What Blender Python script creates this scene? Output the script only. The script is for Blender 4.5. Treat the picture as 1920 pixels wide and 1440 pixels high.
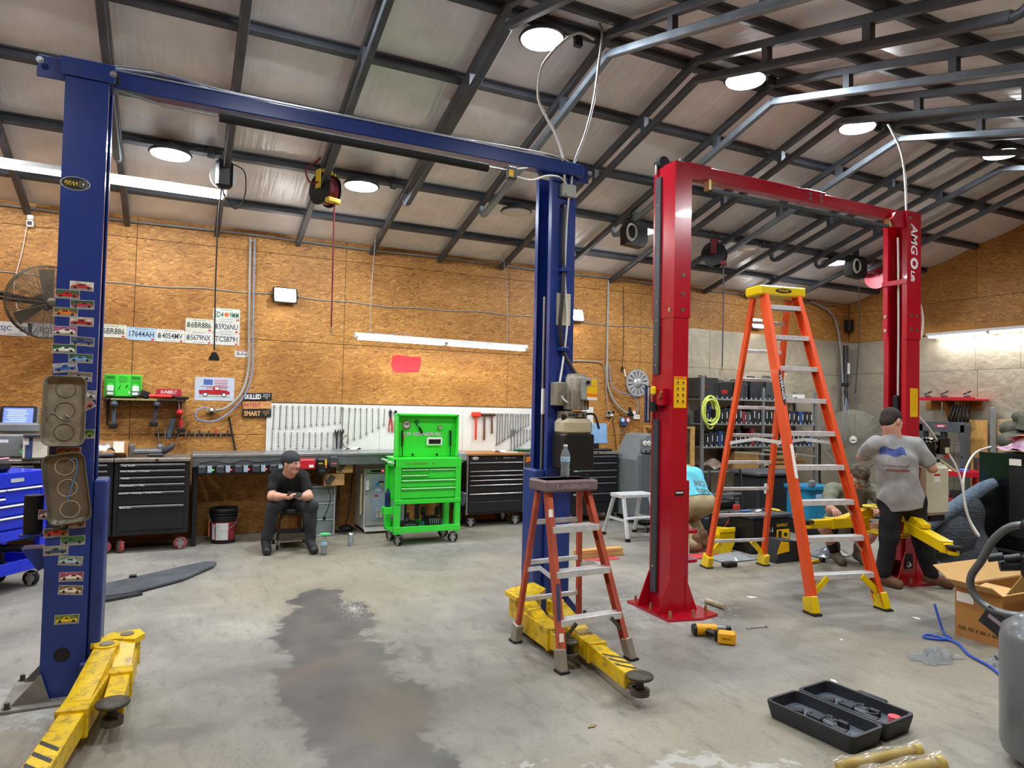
import bpy, math, random
import numpy as np
from mathutils import Vector, Matrix, Euler

for _o in list(bpy.data.objects):
    bpy.data.objects.remove(_o)
SC = bpy.context.scene
COL = SC.collection
RND = random.Random(11)
PI = math.pi

# ------------------------------------------------------------------ camera
def cam_axes(yaw, pitch, roll):
    y, p, r = (math.radians(a) for a in (yaw, pitch, roll))
    fw = Vector((math.sin(y)*math.cos(p), math.cos(y)*math.cos(p), math.sin(p)))
    rt = Vector((math.cos(y), -math.sin(y), 0)); up = rt.cross(fw)
    return math.cos(r)*rt+math.sin(r)*up, -math.sin(r)*rt+math.cos(r)*up, fw
_r, _u, _f = cam_axes(25.9, 1.83, 1.27)
cam = bpy.data.objects.new('camera', bpy.data.cameras.new('camera'))
cam.data.sensor_width = 36.0
cam.data.lens = 1290.0/1920.0*36.0
cam.data.clip_start = 0.05
cam.matrix_world = Matrix(((_r.x, _u.x, -_f.x, 0), (_r.y, _u.y, -_f.y, 0), (_r.z, _u.z, -_f.z, 1.62), (0, 0, 0, 1)))
COL.objects.link(cam); SC.camera = cam

# ------------------------------------------------------------------ world and view
wd = bpy.data.worlds.new('world'); SC.world = wd; wd.use_nodes = True
wd.node_tree.nodes['Background'].inputs[0].default_value = (0.75, 0.82, 1.0, 1)
wd.node_tree.nodes['Background'].inputs[1].default_value = 0.3
SC.view_settings.view_transform = 'Standard'; SC.view_settings.look = 'None'
SC.view_settings.gamma = 1.0; SC.view_settings.use_curve_mapping = False
SC.view_settings.exposure = -0.18
SC.cycles.max_bounces = 6; SC.cycles.diffuse_bounces = 4; SC.cycles.glossy_bounces = 3; SC.cycles.transmission_bounces = 6
SC.cycles.use_light_tree = False; SC.cycles.caustics_reflective = False; SC.cycles.caustics_refractive = False

# roof geometry used by lamps and structure: eave on the back wall, ridge over the lifts
WY, WX, RY, SL = 9.0, 11.5, 4.83, 0.286
LX, FY = -3.3, -0.7
def rz(y):
    return 3.67+SL*(WY-y) if y > RY else 3.67+SL*(WY-RY)-SL*(RY-y)

# ------------------------------------------------------------------ mesh builder
class G:
    def __init__(s): s.v = []; s.f = []; s.m = []; s.sm = []
    def add(s, vs, fs, mi=0, sm=False, T=None):
        o = len(s.v)
        if T is not None: vs = [T @ Vector(p) for p in vs]
        s.v += [tuple(p) for p in vs]
        for f in fs:
            s.f.append(tuple(o+i for i in f)); s.m.append(mi); s.sm.append(sm)
        return s
    def box(s, c, d, b=0.0, mi=0, rot=None, T=None):
        hx, hy, hz = d[0]/2, d[1]/2, d[2]/2
        M = Matrix.Translation(c)
        if rot: M = M @ Euler(rot).to_matrix().to_4x4()
        if T is not None: M = T @ M
        b = min(b, hx*.9, hy*.9, hz*.9)
        if b <= 0:
            vs = [(x*hx, y*hy, z*hz) for x in (-1, 1) for y in (-1, 1) for z in (-1, 1)]
            return s.add(vs, [(0,1,3,2),(4,6,7,5),(0,4,5,1),(2,3,7,6),(0,2,6,4),(1,5,7,3)], mi, False, M)
        vs = []
        for x in (-1, 1):
            for y in (-1, 1):
                for z in (-1, 1):
                    vs += [(x*hx, y*(hy-b), z*(hz-b)), (x*(hx-b), y*hy, z*(hz-b)), (x*(hx-b), y*(hy-b), z*hz)]
        def ix(x, y, z, k): return ((x > 0)*4+(y > 0)*2+(z > 0))*3+k
        fs = []
        for q in (-1, 1):
            a = [ix(q,-1,-1,0), ix(q,1,-1,0), ix(q,1,1,0), ix(q,-1,1,0)]; fs.append(a if q > 0 else a[::-1])
            a = [ix(-1,q,-1,1), ix(-1,q,1,1), ix(1,q,1,1), ix(1,q,-1,1)]; fs.append(a if q > 0 else a[::-1])
            a = [ix(-1,-1,q,2), ix(1,-1,q,2), ix(1,1,q,2), ix(-1,1,q,2)]; fs.append(a if q > 0 else a[::-1])
            for w in (-1, 1):
                def ori(a, n):
                    p = [Vector(vs[i]) for i in a]; nn = (p[1]-p[0]).cross(p[2]-p[0])
                    return a if nn.dot(Vector(n)) > 0 else a[::-1]
                fs.append(ori([ix(q,w,-1,0), ix(q,w,1,0), ix(q,w,1,1), ix(q,w,-1,1)], (q, w, 0)))
                fs.append(ori([ix(q,-1,w,0), ix(q,1,w,0), ix(q,1,w,2), ix(q,-1,w,2)], (q, 0, w)))
                fs.append(ori([ix(-1,q,w,1), ix(1,q,w,1), ix(1,q,w,2), ix(-1,q,w,2)], (0, q, w)))
                for e in (-1, 1):
                    fs.append(ori([ix(q,w,e,0), ix(q,w,e,1), ix(q,w,e,2)], (q, w, e)))
        return s.add(vs, fs, mi, False, M)
    def bar(s, p0, p1, w, h, mi=0, up=(0, 0, 1), b=0.0):
        "rectangular bar from p0 to p1, w across, h along up"
        p0, p1 = Vector(p0), Vector(p1); d = p1-p0; L = d.length; d = d/L
        u = Vector(up); u = u-d*u.dot(d)
        if u.length < 1e-5: u = Vector((1, 0, 0)); u = u-d*u.dot(d)
        u.normalize(); x = d.cross(u)
        M = Matrix(((x.x, d.x, u.x, 0), (x.y, d.y, u.y, 0), (x.z, d.z, u.z, 0), (0, 0, 0, 1)))
        M = Matrix.Translation((p0+p1)/2) @ M
        return s.box((0, 0, 0), (w, L, h), b, mi, T=M)
    def cyl(s, p0, p1, r0, r1=None, n=14, mi=0, sm=True, cap=True):
        r1 = r0 if r1 is None else r1
        p0, p1 = Vector(p0), Vector(p1); d = (p1-p0).normalized()
        a = d.orthogonal().normalized(); c = d.cross(a)
        vs = []
        for p, r in ((p0, r0), (p1, r1)):
            for i in range(n):
                t = 2*PI*i/n; vs.append(p+(a*math.cos(t)+c*math.sin(t))*r)
        s.add(vs, [(i, (i+1) % n, n+(i+1) % n, n+i) for i in range(n)], mi, sm)
        if cap:
            s.add(vs[:n], [tuple(range(n-1, -1, -1))], mi); s.add(vs[n:], [tuple(range(n))], mi)
        return s
    def tube(s, pts, r, n=8, mi=0, closed=False):
        P = [Vector(p) for p in pts]; m = len(P); vs = []; a = None
        for i in range(m):
            if closed: d = P[(i+1) % m]-P[i-1]
            else: d = P[min(i+1, m-1)]-P[max(i-1, 0)]
            d.normalize()
            if a is None: a = d.orthogonal().normalized()
            else:
                a = a-d*a.dot(d)
                a = a.normalized() if a.length > 1e-6 else d.orthogonal().normalized()
            c = d.cross(a); rr = r[i] if isinstance(r, (list, tuple)) else r
            for k in range(n):
                t = 2*PI*k/n; vs.append(P[i]+(a*math.cos(t)+c*math.sin(t))*rr)
        fs = [(i*n+k, i*n+(k+1) % n, (i+1)*n+(k+1) % n, (i+1)*n+k) for i in range(m-1) for k in range(n)]
        if closed: fs += [((m-1)*n+k, (m-1)*n+(k+1) % n, (k+1) % n, k) for k in range(n)]
        s.add(vs, fs, mi, True)
        if not closed:
            s.add(vs[:n], [tuple(range(n-1, -1, -1))], mi); s.add(vs[-n:], [tuple(range(n))], mi)
        return s
    def lathe(s, prof, c=(0, 0, 0), axis=(0, 0, 1), n=20, mi=0, sm=True, sx=1, sy=1):
        d = Vector(axis).normalized()
        Q = Vector((0, 0, 1)).rotation_difference(d).to_matrix().to_4x4()
        M = Matrix.Translation(c) @ Q; vs = []
        for r, z in prof:
            for i in range(n):
                t = 2*PI*i/n; vs.append((r*math.cos(t)*sx, r*math.sin(t)*sy, z))
        m = len(prof)
        fs = [(j*n+i, j*n+(i+1) % n, (j+1)*n+(i+1) % n, (j+1)*n+i) for j in range(m-1) for i in range(n)]
        if prof[0][0] > 1e-6: fs.append(tuple(range(n-1, -1, -1)))
        if prof[-1][0] > 1e-6: fs.append(tuple((m-1)*n+i for i in range(n)))
        return s.add(vs, fs, mi, sm, M)
    def prism(s, poly, h0, h1, T=None, mi=0, sm=False):
        n = len(poly); vs = [(x, y, h0) for x, y in poly]+[(x, y, h1) for x, y in poly]
        if sum(poly[i][0]*poly[(i+1) % n][1]-poly[(i+1) % n][0]*poly[i][1] for i in range(n)) < 0:
            vs = [(x, y, h0) for x, y in poly[::-1]]+[(x, y, h1) for x, y in poly[::-1]]
        s.add(vs, [tuple(range(n-1, -1, -1)), tuple(range(n, 2*n))], mi, False, T)
        s.add(vs, [(i, (i+1) % n, n+(i+1) % n, n+i) for i in range(n)], mi, sm, T)
        return s
    def ball(s, c, r, n=12, mi=0, rot=None):
        if not isinstance(r, (tuple, list)): r = (r, r, r)
        m = max(4, n//2); vs = []; fs = []
        for j in range(m+1):
            p = PI*j/m
            for i in range(n):
                t = 2*PI*i/n; vs.append((r[0]*math.sin(p)*math.cos(t), r[1]*math.sin(p)*math.sin(t), -r[2]*math.cos(p)))
        fs = [(j*n+i, j*n+(i+1) % n, (j+1)*n+(i+1) % n, (j+1)*n+i) for j in range(m) for i in range(n)]
        M = Matrix.Translation(c)
        if rot: M = M @ Euler(rot).to_matrix().to_4x4()
        return s.add(vs, fs, mi, True, M)
    def grid(s, nx, ny, fn, mi=0, sm=True):
        vs = [fn(i/nx, j/ny) for j in range(ny+1) for i in range(nx+1)]
        w = nx+1
        return s.add(vs, [(j*w+i, j*w+i+1, (j+1)*w+i+1, (j+1)*w+i) for j in range(ny) for i in range(nx)], mi, sm)
    def poly(s, pts, mi=0): return s.add(pts, [tuple(range(len(pts)))], mi)

def rrect(w, h, r, n=4, cx=0, cy=0):
    P = []
    for qx, qy, a in ((1, 1, 0), (-1, 1, 90), (-1, -1, 180), (1, -1, 270)):
        for i in range(n+1):
            t = math.radians(a+90*i/n); P.append((cx+qx*(w/2-r)+r*math.cos(t), cy+qy*(h/2-r)+r*math.sin(t)))
    return P
def spline(pts, n=6):
    P = [Vector(p) for p in pts]; out = []
    for i in range(len(P)-1):
        a, b, c, d = P[max(i-1, 0)], P[i], P[i+1], P[min(i+2, len(P)-1)]
        for k in range(n):
            t = k/n; out.append(.5*((2*b)+(c-a)*t+(2*a-5*b+4*c-d)*t*t+(3*b-a-3*c+d)*t**3))
    out.append(P[-1]); return out
XZ = Matrix(((1, 0, 0, 0), (0, 0, -1, 0), (0, 1, 0, 0), (0, 0, 0, 1)))     # poly plane upright, facing -Y
YZ = Matrix(((0, 0, 1, 0), (1, 0, 0, 0), (0, 1, 0, 0), (0, 0, 0, 1)))      # poly plane upright, facing +X
def Tr(x, y, z): return Matrix.Translation((x, y, z))
def Rz(a): return Matrix.Rotation(a, 4, 'Z')
def Rx(a): return Matrix.Rotation(a, 4, 'X')
def Ry(a): return Matrix.Rotation(a, 4, 'Y')

def mesh_of(g, name, mats):
    me = bpy.data.meshes.new(name); me.from_pydata(g.v, [], g.f)
    if not isinstance(mats, (list, tuple)): mats = [mats]
    for m in mats: me.materials.append(m)
    me.polygons.foreach_set('material_index', g.m); me.polygons.foreach_set('use_smooth', g.sm)
    me.update(); return me
def obj(name, g, mats, parent=None, loc=None, rot=None, mw=None):
    o = bpy.data.objects.new(name, mesh_of(g, name, mats) if isinstance(g, G) else g); COL.objects.link(o)
    if parent is not None: o.parent = parent
    if loc: o.location = loc
    if rot: o.rotation_euler = rot
    if mw is not None: o.matrix_basis = mw
    return o
def tag(o, label, cat, group=None):
    o['label'] = label; o['category'] = cat
    if group: o['group'] = group
    return o
def thing(name, label, cat, loc=(0, 0, 0), rz_=0, group=None):
    o = bpy.data.objects.new(name, None); COL.objects.link(o); o.empty_display_size = .1
    o.location = loc; o.rotation_euler = (0, 0, rz_); return tag(o, label, cat, group)
def one(name, g, mats, label, cat, loc=(0, 0, 0), rot=None, group=None):
    return tag(obj(name, g, mats, None, loc, rot), label, cat, group)
def struct(name, g, mats, parent=None):
    o = obj(name, g, mats, parent)
    if parent is None: o['kind'] = 'structure'
    return o
def dup(o, parent=None):
    c = o.copy(); COL.objects.link(c); c.parent = parent
    for ch in list(o.children): dup(ch, c)
    return c
_tc = {}
def text_mesh(s, size, ext=.0004, shear=0, bold=0, spacing=1):
    k = (s, size, ext, shear, bold, spacing)
    if k in _tc: return _tc[k].copy()
    cu = bpy.data.curves.new('lettering', 'FONT'); cu.body = s; cu.size = size; cu.extrude = ext
    cu.shear = shear; cu.offset = bold; cu.align_x = 'CENTER'; cu.align_y = 'CENTER'; cu.resolution_u = 2; cu.space_character = spacing
    t = bpy.data.objects.new('t', cu); COL.objects.link(t)
    bpy.context.view_layer.update()
    me = bpy.data.meshes.new_from_object(t.evaluated_get(bpy.context.evaluated_depsgraph_get()))
    bpy.data.objects.remove(t); bpy.data.curves.remove(cu); me.name = 'lettering'; me.materials.clear(); _tc[k] = me
    return me.copy()
def text(s, size, mat_, parent, mw, width=None, name='lettering', height=None, **kw):
    "flat lettering; mw places its centre and plane. width squeezes it to a given length"
    me = text_mesh(s, size, **kw); me.materials.append(mat_)
    xs = [v.co.x for v in me.vertices]; ys = [v.co.y for v in me.vertices]
    if xs:
        w = max(xs)-min(xs); h = max(ys)-min(ys); cx = (max(xs)+min(xs))/2; cy = (max(ys)+min(ys))/2
        kx = width/w if width else 1; ky = height/h if height else 1
        for v in me.vertices: v.co.x = (v.co.x-cx)*kx; v.co.y = (v.co.y-cy)*ky
    return obj(name, me, [], parent, mw=mw)

# ------------------------------------------------------------------ materials
_mc = {}
def srgb(h):
    if isinstance(h, str):
        h = h.lstrip('#'); c = [int(h[i:i+2], 16)/255 for i in (0, 2, 4)]
    else: c = [x/255 for x in h]
    return tuple(x/12.92 if x <= .04045 else ((x+.055)/1.055)**2.4 for x in c)+(1,)
def nd(nt, t, **kw):
    n = nt.nodes.new(t)
    for k, v in kw.items(): setattr(n, k, v)
    return n
def mat(name, col, rough=.5, metal=0, var=.12, scale=8, bump=0, bscale=60, emit=None, es=1, trans=0, ior=1.45, alpha=1, coat=0, col2=None, stretch=None, spec=.5, sheen=0, dirt=0):
    if name in _mc: return _mc[name]
    m = bpy.data.materials.new(name); m.use_nodes = True; nt = m.node_tree; L = nt.links
    p = nt.nodes['Principled BSDF']; c = srgb(col)
    p.inputs['Roughness'].default_value = rough; p.inputs['Metallic'].default_value = metal
    p.inputs['IOR'].default_value = ior; p.inputs['Alpha'].default_value = alpha
    p.inputs['Transmission Weight'].default_value = trans; p.inputs['Coat Weight'].default_value = coat
    p.inputs['Specular IOR Level'].default_value = spec
    if sheen: p.inputs['Sheen Weight'].default_value = sheen
    tc = nd(nt, 'ShaderNodeTexCoord'); mp = nd(nt, 'ShaderNodeMapping'); L.new(tc.outputs['Object'], mp.inputs['Vector'])
    if stretch: mp.inputs['Scale'].default_value = stretch
    no = nd(nt, 'ShaderNodeTexNoise'); no.inputs['Scale'].default_value = scale; no.inputs['Detail'].default_value = 2
    L.new(mp.outputs[0], no.inputs['Vector'])
    ra = nd(nt, 'ShaderNodeValToRGB'); L.new(no.outputs['Fac'], ra.inputs[0])
    ra.color_ramp.elements[0].position = .3; ra.color_ramp.elements[1].position = .7
    if col2 is not None: a, b = c, srgb(col2)
    else: a = tuple(x*(1-var) for x in c[:3])+(1,); b = tuple(min(1, x*(1+var)) for x in c[:3])+(1,)
    ra.color_ramp.elements[0].color = a; ra.color_ramp.elements[1].color = b
    out = ra.outputs[0]
    if dirt:
        n2 = nd(nt, 'ShaderNodeTexNoise'); n2.inputs['Scale'].default_value = scale*2.7; n2.inputs['Detail'].default_value = 4; n2.inputs['Roughness'].default_value = .7
        L.new(mp.outputs[0], n2.inputs['Vector'])
        r2 = nd(nt, 'ShaderNodeValToRGB'); r2.color_ramp.elements[0].position = .5; r2.color_ramp.elements[1].position = .72
        r2.color_ramp.elements[1].color = (dirt, dirt, dirt, 1); L.new(n2.outputs['Fac'], r2.inputs[0])
        mx = nd(nt, 'ShaderNodeMix', data_type='RGBA'); L.new(r2.outputs[0], mx.inputs[0]); L.new(out, mx.inputs[6])
        mx.inputs[7].default_value = (.05, .045, .035, 1); out = mx.outputs[2]
    L.new(out, p.inputs['Base Color'])
    if bump:
        n3 = nd(nt, 'ShaderNodeTexNoise'); n3.inputs['Scale'].default_value = bscale; n3.inputs['Detail'].default_value = 2
        L.new(mp.outputs[0], n3.inputs['Vector'])
        bp = nd(nt, 'ShaderNodeBump'); bp.inputs['Strength'].default_value = bump; bp.inputs['Distance'].default_value = .01
        L.new(n3.outputs['Fac'], bp.inputs['Height']); L.new(bp.outputs[0], p.inputs['Normal'])
    if emit is not None:
        p.inputs['Emission Color'].default_value = srgb(emit); p.inputs['Emission Strength'].default_value = es
    if emit is not None: m.cycles.emission_sampling = 'NONE'
    _mc[name] = m; return m

def flat_uv(nt):
    "wall coordinates: distance along the wall and height, as a 2D vector"
    ge = nd(nt, 'ShaderNodeNewGeometry'); sp = nd(nt, 'ShaderNodeSeparateXYZ'); nt.links.new(ge.outputs['Position'], sp.inputs[0])
    ad = nd(nt, 'ShaderNodeMath', operation='ADD'); nt.links.new(sp.outputs[0], ad.inputs[0]); nt.links.new(sp.outputs[1], ad.inputs[1])
    cb = nd(nt, 'ShaderNodeCombineXYZ'); nt.links.new(ad.outputs[0], cb.inputs[0]); nt.links.new(sp.outputs[2], cb.inputs[1]); return cb.outputs[0]
def noise2(nt, vec, s, d=2, r=.6, loc=(0, 0, 0), st=(1, 1, 1), dist=0):
    mp = nd(nt, 'ShaderNodeMapping'); mp.inputs['Location'].default_value = loc; mp.inputs['Scale'].default_value = st; nt.links.new(vec, mp.inputs[0])
    n = nd(nt, 'ShaderNodeTexNoise', noise_dimensions='2D'); n.inputs['Scale'].default_value = s; n.inputs['Detail'].default_value = d; n.inputs['Roughness'].default_value = r; n.inputs['Distortion'].default_value = dist
    nt.links.new(mp.outputs[0], n.inputs['Vector']); return n
def osb_material():
    m = bpy.data.materials.new('strand_board'); m.use_nodes = True; nt = m.node_tree; L = nt.links; p = nt.nodes['Principled BSDF']
    uv = flat_uv(nt); cur = None
    for k, ang in enumerate((.05, -.28, .42)):
        mp = nd(nt, 'ShaderNodeMapping'); L.new(uv, mp.inputs['Vector'])
        mp.vector_type = 'TEXTURE'; mp.inputs['Rotation'].default_value = (0, 0, ang)
        mp.inputs['Scale'].default_value = (.085, .012, 1); mp.inputs['Location'].default_value = (k*3.1, k*1.7, 0)
        vo = nd(nt, 'ShaderNodeTexVoronoi', voronoi_dimensions='2D'); L.new(mp.outputs[0], vo.inputs['Vector']); vo.inputs['Scale'].default_value = 1
        if cur is None: cur = vo.outputs['Color']
        else:
            no = noise2(nt, uv, 8+3*k, 1, .5, (k*7, k*5, 0))
            st = nd(nt, 'ShaderNodeMath', operation='GREATER_THAN'); st.inputs[1].default_value = .53; L.new(no.outputs['Fac'], st.inputs[0])
            mx = nd(nt, 'ShaderNodeMix', data_type='RGBA'); L.new(st.outputs[0], mx.inputs[0]); L.new(cur, mx.inputs[6]); L.new(vo.outputs['Color'], mx.inputs[7]); cur = mx.outputs[2]
    sp = nd(nt, 'ShaderNodeSeparateColor'); L.new(cur, sp.inputs[0])
    ra = nd(nt, 'ShaderNodeValToRGB'); L.new(sp.outputs[0], ra.inputs[0])
    e = ra.color_ramp.elements; e[0].position = 0; e[0].color = srgb('86592c'); e[1].position = 1; e[1].color = srgb('d2a05c')
    for pos, c in ((.12, 'a3733a'), (.6, 'b38041'), (.88, 'c28f4d')):
        q = e.new(pos); q.color = srgb(c)
    no = noise2(nt, uv, .9, 2)
    r2 = nd(nt, 'ShaderNodeValToRGB'); L.new(no.outputs['Fac'], r2.inputs[0])
    r2.color_ramp.elements[0].position = .35; r2.color_ramp.elements[0].color = (.78, .72, .66, 1); r2.color_ramp.elements[1].position = .6; r2.color_ramp.elements[1].color = (1, 1, 1, 1)
    mu = nd(nt, 'ShaderNodeMix', data_type='RGBA', blend_type='MULTIPLY'); mu.inputs[0].default_value = 1; L.new(ra.outputs[0], mu.inputs[6]); L.new(r2.outputs[0], mu.inputs[7])
    L.new(mu.outputs[2], p.inputs['Base Color']); p.inputs['Roughness'].default_value = .55; p.inputs['Specular IOR Level'].default_value = .35
    return m
def foil_material(name, col, sc, stretch, strength, rough, metal, var=.1):
    m = mat(name, col, rough, metal, var, 3, 0, stretch=None)
    nt = m.node_tree; L = nt.links; p = nt.nodes['Principled BSDF']
    ge = nd(nt, 'ShaderNodeNewGeometry'); mp = nd(nt, 'ShaderNodeMapping'); mp.inputs['Scale'].default_value = stretch; L.new(ge.outputs['Position'], mp.inputs[0])
    n1 = nd(nt, 'ShaderNodeTexNoise'); n1.inputs['Scale'].default_value = sc; n1.inputs['Detail'].default_value = 2; L.new(mp.outputs[0], n1.inputs['Vector'])
    bp = nd(nt, 'ShaderNodeBump'); bp.inputs['Strength'].default_value = strength; bp.inputs['Distance'].default_value = .02; L.new(n1.outputs['Fac'], bp.inputs['Height']); L.new(bp.outputs[0], p.inputs['Normal'])
    return m
def floor_material():
    m = bpy.data.materials.new('stained_concrete'); m.use_nodes = True; nt = m.node_tree; L = nt.links; p = nt.nodes['Principled BSDF']
    ge = nd(nt, 'ShaderNodeNewGeometry')
    def noise(s, d=5, r=.6, loc=(0, 0, 0), st=(1, 1, 1), dist=0): return noise2(nt, ge.outputs['Position'], s, d, r, loc, st, dist)
    def ramp(src, stops):
        r = nd(nt, 'ShaderNodeValToRGB'); L.new(src, r.inputs[0]); e = r.color_ramp.elements
        e[0].position, e[0].color = stops[0][0], stops[0][1]; e[1].position, e[1].color = stops[-1][0], stops[-1][1]
        for pz, c in stops[1:-1]:
            q = e.new(pz); q.color = c
        return r.outputs[0]
    def mix(f, a, b, bt='MIX'):
        x = nd(nt, 'ShaderNodeMix', data_type='RGBA', blend_type=bt)
        if isinstance(f, float): x.inputs[0].default_value = f
        else: L.new(f, x.inputs[0])
        for i, q in ((6, a), (7, b)):
            if isinstance(q, tuple): x.inputs[i].default_value = q
            else: L.new(q, x.inputs[i])
        return x.outputs[2]
    B = lambda v: (v, v, v, 1)
    c = ramp(noise(1.1, 4, .62).outputs['Fac'], [(.3, srgb('6c6b67')), (.5, srgb('817f79')), (.72, srgb('96938a'))])
    c = mix(ramp(noise(.45, 1, .5, (4, 1, 0)).outputs['Fac'], [(.45, B(0)), (.65, B(.55))]), c, srgb('8f8770'))
    c = mix(ramp(noise(9, 4, .75, (2, 7, 0), (1, .35, 1)).outputs['Fac'], [(.52, B(0)), (.75, B(.5))]), c, srgb('5b5955'))
    c = mix(ramp(noise(34, 2, .7).outputs['Fac'], [(.6, B(0)), (.75, B(.35))]), c, srgb('55524d'))
    # oil and water stains that have a shape of their own: noisy ellipses
    wob = noise(2.6, 4, .65); sub = nd(nt, 'ShaderNodeVectorMath', operation='SUBTRACT'); L.new(wob.outputs['Color'], sub.inputs[0]); sub.inputs[1].default_value = (.5, .5, .5)
    scl = nd(nt, 'ShaderNodeVectorMath', operation='SCALE'); L.new(sub.outputs[0], scl.inputs[0]); scl.inputs['Scale'].default_value = .55
    pos = nd(nt, 'ShaderNodeVectorMath', operation='ADD'); L.new(ge.outputs['Position'], pos.inputs[0]); L.new(scl.outputs[0], pos.inputs[1])
    def ell(x, y, rx, ry, ang=0):
        mp = nd(nt, 'ShaderNodeMapping'); mp.vector_type = 'TEXTURE'; L.new(pos.outputs[0], mp.inputs[0])
        mp.inputs['Location'].default_value = (x, y, 0); mp.inputs['Rotation'].default_value = (0, 0, ang); mp.inputs['Scale'].default_value = (rx, ry, 1000)
        ln = nd(nt, 'ShaderNodeVectorMath', operation='LENGTH'); L.new(mp.outputs[0], ln.inputs[0])
        hf = nd(nt, 'ShaderNodeMath', operation='MULTIPLY'); hf.inputs[1].default_value = .5; L.new(ln.outputs['Value'], hf.inputs[0]); return hf.outputs[0]
    def union(es):
        o = es[0]
        for e in es[1:]:
            mn = nd(nt, 'ShaderNodeMath', operation='MINIMUM'); L.new(o, mn.inputs[0]); L.new(e, mn.inputs[1]); o = mn.outputs[0]
        return o
    big = union([ell(.9, 3.75, .36, 1.1), ell(1.0, 4.9, .33, .8), ell(1.13, 5.6, .24, .55), ell(.85, 2.6, .4, .9)])
    mbig = ramp(big, [(.45, B(.95)), (.5, B(.3)), (.62, B(0))])
    blot = ramp(noise(3, 3, .6, (9, 2, 0)).outputs['Fac'], [(.35, srgb('424345')), (.55, srgb('505151')), (.72, srgb('5b5852'))])
    c = mix(mbig, c, blot)
    c = mix(ramp(union([ell(1.0, 3.5, .3, .5), ell(.85, 4.35, .3, .12, .3)]), [(.1, B(.55)), (.5, B(0))]), c, srgb('63574a'))
    sm = union([ell(4.2, 4.3, .35, .22), ell(4.7, 3.55, .3, .1, -.5), ell(2.35, 3.2, .16, .1), ell(2.5, 3.75, .25, .1), ell(1.45, 4.3, .05, .3, .2), ell(.0, 3.75, .2, .12), ell(5.4, 4.6, .4, .18), ell(4.9, 4.35, .35, .12, .3)])
    msm = ramp(sm, [(.25, B(.6)), (.5, B(.3)), (.75, B(0))])
    c = mix(msm, c, srgb('5b5852'))
    # pale powder round the new lift bases and painted line remains
    wh = union([ell(3.62, 4.5, .42, .34), ell(6.5, 4.45, .4, .3), ell(-.62, 4.45, .25, .3), ell(2.2, 2.5, .38, .05, -.32), ell(1.35, 2.75, .16, .03, -.3)])
    rough_n = noise(14, 3, .7)
    ad = nd(nt, 'ShaderNodeMath', operation='MULTIPLY'); L.new(wh, ad.inputs[0]); L.new(rough_n.outputs['Fac'], ad.inputs[1])
    c = mix(ramp(ad.outputs[0], [(.16, B(.6)), (.3, B(0))]), c, srgb('b0b2b0'))
    L.new(c, p.inputs['Base Color'])
    wet = nd(nt, 'ShaderNodeMapRange'); L.new(mbig, wet.inputs[0]); wet.inputs[3].default_value = .55; wet.inputs[4].default_value = .38; L.new(wet.outputs[0], p.inputs['Roughness'])
    bp = nd(nt, 'ShaderNodeBump'); bp.inputs['Strength'].default_value = .12; bp.inputs['Distance'].default_value = .004; L.new(noise(26, 3, .7).outputs['Fac'], bp.inputs['Height']); L.new(bp.outputs[0], p.inputs['Normal'])
    return m

BLACK = mat('black_plastic', '141517', .45, 0, .2); DKMETAL = mat('dark_steel', '3c3f42', .45, .6, .2)
CHROME = mat('chrome', 'd0d2d4', .18, 1, .05); STEEL = mat('brushed_steel', 'a9abac', .35, .85, .12, 30)
ALU = mat('aluminium', 'd6d9dc', .35, .3, .12, 20, .1, 90); WHITE = mat('white_plastic', 'e6e6e2', .4, 0, .05)
RUBBER = mat('black_rubber', '1a1a1b', .75, 0, .25); PAPER = mat('white_paper', 'e9e8e2', .7, 0, .04)
LETW = mat('white_print', 'eceff0', .6, 0, .03); LETB = mat('black_print', '17181a', .6, 0, .05); RED = mat('red_paint', 'b3101f', .3, 0, .1, coat=.3)
GREYPL = mat('grey_plastic', '6d7276', .5, 0, .12); BLUEHOSE = mat('pale_blue_hose', '7d8fb8', .4, 0, .1); GREYHOSE = mat('grey_hose', '9a9a94', .5, 0, .12); WOOD = mat('raw_pine', 'c79a5c', .6, 0, .2, 5, .15, 60, stretch=(1, 6, 6))

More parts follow.
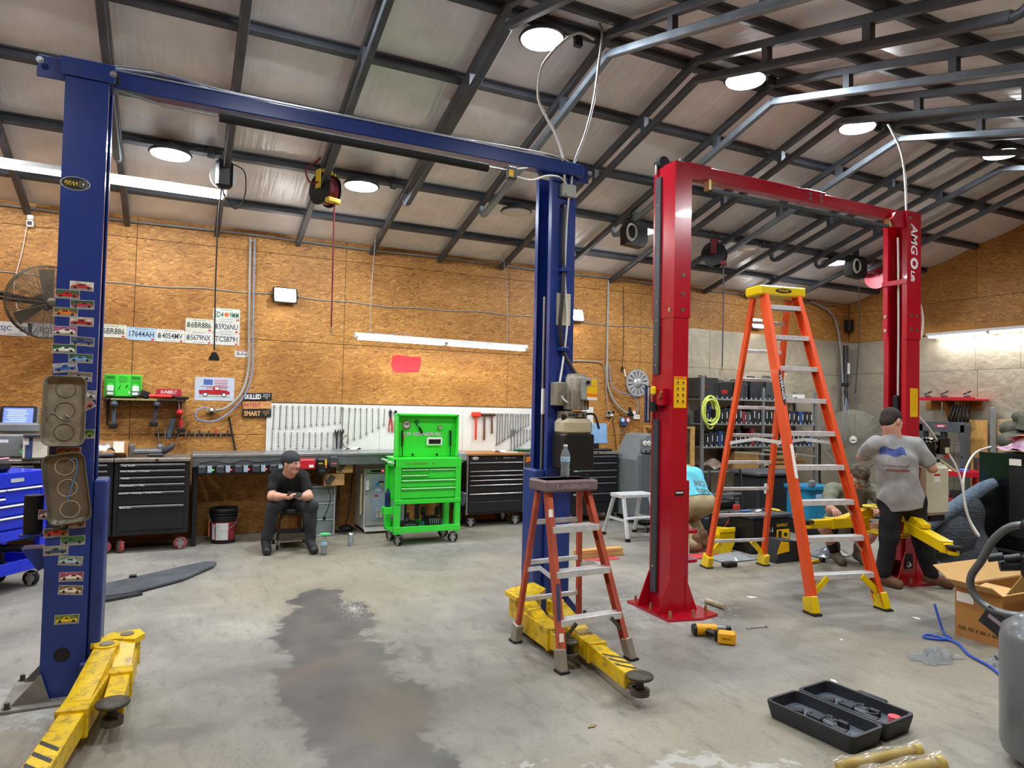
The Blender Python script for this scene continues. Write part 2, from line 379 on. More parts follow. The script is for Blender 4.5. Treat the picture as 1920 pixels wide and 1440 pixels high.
# ------------------------------------------------------------------ lamps: round high bays, tubes, floods
LED = mat('led_lens', 'ffffff', .4, 0, 0, emit='f2f7ff', es=14); LEDOFF = mat('led_lens_off', 'd9d4cb', .4, 0, .03)
TUBE = mat('lit_tube', 'ffffff', .4, 0, 0, emit='fff6e6', es=9); FIX = mat('white_enamel', 'd4d6d6', .4, 0, .06)
def area(name, loc, rot, power, sx, sy=None, col=(1, 1, 1), parent=None, spread=None):
    l = bpy.data.lights.new(name, 'AREA'); l.energy = power; l.color = col
    l.shape = 'RECTANGLE' if sy else 'DISK'; l.size = sx
    if sy: l.size_y = sy
    if spread: l.spread = spread
    o = bpy.data.objects.new(name, l); COL.objects.link(o); o.location = loc; o.rotation_euler = rot
    if parent: o.parent = parent
    return o
def high_bay(x, y, lit, label, drop=.055, power=62):
    z = rz(y)-drop-.1
    t = thing('high_bay_lamp', label, 'lamp', (x, y, z), 0, 'round high bay lamps')
    obj('housing', G().lathe([(.05, .1), (.08, .085), (.1, .045), (.18, .028), (.195, .005), (.188, -.004)], n=28), mat('lamp_housing', '3a3c40', .5, .3), t)
    obj('lens', G().lathe([(.18, .002), (.17, -.014), (.11, -.024), (.0, -.026)][::-1], n=28), LED if lit else LEDOFF, t)
    obj('hook', G().tube([(0, 0, .08), (.008, 0, .11), (0, 0, drop+.1)], .006, 6), DKMETAL, t)
    obj('supply_cord', G().tube(spline([(.05, 0, .1), (.14, 0, .06), (.26, .02, .12), (.33, .02, drop+.04)], 4), .005, 6), BLACK, t)
    obj('junction_box', G().box((.36, .02, drop+.03), (.07, .05, .1), .005), DKMETAL, t)
    if lit: area('lamp_light', (0, 0, -.03), (0, 0, 0), power, .3, None, (.93, .97, 1), t)
    return t
for i, (x, y, lit, lb) in enumerate([(2.62, 4.97, 1, 'lit round lamp nearest the camera, above the white looping conduit'), (4.62, 4.72, 1, 'lit round lamp right of the looping conduit, second along the ridge'),
        (6.43, 4.94, 1, 'lit round lamp above the right red column, third along the ridge'), (8.42, 4.6, 1, 'farthest lit round lamp at the right edge of the roof'),
        (-.14, 7.38, 1, 'lit round lamp above the long tube light, right of the blue left column'), (1.72, 7.4, 1, 'small lit round lamp right of the yellow hose reel'),
        (3.61, 7.42, 0, 'unlit round lamp just left of the right blue column'), (5.45, 7.41, 1, 'lit round lamp left of the tall red column by the cord reel'), (7.29, 7.39, 0, 'unlit round lamp seen beneath the red crossbeam')]):
    high_bay(x, y, lit, lb)
high_bay(9.15, 7.42, 1, 'lit round lamp behind the right black cord reel')
for x, y, lb in ((.75, 4.85, 'over the blue crossbeam'), (-1.2, 4.85, 'left of the blue lift'), (.75, 2.3, 'over the dark stain'), (3.1, 2.3, 'over the open tool case'), (5.4, 2.3, 'over the cardboard box'), (7.9, 2.3, 'over the black cabinet'), (-1.5, 2.3, 'at the near left'), (-2.0, 7.4, 'above the left cabinets')):  # unseen lamps added so the room lights evenly
    high_bay(x, y, 1, 'added unseen round roof lamp, '+lb)
# ------------------------------------------------------------------ room shell
OSB = osb_material(); FOIL = foil_material('foil_board', 'b9b2a2', 9, (1, 1, 1), .5, .38, .55); BLANKET = foil_material('roof_blanket', 'eceef2', 14, (1, .07, .07), .5, .34, .12)
BACKER = mat('wall_backing', '2c251c', .9)
struct('floor', G().box(((LX+WX)/2, (FY+WY)/2, -.1), (WX-LX+.6, WY-FY+.6, .2)), floor_material())
wb = struct('wall_back', G().box(((LX+WX)/2, WY+.06, 1.9), (WX-LX+.4, .12, 3.84)), BACKER)
def panel(parent, name, x0, x1, z0, z1, y, m, th=.012, gap=.003, axis='y', top=None):
    "sheet on a wall; axis y: in the XZ plane at Y=y facing -Y; axis x: in the YZ plane at X=y facing -X"
    g = G(); gp = gap
    P = [(x0+gp, z0+gp), (x1-gp, z0+gp), (x1-gp, (top(x1) if top else z1)-gp), (x0+gp, (top(x0) if top else z1)-gp)]
    if axis == 'y': g.prism(P, 0, th, Tr(0, y, 0) @ XZ)
    else: g.prism(P, -th, 0, Tr(y, 0, 0) @ YZ)
    return obj(name, g, m, parent)
xs = [LX, -2.9, -.48, 1.92, 4.29, 6.63, 9.05, WX]
for z0, z1 in ((0, 1.2), (1.2, 2.37), (2.37, 3.46), (3.46, 3.72)):
    for a, b in zip(xs[:-1], xs[1:]):
        if z1 < 2.9 and a >= 9: continue
        panel(wb, 'osb_panel', a, b, z0, z1, WY, OSB)
for z0, z1, cuts in ((0, 1.15, (7.55, 9.9, 11.49)), (1.15, 2.33, (7.55, 8.28, 10.75, 11.49)), (2.33, 2.98, (7.55, 8.05, 10.4, 11.49))):
    for a, b in zip(cuts[:-1], cuts[1:]): panel(wb, 'foil_panel', a, b, z0, z1, WY-.012, FOIL, .02)
wr = struct('wall_right', G().prism([(FY, 0), (WY, 0), (WY, 3.74), (RY, rz(RY)+.08), (FY, rz(FY)+.08)], .006, .12, Tr(WX, 0, 0) @ YZ), BACKER)
tp = lambda y: rz(y)+.04
for a, b in ((FY, 1.8), (1.8, 4.2), (4.2, RY), (RY, 6.65), (6.65, WY-.03)):
    panel(wr, 'osb_panel', a, b, 3.52 if a > 4 else 2.98, 0, WX, OSB, axis='x', top=tp)
for a, b in ((4.2, 5.3), (5.3, 7.72), (7.72, WY-.03)): panel(wr, 'osb_panel', a, b, 2.96, 3.52, WX, OSB, axis='x')
for z0, z1, cuts in ((0, 1.15, (FY, 2.2, 4.6, 7.0, WY-.03)), (1.15, 2.365, (FY, 1.8, 4.25, 6.63, WY-.03)), (2.365, 2.96, (FY, 1.8, 4.2, 6.0, 6.66, WY-.03))):
    for a, b in zip(cuts[:-1], cuts[1:]): panel(wr, 'foil_panel', a, b, z0, z1, WX-.0, FOIL, .02, axis='x')
wl = struct('wall_left', G().prism([(FY, 0), (WY, 0), (WY, 3.74), (RY, rz(RY)+.08), (FY, rz(FY)+.08)], -.12, 0, Tr(LX, 0, 0) @ YZ), OSB)
wf = struct('wall_front', G().box(((LX+WX)/2, FY-.06, 1.7), (WX-LX+.4, .12, 3.4)), OSB)
PUR = [8.38, 7.5, 6.65, 5.8, 4.98, 4.68, 3.85, 3.0, 2.15, 1.3, .45]
def blanket(u, v, y0, y1):
    y = y0+(y1-y0)*v; x = LX+(WX-LX)*u; ks = sorted(PUR+[WY, FY])
    sag = 0
    for a, b in zip(ks[:-1], ks[1:]):
        if a <= y <= b and b-a > .4: sag = math.sin(PI*(y-a)/(b-a))
    return (x, y, rz(y)+.04-.025*sag*(1+.5*math.sin(x*3.3+y)))
cg = G().grid(60, 44, lambda u, v: blanket(u, v, WY+.05, RY)).grid(60, 52, lambda u, v: blanket(u, v, RY, FY-.05))
for z in (.1,): cg.grid(1, 2, lambda u, v: (LX+(WX-LX)*u, (WY+.1, RY, FY-.1)[int(v*2+.01)], rz((WY+.1, RY, FY-.1)[int(v*2+.01)])+.12), sm=False)
ceil = struct('ceiling', cg, BLANKET)
STL = mat('galvanised_dark', '50555c', .5, .3, .2, 4); STL2 = mat('galvanised_bright', '8794a0', .4, .6, .15, 6)
for y in PUR:
    a = math.atan(SL if y < RY else -SL)
    obj('purlin', G().box(((LX+WX)/2, 0, 0), (WX-LX, .075, .06), .008).box(((LX+WX)/2, .0, .026), (WX-LX, .13, .008)), STL, ceil, (0, y, rz(y)-.005), (a, 0, 0))
obj('eave_conduit', G().tube([(x, WY-.035, 3.645+.008*math.sin(x*2.3)) for x in [LX+.1+i*.3 for i in range(49)]], .014, 8), mat('grey_conduit', '8b8d8d', .5, .3), ceil)
def truss(x, i, side):
    t = thing('roof_truss', side, 'truss', (x, RY, 0), 0, 'roof trusses'); W_ = .062
    up = lambda y: (0, y-RY, rz(y)-.068); lo = lambda y: (0, y-RY, rz(y)-.245)
    e = FY+.05
    obj('upper_chord', G().bar(up(WY-.02), up(RY), W_, .066, b=.006).bar(up(RY), up(e), W_, .066, b=.006), STL, t)
    g = G().bar(lo(7.42), lo(RY), W_, .062, b=.006)
    g.bar(lo(RY), lo(2.2), W_, .062, b=.006)
    for y0, s in ((7.42, 1), (2.2, -1)):      # curled-up ends of the lower chord
        a = Vector(lo(y0)); b = Vector(up(y0+s*.1))
        g.tube(spline([a+Vector((0, -s*.03, 0)), a+Vector((0, s*.05, .0)), a+Vector((0, s*.1, .05)), b+Vector((0, 0, -.02))], 4), .03, 8)
    obj('lower_chord', g, STL2 if i in (6, 8, 10) else STL, t)
    for y in (6.5, 5.6, 4.0, 3.1):
        a, b = Vector(lo(y)), Vector(up(y)); obj('strut', G().bar(a, b, .055, .06, up=(0, 1, 0)), STL, t)
    for dz in (.075, .25): obj('ridge_bend', G().ball((0, 0, rz(RY)-dz), (.031, .05, .038), 8), STL, t)
for i in range(14):
    truss(-1.53+.945*(i-1), i, ['truss beyond the left edge of the picture', 'leftmost roof truss, ending above the wall fan', 'roof truss ending right of the blue left column', 'roof truss carrying the black cord reel box', 'roof truss carrying the yellow hose reel',
      'roof truss passing left of the nearest lit round lamp', 'roof truss passing right of the nearest lit round lamp', 'roof truss meeting the wall left of the right blue column', 'roof truss right of the blue column top', 'roof truss carrying the cord reel left of the red column',
      'roof truss above the left end of the red crossbeam', 'roof truss above the middle of the red crossbeam', 'roof truss above the orange ladder and right cord reel', 'roof truss nearest the right gable wall'][i])
# tube lights and floods
def tube_light(label, loc, L, rotz, tilt, power, lit=(1, 1), wires=None, name='tube_light', body=.12, out=-1):
    t = thing(name, label, 'light fixture', loc, rotz)
    t.rotation_euler = (0, tilt, rotz)
    g = G().prism([(-.06, .0), (-.045, .045), (.045, .045), (.06, .0), (.05, -.004), (-.05, -.004)], -L/2, L/2, Matrix(((0, 0, 1, 0), (1, 0, 0, 0), (0, 1, 0, 0), (0, 0, 0, 1))))
    obj('reflector', g, FIX, t)
    for s in (-1, 1): obj('end_cap', G().box((s*(L/2+.006), 0, .015), (.012, .115, .075), .004), FIX, t)
    n = len(lit)
    for k in range(n):
        x0 = -L/2+L*k/n+.03; x1 = -L/2+L*(k+1)/n-.03
        for dy in (-.028, .028): obj('tube', G().cyl((x0, dy, -.022), (x1, dy, -.022), .014, n=10), TUBE, t)
        for x in (x0-.012, x1+.012): obj('socket', G().box((x, 0, -.02), (.02, .09, .035), .003), WHITE, t)
    area('tube_light_source', (0, 0, -.06), (0, 0, 0), power, L*.9, .1, (1, .95, .86), t)
    for w in wires or (): obj('hanging_wire', w, GREYHOSE, t)
    return t
tube_light('long lit tube light hanging behind the blue left column', (-.85, 7.62, 3.72), 2.45, 0, .003, 34, (1, 1))
tube_light('lit tube light hanging above the pegboard and red paint patch', (3.16, 8.55, 2.435), 2.38, 0, .008, 17, (1, 1),
    [G().tube(spline(p, 5), .005, 6) for p in ([(-.94, 0, .04), (-1.0, 0, .1), (-1.0, .05, .6), (-.95, .12, 1.35)], [(.9, 0, .04), (.9, 0, .5), (.86, .12, 1.32)], [(-.95, 0, .06), (-.75, 0, .05), (-.6, .0, .09), (-.45, 0, .05)])])
tube_light('long lit tube light along the right gable wall', (11.36, 5.9, 2.95), 2.9, PI/2, 0, 40, (1, 1, 1))
obj('ledger_board', G().box((11.46, 5.9, 3.035), (.04, 3.6, .12), .004), mat('orange_stained_board', 'a9732f', .6, 0, .15, 4, stretch=(5, 1, 5)), wr)
def flood(label, x, z, tilt=.3, w=.29, h=.2, power=9):
    t = thing('flood_light', label, 'light', (x, WY-.04, z)); t.rotation_euler = (0, 0, 0)
    T = Tr(0, -.06, 0) @ Rx(-tilt)
    obj('housing', G().box((0, 0, 0), (w, .05, h), .01, T=T).box((0, .03, -.02), (.08, .04, .08), .005, T=T), BLACK, t)
    obj('lens', G().box((0, -.027, 0), (w-.04, .004, h-.04), T=T), LED, t)
    obj('bracket', G().tube([(-w/2-.01, -.06, 0), (-w/2-.01, .0, -.03), (w/2+.01, .0, -.03), (w/2+.01, -.06, 0)], .007, 6), BLACK, t)
    l = area('flood_light_source', (0, -.1, -.02), (PI/2-tilt, 0, 0), power, w-.05, h-.05, (1, .93, .8), t)
flood('lit flood light on the board wall above the sign plates', 1.16, 2.93); flood('lit flood light on the board wall right of the blue column', 5.38, 3.01, w=.24); flood('lit flood light above the shelves, behind the tall orange ladder', 9.03, 3.15)
# cable clipped along the wall, red paint patch
obj('wall_cable', G().tube([(x, WY-.02, 2.93+.015*math.sin(x*1.9)+.01*math.sin(x*7)) for x in [-2.6+i*.22 for i in range(48)]], .007, 6), GREYHOSE, wb)
g = G().prism([(2.55+.42*(u)+.015*math.sin(u*23+v*5), 2.03+.25*v+.012*math.sin(v*19+u*11)) for u, v in [(.03, .1), (.0, .5), (.06, .93), (.3, .97), (.6, .94), (.97, .96), (1, .5), (.96, .1), (.7, .02), (.4, .06), (.2, .0)]], 0, .002, Tr(0, WY-.0125, 0) @ XZ)
obj('paint_patch', g, mat('sprayed_red_paint', 'c8313c', .7, 0, .12, 9), wb)
# ------------------------------------------------------------------ helpers for parts given in world coordinates
def wm(o):
    m = Matrix.Translation(o.location) @ o.rotation_euler.to_matrix().to_4x4() if not o.get('_b') else o.matrix_basis.copy()
    return wm(o.parent) @ m if o.parent else m
def W(name, g, mats, parent): return obj(name, g, mats, parent, mw=wm(parent).inverted())
def WT(s, size, m, parent, mw, **kw): return text(s, size, m, parent, wm(parent).inverted() @ mw, **kw)
def cpoly(x0, x1, y0, y1, t=.009, lip=.05, open_=1):
    P = [(x0, y0), (x1, y0), (x1, y0+lip), (x1-t, y0+lip), (x1-t, y0+t), (x0+t, y0+t), (x0+t, y1-t), (x1-t, y1-t), (x1-t, y1-lip), (x1, y1-lip), (x1, y1), (x0, y1)]
    return P if open_ > 0 else [(x0+x1-x, y) for x, y in P]
def bolt(g, p, d, r=.012, h=.012, mi=0):
    p = Vector(p); d = Vector(d).normalized(); g.cyl(p, p+d*.003, r*1.5, n=10, mi=mi); g.cyl(p, p+d*h, r, n=6, mi=mi, sm=False)
BLUE = mat('lift_blue', '1b367e', .28, 0, .1, 3, coat=.25, dirt=.12); BLUEW = mat('lift_blue_worn', '243a78', .4, 0, .2, 5, dirt=.35); YEL = mat('lift_yellow', 'd6b20c', .4, 0, .12, 6, dirt=.8); YELN = mat('lift_yellow_new', 'e8c80e', .3, 0, .06, 4, coat=.2)
GRIME = mat('oily_steel', '4a463e', .55, .3, .35, 14, .2, 50); HOSE = mat('black_hose', '202022', .5, 0, .2); CONDUIT = mat('white_conduit', 'd6d6d0', .45, 0, .06); YSTK = mat('yellow_sticker', 'f0bd00', .5, 0, .03)
# ---------------- stickers with small car pictures
CARPIC = [('b8322e', 'cfcabb', 0), ('c01f1d', '3d5a3a', 1), ('b23a4c', '3a5230', 2), ('e0761c', '5c6244', 0), ('a81b1c', 'b9ada0', 1), ('eee3dc', '9a5a78', 2), ('22407e', '4f5560', 3), ('e9efe6', '2f5a34', 2), ('6f9fd0', '35543c', 0), ('2c62b0', '9a9aa0', 1), ('a9a9ae', '6b6258', 3), ('e8e8e0', '8e8f86', 0), ('c04030', 'a08070', 1), ('6a8a3a', '3e5a2a', 2), ('d8b040', '8a4a30', 3), ('e6e6ea', '7a5a6a', 0), ('8a4a2a', '6a3a2a', 3), ('d8362c', '4a5a40', 0), ('2f6a48', '3c6a34', 3), ('3c4a5e', '8a8a7a', 1), ('a9c4d8', '7a8a72', 0), ('f0e2d4', '9a4a66', 2), ('ead9c8', '7a6a4a', 0), ('e2c60e', '6a7a3a', 1)]
STK_POS = [(-0.488, 2.220), (-0.552, 2.170), (-0.482, 2.119), (-0.557, 2.072), (-0.481, 2.026), (-0.557, 1.971), (-0.475, 1.919), (-0.556, 1.874), (-0.479, 1.826), (-0.548, 1.774), (-0.478, 1.728), (-0.455, 1.630), (-0.459, 1.560), (-0.454, 1.416), (-0.514, 1.319), (-0.584, 0.989), (-0.481, 0.935), (-0.557, 0.892), (-0.480, 0.844), (-0.555, 0.796), (-0.486, 0.737), (-0.480, 0.651), (-0.480, 0.580), (-0.492, 0.426)]
def car_poly(kind):
    base = {0: [(-.45, -.1), (-.47, .05), (-.3, .12), (-.16, .28), (.12, .28), (.27, .1), (.45, .04), (.46, -.1)], 1: [(-.46, -.12), (-.46, .08), (-.2, .1), (-.12, .3), (.1, .3), (.14, .1), (.44, .1), (.46, -.12)],
            2: [(-.46, -.1), (-.44, .02), (-.22, .1), (-.04, .26), (.22, .24), (.42, .12), (.46, -.08)], 3: [(-.47, -.08), (-.46, .1), (-.25, .13), (-.2, .2), (.05, .2), (.1, .12), (.46, .08), (.47, -.08)]}[kind]
    return base
def sticker(parent, x, z, y, col, bg, kind, rot, w=.112, h=.05):
    T = Tr(x, y, z) @ XZ @ Rz(rot); g = G()
    g.prism([(-w/2, -h/2), (w/2, -h/2), (w/2, h/2), (-w/2, h/2)], 0, .0008, T, 0)
    g.prism([(-w*.48, -h*.46), (w*.48, -h*.46), (w*.48, -h*.15), (-w*.48, -h*.12)], .0008, .0011, T, 1)
    g.prism([(-w*.48, -h*.1), (w*.48, -h*.13), (w*.48, h*.46), (-w*.48, h*.46)], .0008, .0011, T, 2)
    P = [(px*w*.95, (py-.08)*h*1.25) for px, py in car_poly(kind)]
    g.prism(P, .0011, .0015, T, 3)
    cab = {0: (-.14, .1), 1: (-.1, .08), 2: (-.02, .2), 3: (-.18, .04)}[kind]
    g.prism([(cab[0]*w, .04*h), (cab[1]*w, .04*h), ((cab[1]-.03)*w, .2*h), ((cab[0]+.03)*w, .2*h)], .0015, .0018, T, 4)
    for wx in (-.28, .28): g.prism([(wx*w+.0075*math.cos(a*PI/5), -.2*h+.0075*math.sin(a*PI/5)) for a in range(10)], .0015, .0019, T, 4)
    ms = [mat('sticker_border', 'c9c2b8', .5), mat('sticker_road', '8d8780', .6, 0, .25, 60), mat('pic_'+bg, bg, .5, 0, .35, 70), mat('pic_'+col, col, .4, 0, .12, 60), mat('sticker_dark', '22242a', .5)]
    return W('car_sticker', g, ms, parent)
def tray(label, x, z, rot, y=4.372, w=.19, h=.365, worn=0):
    t = thing('magnetic_tray', label, 'tray', (x, y, z)); T = XZ @ Rz(rot); t.rotation_euler = (0, 0, 0)
    m = mat('tray_worn', '8f8674', .5, .3, .25, 18, dirt=.3) if worn else mat('tray_steel', '7d796c', .3, .6, .3, 9)
    P0 = rrect(w*.86, h*.92, .03); P1 = rrect(w, h, .04); g = G(); n = len(P0)
    vs = [(a, b, .012) for a, b in P0]+[(a, b, .05) for a, b in P1]+[(a*1.05, b*1.03, .05) for a, b in P1]+[(a*1.05, b*1.03, .046) for a, b in P1]+[(a*.99, b*.99, .046) for a, b in P1]+[(a*.9, b*.95, .006) for a, b in P1]
    fs = [tuple(range(n))]
    for k in range(5): fs += [(k*n+i, (k+1)*n+i, (k+1)*n+(i+1) % n, k*n+(i+1) % n) for i in range(n)]
    g.add(vs, fs, 0, False, T)
    obj('dish', g, m, t)
    for k, dy in enumerate((.115, 0, -.115)):
        obj('magnet_ring', G().add(*ring((0, dy), .047, .043, .0125, .016), T=T), mat('ring_steel', 'd2cfc4', .3, .5) if not worn else mat('ring_worn', '6a6252', .5, .4), t)
        obj('magnet_base', G().cyl(T @ Vector((0, dy, -.0)), T @ Vector((0, dy, .009)), .05, n=20), RUBBER, t)
    return t, T
def ring(c, r1, r0, z0, z1, n=24):
    vs = []; fs = []
    for i in range(n):
        a = 2*PI*i/n; ca, sa = math.cos(a), math.sin(a)
        vs += [(c[0]+r0*ca, c[1]+r0*sa, z0), (c[0]+r1*ca, c[1]+r1*sa, z0), (c[0]+r1*ca, c[1]+r1*sa, z1), (c[0]+r0*ca, c[1]+r0*sa, z1)]
        j = (i+1) % n
        for q in range(4): fs.append((i*4+q, j*4+q, j*4+(q+1) % 4, i*4+(q+1) % 4)[::-1])
    return vs, fs
def lift_arm(parent, p0, p1, z0, z1, w, m, pad_r=.06, wedge=True, stripes=True, pads=GRIME, split=.55, drop=.0, padup=.03):
    "telescoping arm: pivot block, sloped gusset, outer and inner tube, screw pad"
    p0, p1 = Vector((p0[0], p0[1], 0)), Vector((p1[0], p1[1], 0)); d = (p1-p0); Ln = d.length; d.normalize(); n = Vector((-d.y, d.x, 0))
    def pt(s, o=0, z=0): q = p0+d*s+n*o; return (q.x, q.y, z)
    h = z1-z0; zc = (z0+z1)/2; up = Vector((0, 0, 1)); a = W('swing_arm', G().bar(pt(.0, 0, zc), pt(Ln*split, 0, zc-drop*split), w, h, b=.006), m, parent)
    W('inner_tube', G().bar(pt(Ln*split-.03, 0, zc-drop*split), pt(Ln*.93, 0, zc-drop), w*.82, h*.8, b=.005), m, a)
    W('sleeve_end', G().bar(pt(Ln*split-.012, 0, zc-drop*split), pt(Ln*split+.02, 0, zc-drop*split), w*1.06, h*1.06, b=.005), m, a)
    if wedge:
        T = Matrix(((d.x, n.x, 0, p0.x), (d.y, n.y, 0, p0.y), (0, 0, 1, 0), (0, 0, 0, 1)))
        T = T @ Matrix(((1, 0, 0, 0), (0, 0, 1, 0), (0, 1, 0, 0), (0, 0, 0, 1)))
        W('gusset', G().prism([(-.05, z1-.02), (-.05, z1+.07), (.06, z1+.07), (.42*Ln, z1+.002), (.42*Ln, z1-.03)], -w*.42, w*.42, T), m, a)
        W('pivot_pin', G().cyl(pt(0, 0, z0-.03), pt(0, 0, z1+.082), .035, n=18), mat('pin_steel', '8b8a80', .4, .7, .2), a)
        W('pivot_plate', G().cyl(pt(0, 0, z1+.066), pt(0, 0, z1+.076), w*.52, n=20).cyl(pt(0, 0, z0-.02), pt(0, 0, z0-.008), w*.52, n=20), m, a)['kind'] = 'stuff'
    if stripes:
        g = G()
        for k in range(3):
            s0 = Ln*(.68+.07*k); zz = zc-drop+h*.4+.001
            g.add([pt(s0, -w*.36, zz), pt(s0+.03, -w*.36, zz), pt(s0+.12, w*.36, zz), pt(s0+.09, w*.36, zz)], [(0, 1, 2, 3)])
        W('hazard_stripe', g, mat('worn_black_tape', '2a2822', .6, 0, .3), a)['kind'] = 'stuff'
    ze = z0+.0-drop
    c = pt(Ln, 0, 0)
    W('pad_fork', G().bar(pt(Ln*.9, 0, ze+.03), pt(Ln+.03, 0, ze+.03), w*.55, .03, b=.008).cyl((c[0], c[1], ze+.015), (c[0], c[1], ze+.045), w*.45, n=18), m if pads is not GRIME else GRIME, a)
    W('pad_screw', G().cyl((c[0], c[1], ze+.03), (c[0], c[1], ze+.075+padup), .022, n=14), HOSE, a)
    W('rubber_pad', G().lathe([(.0, 0), (pad_r*.9, 0), (pad_r, .008), (pad_r*.97, .018), (pad_r*.4, .022), (0, .021)], (c[0], c[1], ze+.072+padup), n=20), pads, a)
    return a
# ================================================================== blue two-post lift
BL = thing('two_post_lift', 'blue two-post vehicle lift with yellow arms and sticker-covered left column', 'vehicle lift', (1.1, 4.52, 0))
cl = W('column', G().prism(cpoly(-.605, -.40, 4.38, 4.66), .012, 3.40), BLUE, BL); cl['label'] = 'left blue column covered with small car stickers'
cr = W('column', G().prism(cpoly(2.575, 2.79, 4.66, 4.93, open_=-1), .012, 3.48), BLUE, BL); cr['label'] = 'right blue column carrying the power unit'
for i, ((x, z), (c, b, k)) in enumerate(zip(STK_POS, CARPIC)):
    sticker(cl, x, z, 4.379, c, b, k, RND.uniform(-.05, .05)+{9: .12, 12: .6, 22: -.12, 20: -.08}.get(i, 0))
g = G().add(*(lambda v, f: (v, f))(*([(p[0], p[1], 0) for p in [(.07*math.cos(a*PI/14), .037*math.sin(a*PI/14)) for a in range(28)]], [tuple(range(28))])), T=Tr(-.538, 4.3785, 2.776) @ XZ)
g.add(*ring((0, 0), 1, .93, 0, .001, 28), mi=1, T=Tr(-.538, 4.379, 2.776) @ XZ @ Matrix.Diagonal((.07, .037, 1, 1)))
g.prism([(-.055, -.016), (-.02, -.016), (-.02, .016), (-.055, .016)], .0005, .001, Tr(-.538, 4.379, 2.776) @ XZ @ Rz(PI), 1); g.prism([(-.053, -.014), (-.022, -.014), (-.022, .014), (-.053, .014)], .001, .0014, Tr(-.538, 4.379, 2.776) @ XZ @ Rz(PI), 0)
g.prism([((.011 if k % 2 == 0 else .0045)*math.sin(k*PI/5)-.0375, (.011 if k % 2 == 0 else .0045)*math.cos(k*PI/5)) for k in range(10)], .0014, .0018, Tr(-.538, 4.379, 2.776) @ XZ @ Rz(PI), 1)
W('oval_sticker', g, [LETB, mat('sticker_silver', 'b9b8a8', .5)], cl)
WT('Wife', .034, mat('yellow_print', 'e6c51e', .5), cl, Tr(-.538, 4.378, 2.776) @ XZ @ Rz(PI) @ Tr(.02, .0, .0005), shear=.35, height=.026)
for x0, x1, y0, y1, zt, c in ((-.40, -.335, 4.41, 4.63, 1.16, cl), (2.495, 2.575, 4.69, 4.90, 1.13, cr)):
    s = -1 if x0 < 0 else 1
    W('carriage', G().box(((x0+x1)/2, (y0+y1)/2, zt/2+.09), (x1-x0, y1-y0, zt-.18), .008).box(((x0+x1)/2, (y0+y1)/2, .12), (x1-x0+.06, y1-y0+.12, .14), .01), BLUEW, c)
# base plates with gussets and anchors
for bx, by, c, s in ((-.55, 4.52, cl, -1), (2.72, 4.79, cr, 1)):
    W('base_plate', G().box((bx, by, .008), (.42, .46, .016), .003), mat('dusty_plate', '85837c', .65, .15, .2, 9, dirt=.3), c)
    for dy in (-.17, .17):
        W('gusset', G().prism([(bx+s*.0, .016), (bx+s*.17, .016), (bx+s*.045, .16)], by+dy-.005, by+dy+.005, Matrix(((1, 0, 0, 0), (0, 0, 1, 0), (0, 1, 0, 0), (0, 0, 0, 1)))), mat('dusty_plate', '85837c') if s < 0 else BLUEW, c)
    for dx, dy in ((-.18, -.2), (-.18, .2), (.18, -.2), (.18, .2)):
        g = G(); bolt(g, (bx+dx, by+dy, .016), (0, 0, 1), .014, .03); W('anchor_bolt', g, GRIME, c)
g = G().cyl((-.508, 4.3795, .24), (-.508, 4.3782, .24), .038, n=20); W('column_hole', g, RUBBER, cl)
# overhead beam with its pads, rods and cables
bm = W('crossbeam', G().bar((-.6, 4.52, 3.425), (2.83, 4.66, 3.49), .1, .1, b=.006), BLUE, BL)
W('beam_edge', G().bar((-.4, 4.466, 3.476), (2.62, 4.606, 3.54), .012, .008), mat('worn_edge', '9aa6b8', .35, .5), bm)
W('shutoff_rod', G().tube([(-.36, 4.49, 3.37), (-.13, 4.49, 3.335), (2.1, 4.5, 3.335), (2.3, 4.55, 3.40)], .009, 8), STEEL, bm)
W('padded_bar', G().cyl((.17, 4.475, 3.325), (1.95, 4.495, 3.327), .03, n=14), RUBBER, bm)
W('equaliser_cable', G().tube(spline([(-.5, 4.52, 3.5), (-.2, 4.5, 3.53), (.3, 4.52, 3.505), (1.4, 4.56, 3.525), (2.6, 4.62, 3.555)], 5), .006, 6), STEEL, bm)
W('hydraulic_line', G().tube(spline([(-.5, 4.56, 3.51), (-.1, 4.55, 3.54), (.3, 4.55, 3.5), (1.6, 4.58, 3.53), (2.45, 4.6, 3.56), (2.7, 4.62, 3.54)], 5), .007, 6), GREYHOSE, bm)
for x in (.06, 1.1, 2.3): W('cable_clip', G().box((x, 4.545+.041*(x+.6), 3.492+.019*(x+.6)), (.035, .03, .03), .003), BLUE, bm)
sw = W('limit_switch', G().box((2.13, 4.47, 3.31), (.07, .05, .09), .006), DKMETAL, bm); W('switch_label', G().box((2.115, 4.444, 3.302), (.035, .003, .05)), YSTK, sw)
W('switch_cable', G().tube(spline([(2.17, 4.47, 3.29), (2.3, 4.48, 3.29), (2.45, 4.52, 3.36), (2.6, 4.6, 3.4), (2.68, 4.63, 3.37), (2.7, 4.63, 3.34)], 5), .008, 6), CONDUIT, bm)
for x, y, z, c, s in ((-.5, 4.52, 3.36, cl, 1), (2.68, 4.79, 3.44, cr, -1)):
    W('head_bracket', G().box((x, y-.149, z+.05), (.26, .012, .1), .003).box((x-s*.16, y-.1, z+.04), (.16, .012, .12), .003), BLUE, c)['kind'] = 'stuff'
    W('sheave', G().cyl((x+s*.1, y-.06, z+.07), (x+s*.1, y+.06, z+.07), .045, n=18), DKMETAL, c)
    for dx in (-.22*s, .12*s):
        g = G(); bolt(g, (x+dx, y-.155, z+.05), (0, -1, 0), .012, .014); W('bracket_bolt', g, STEEL, c)
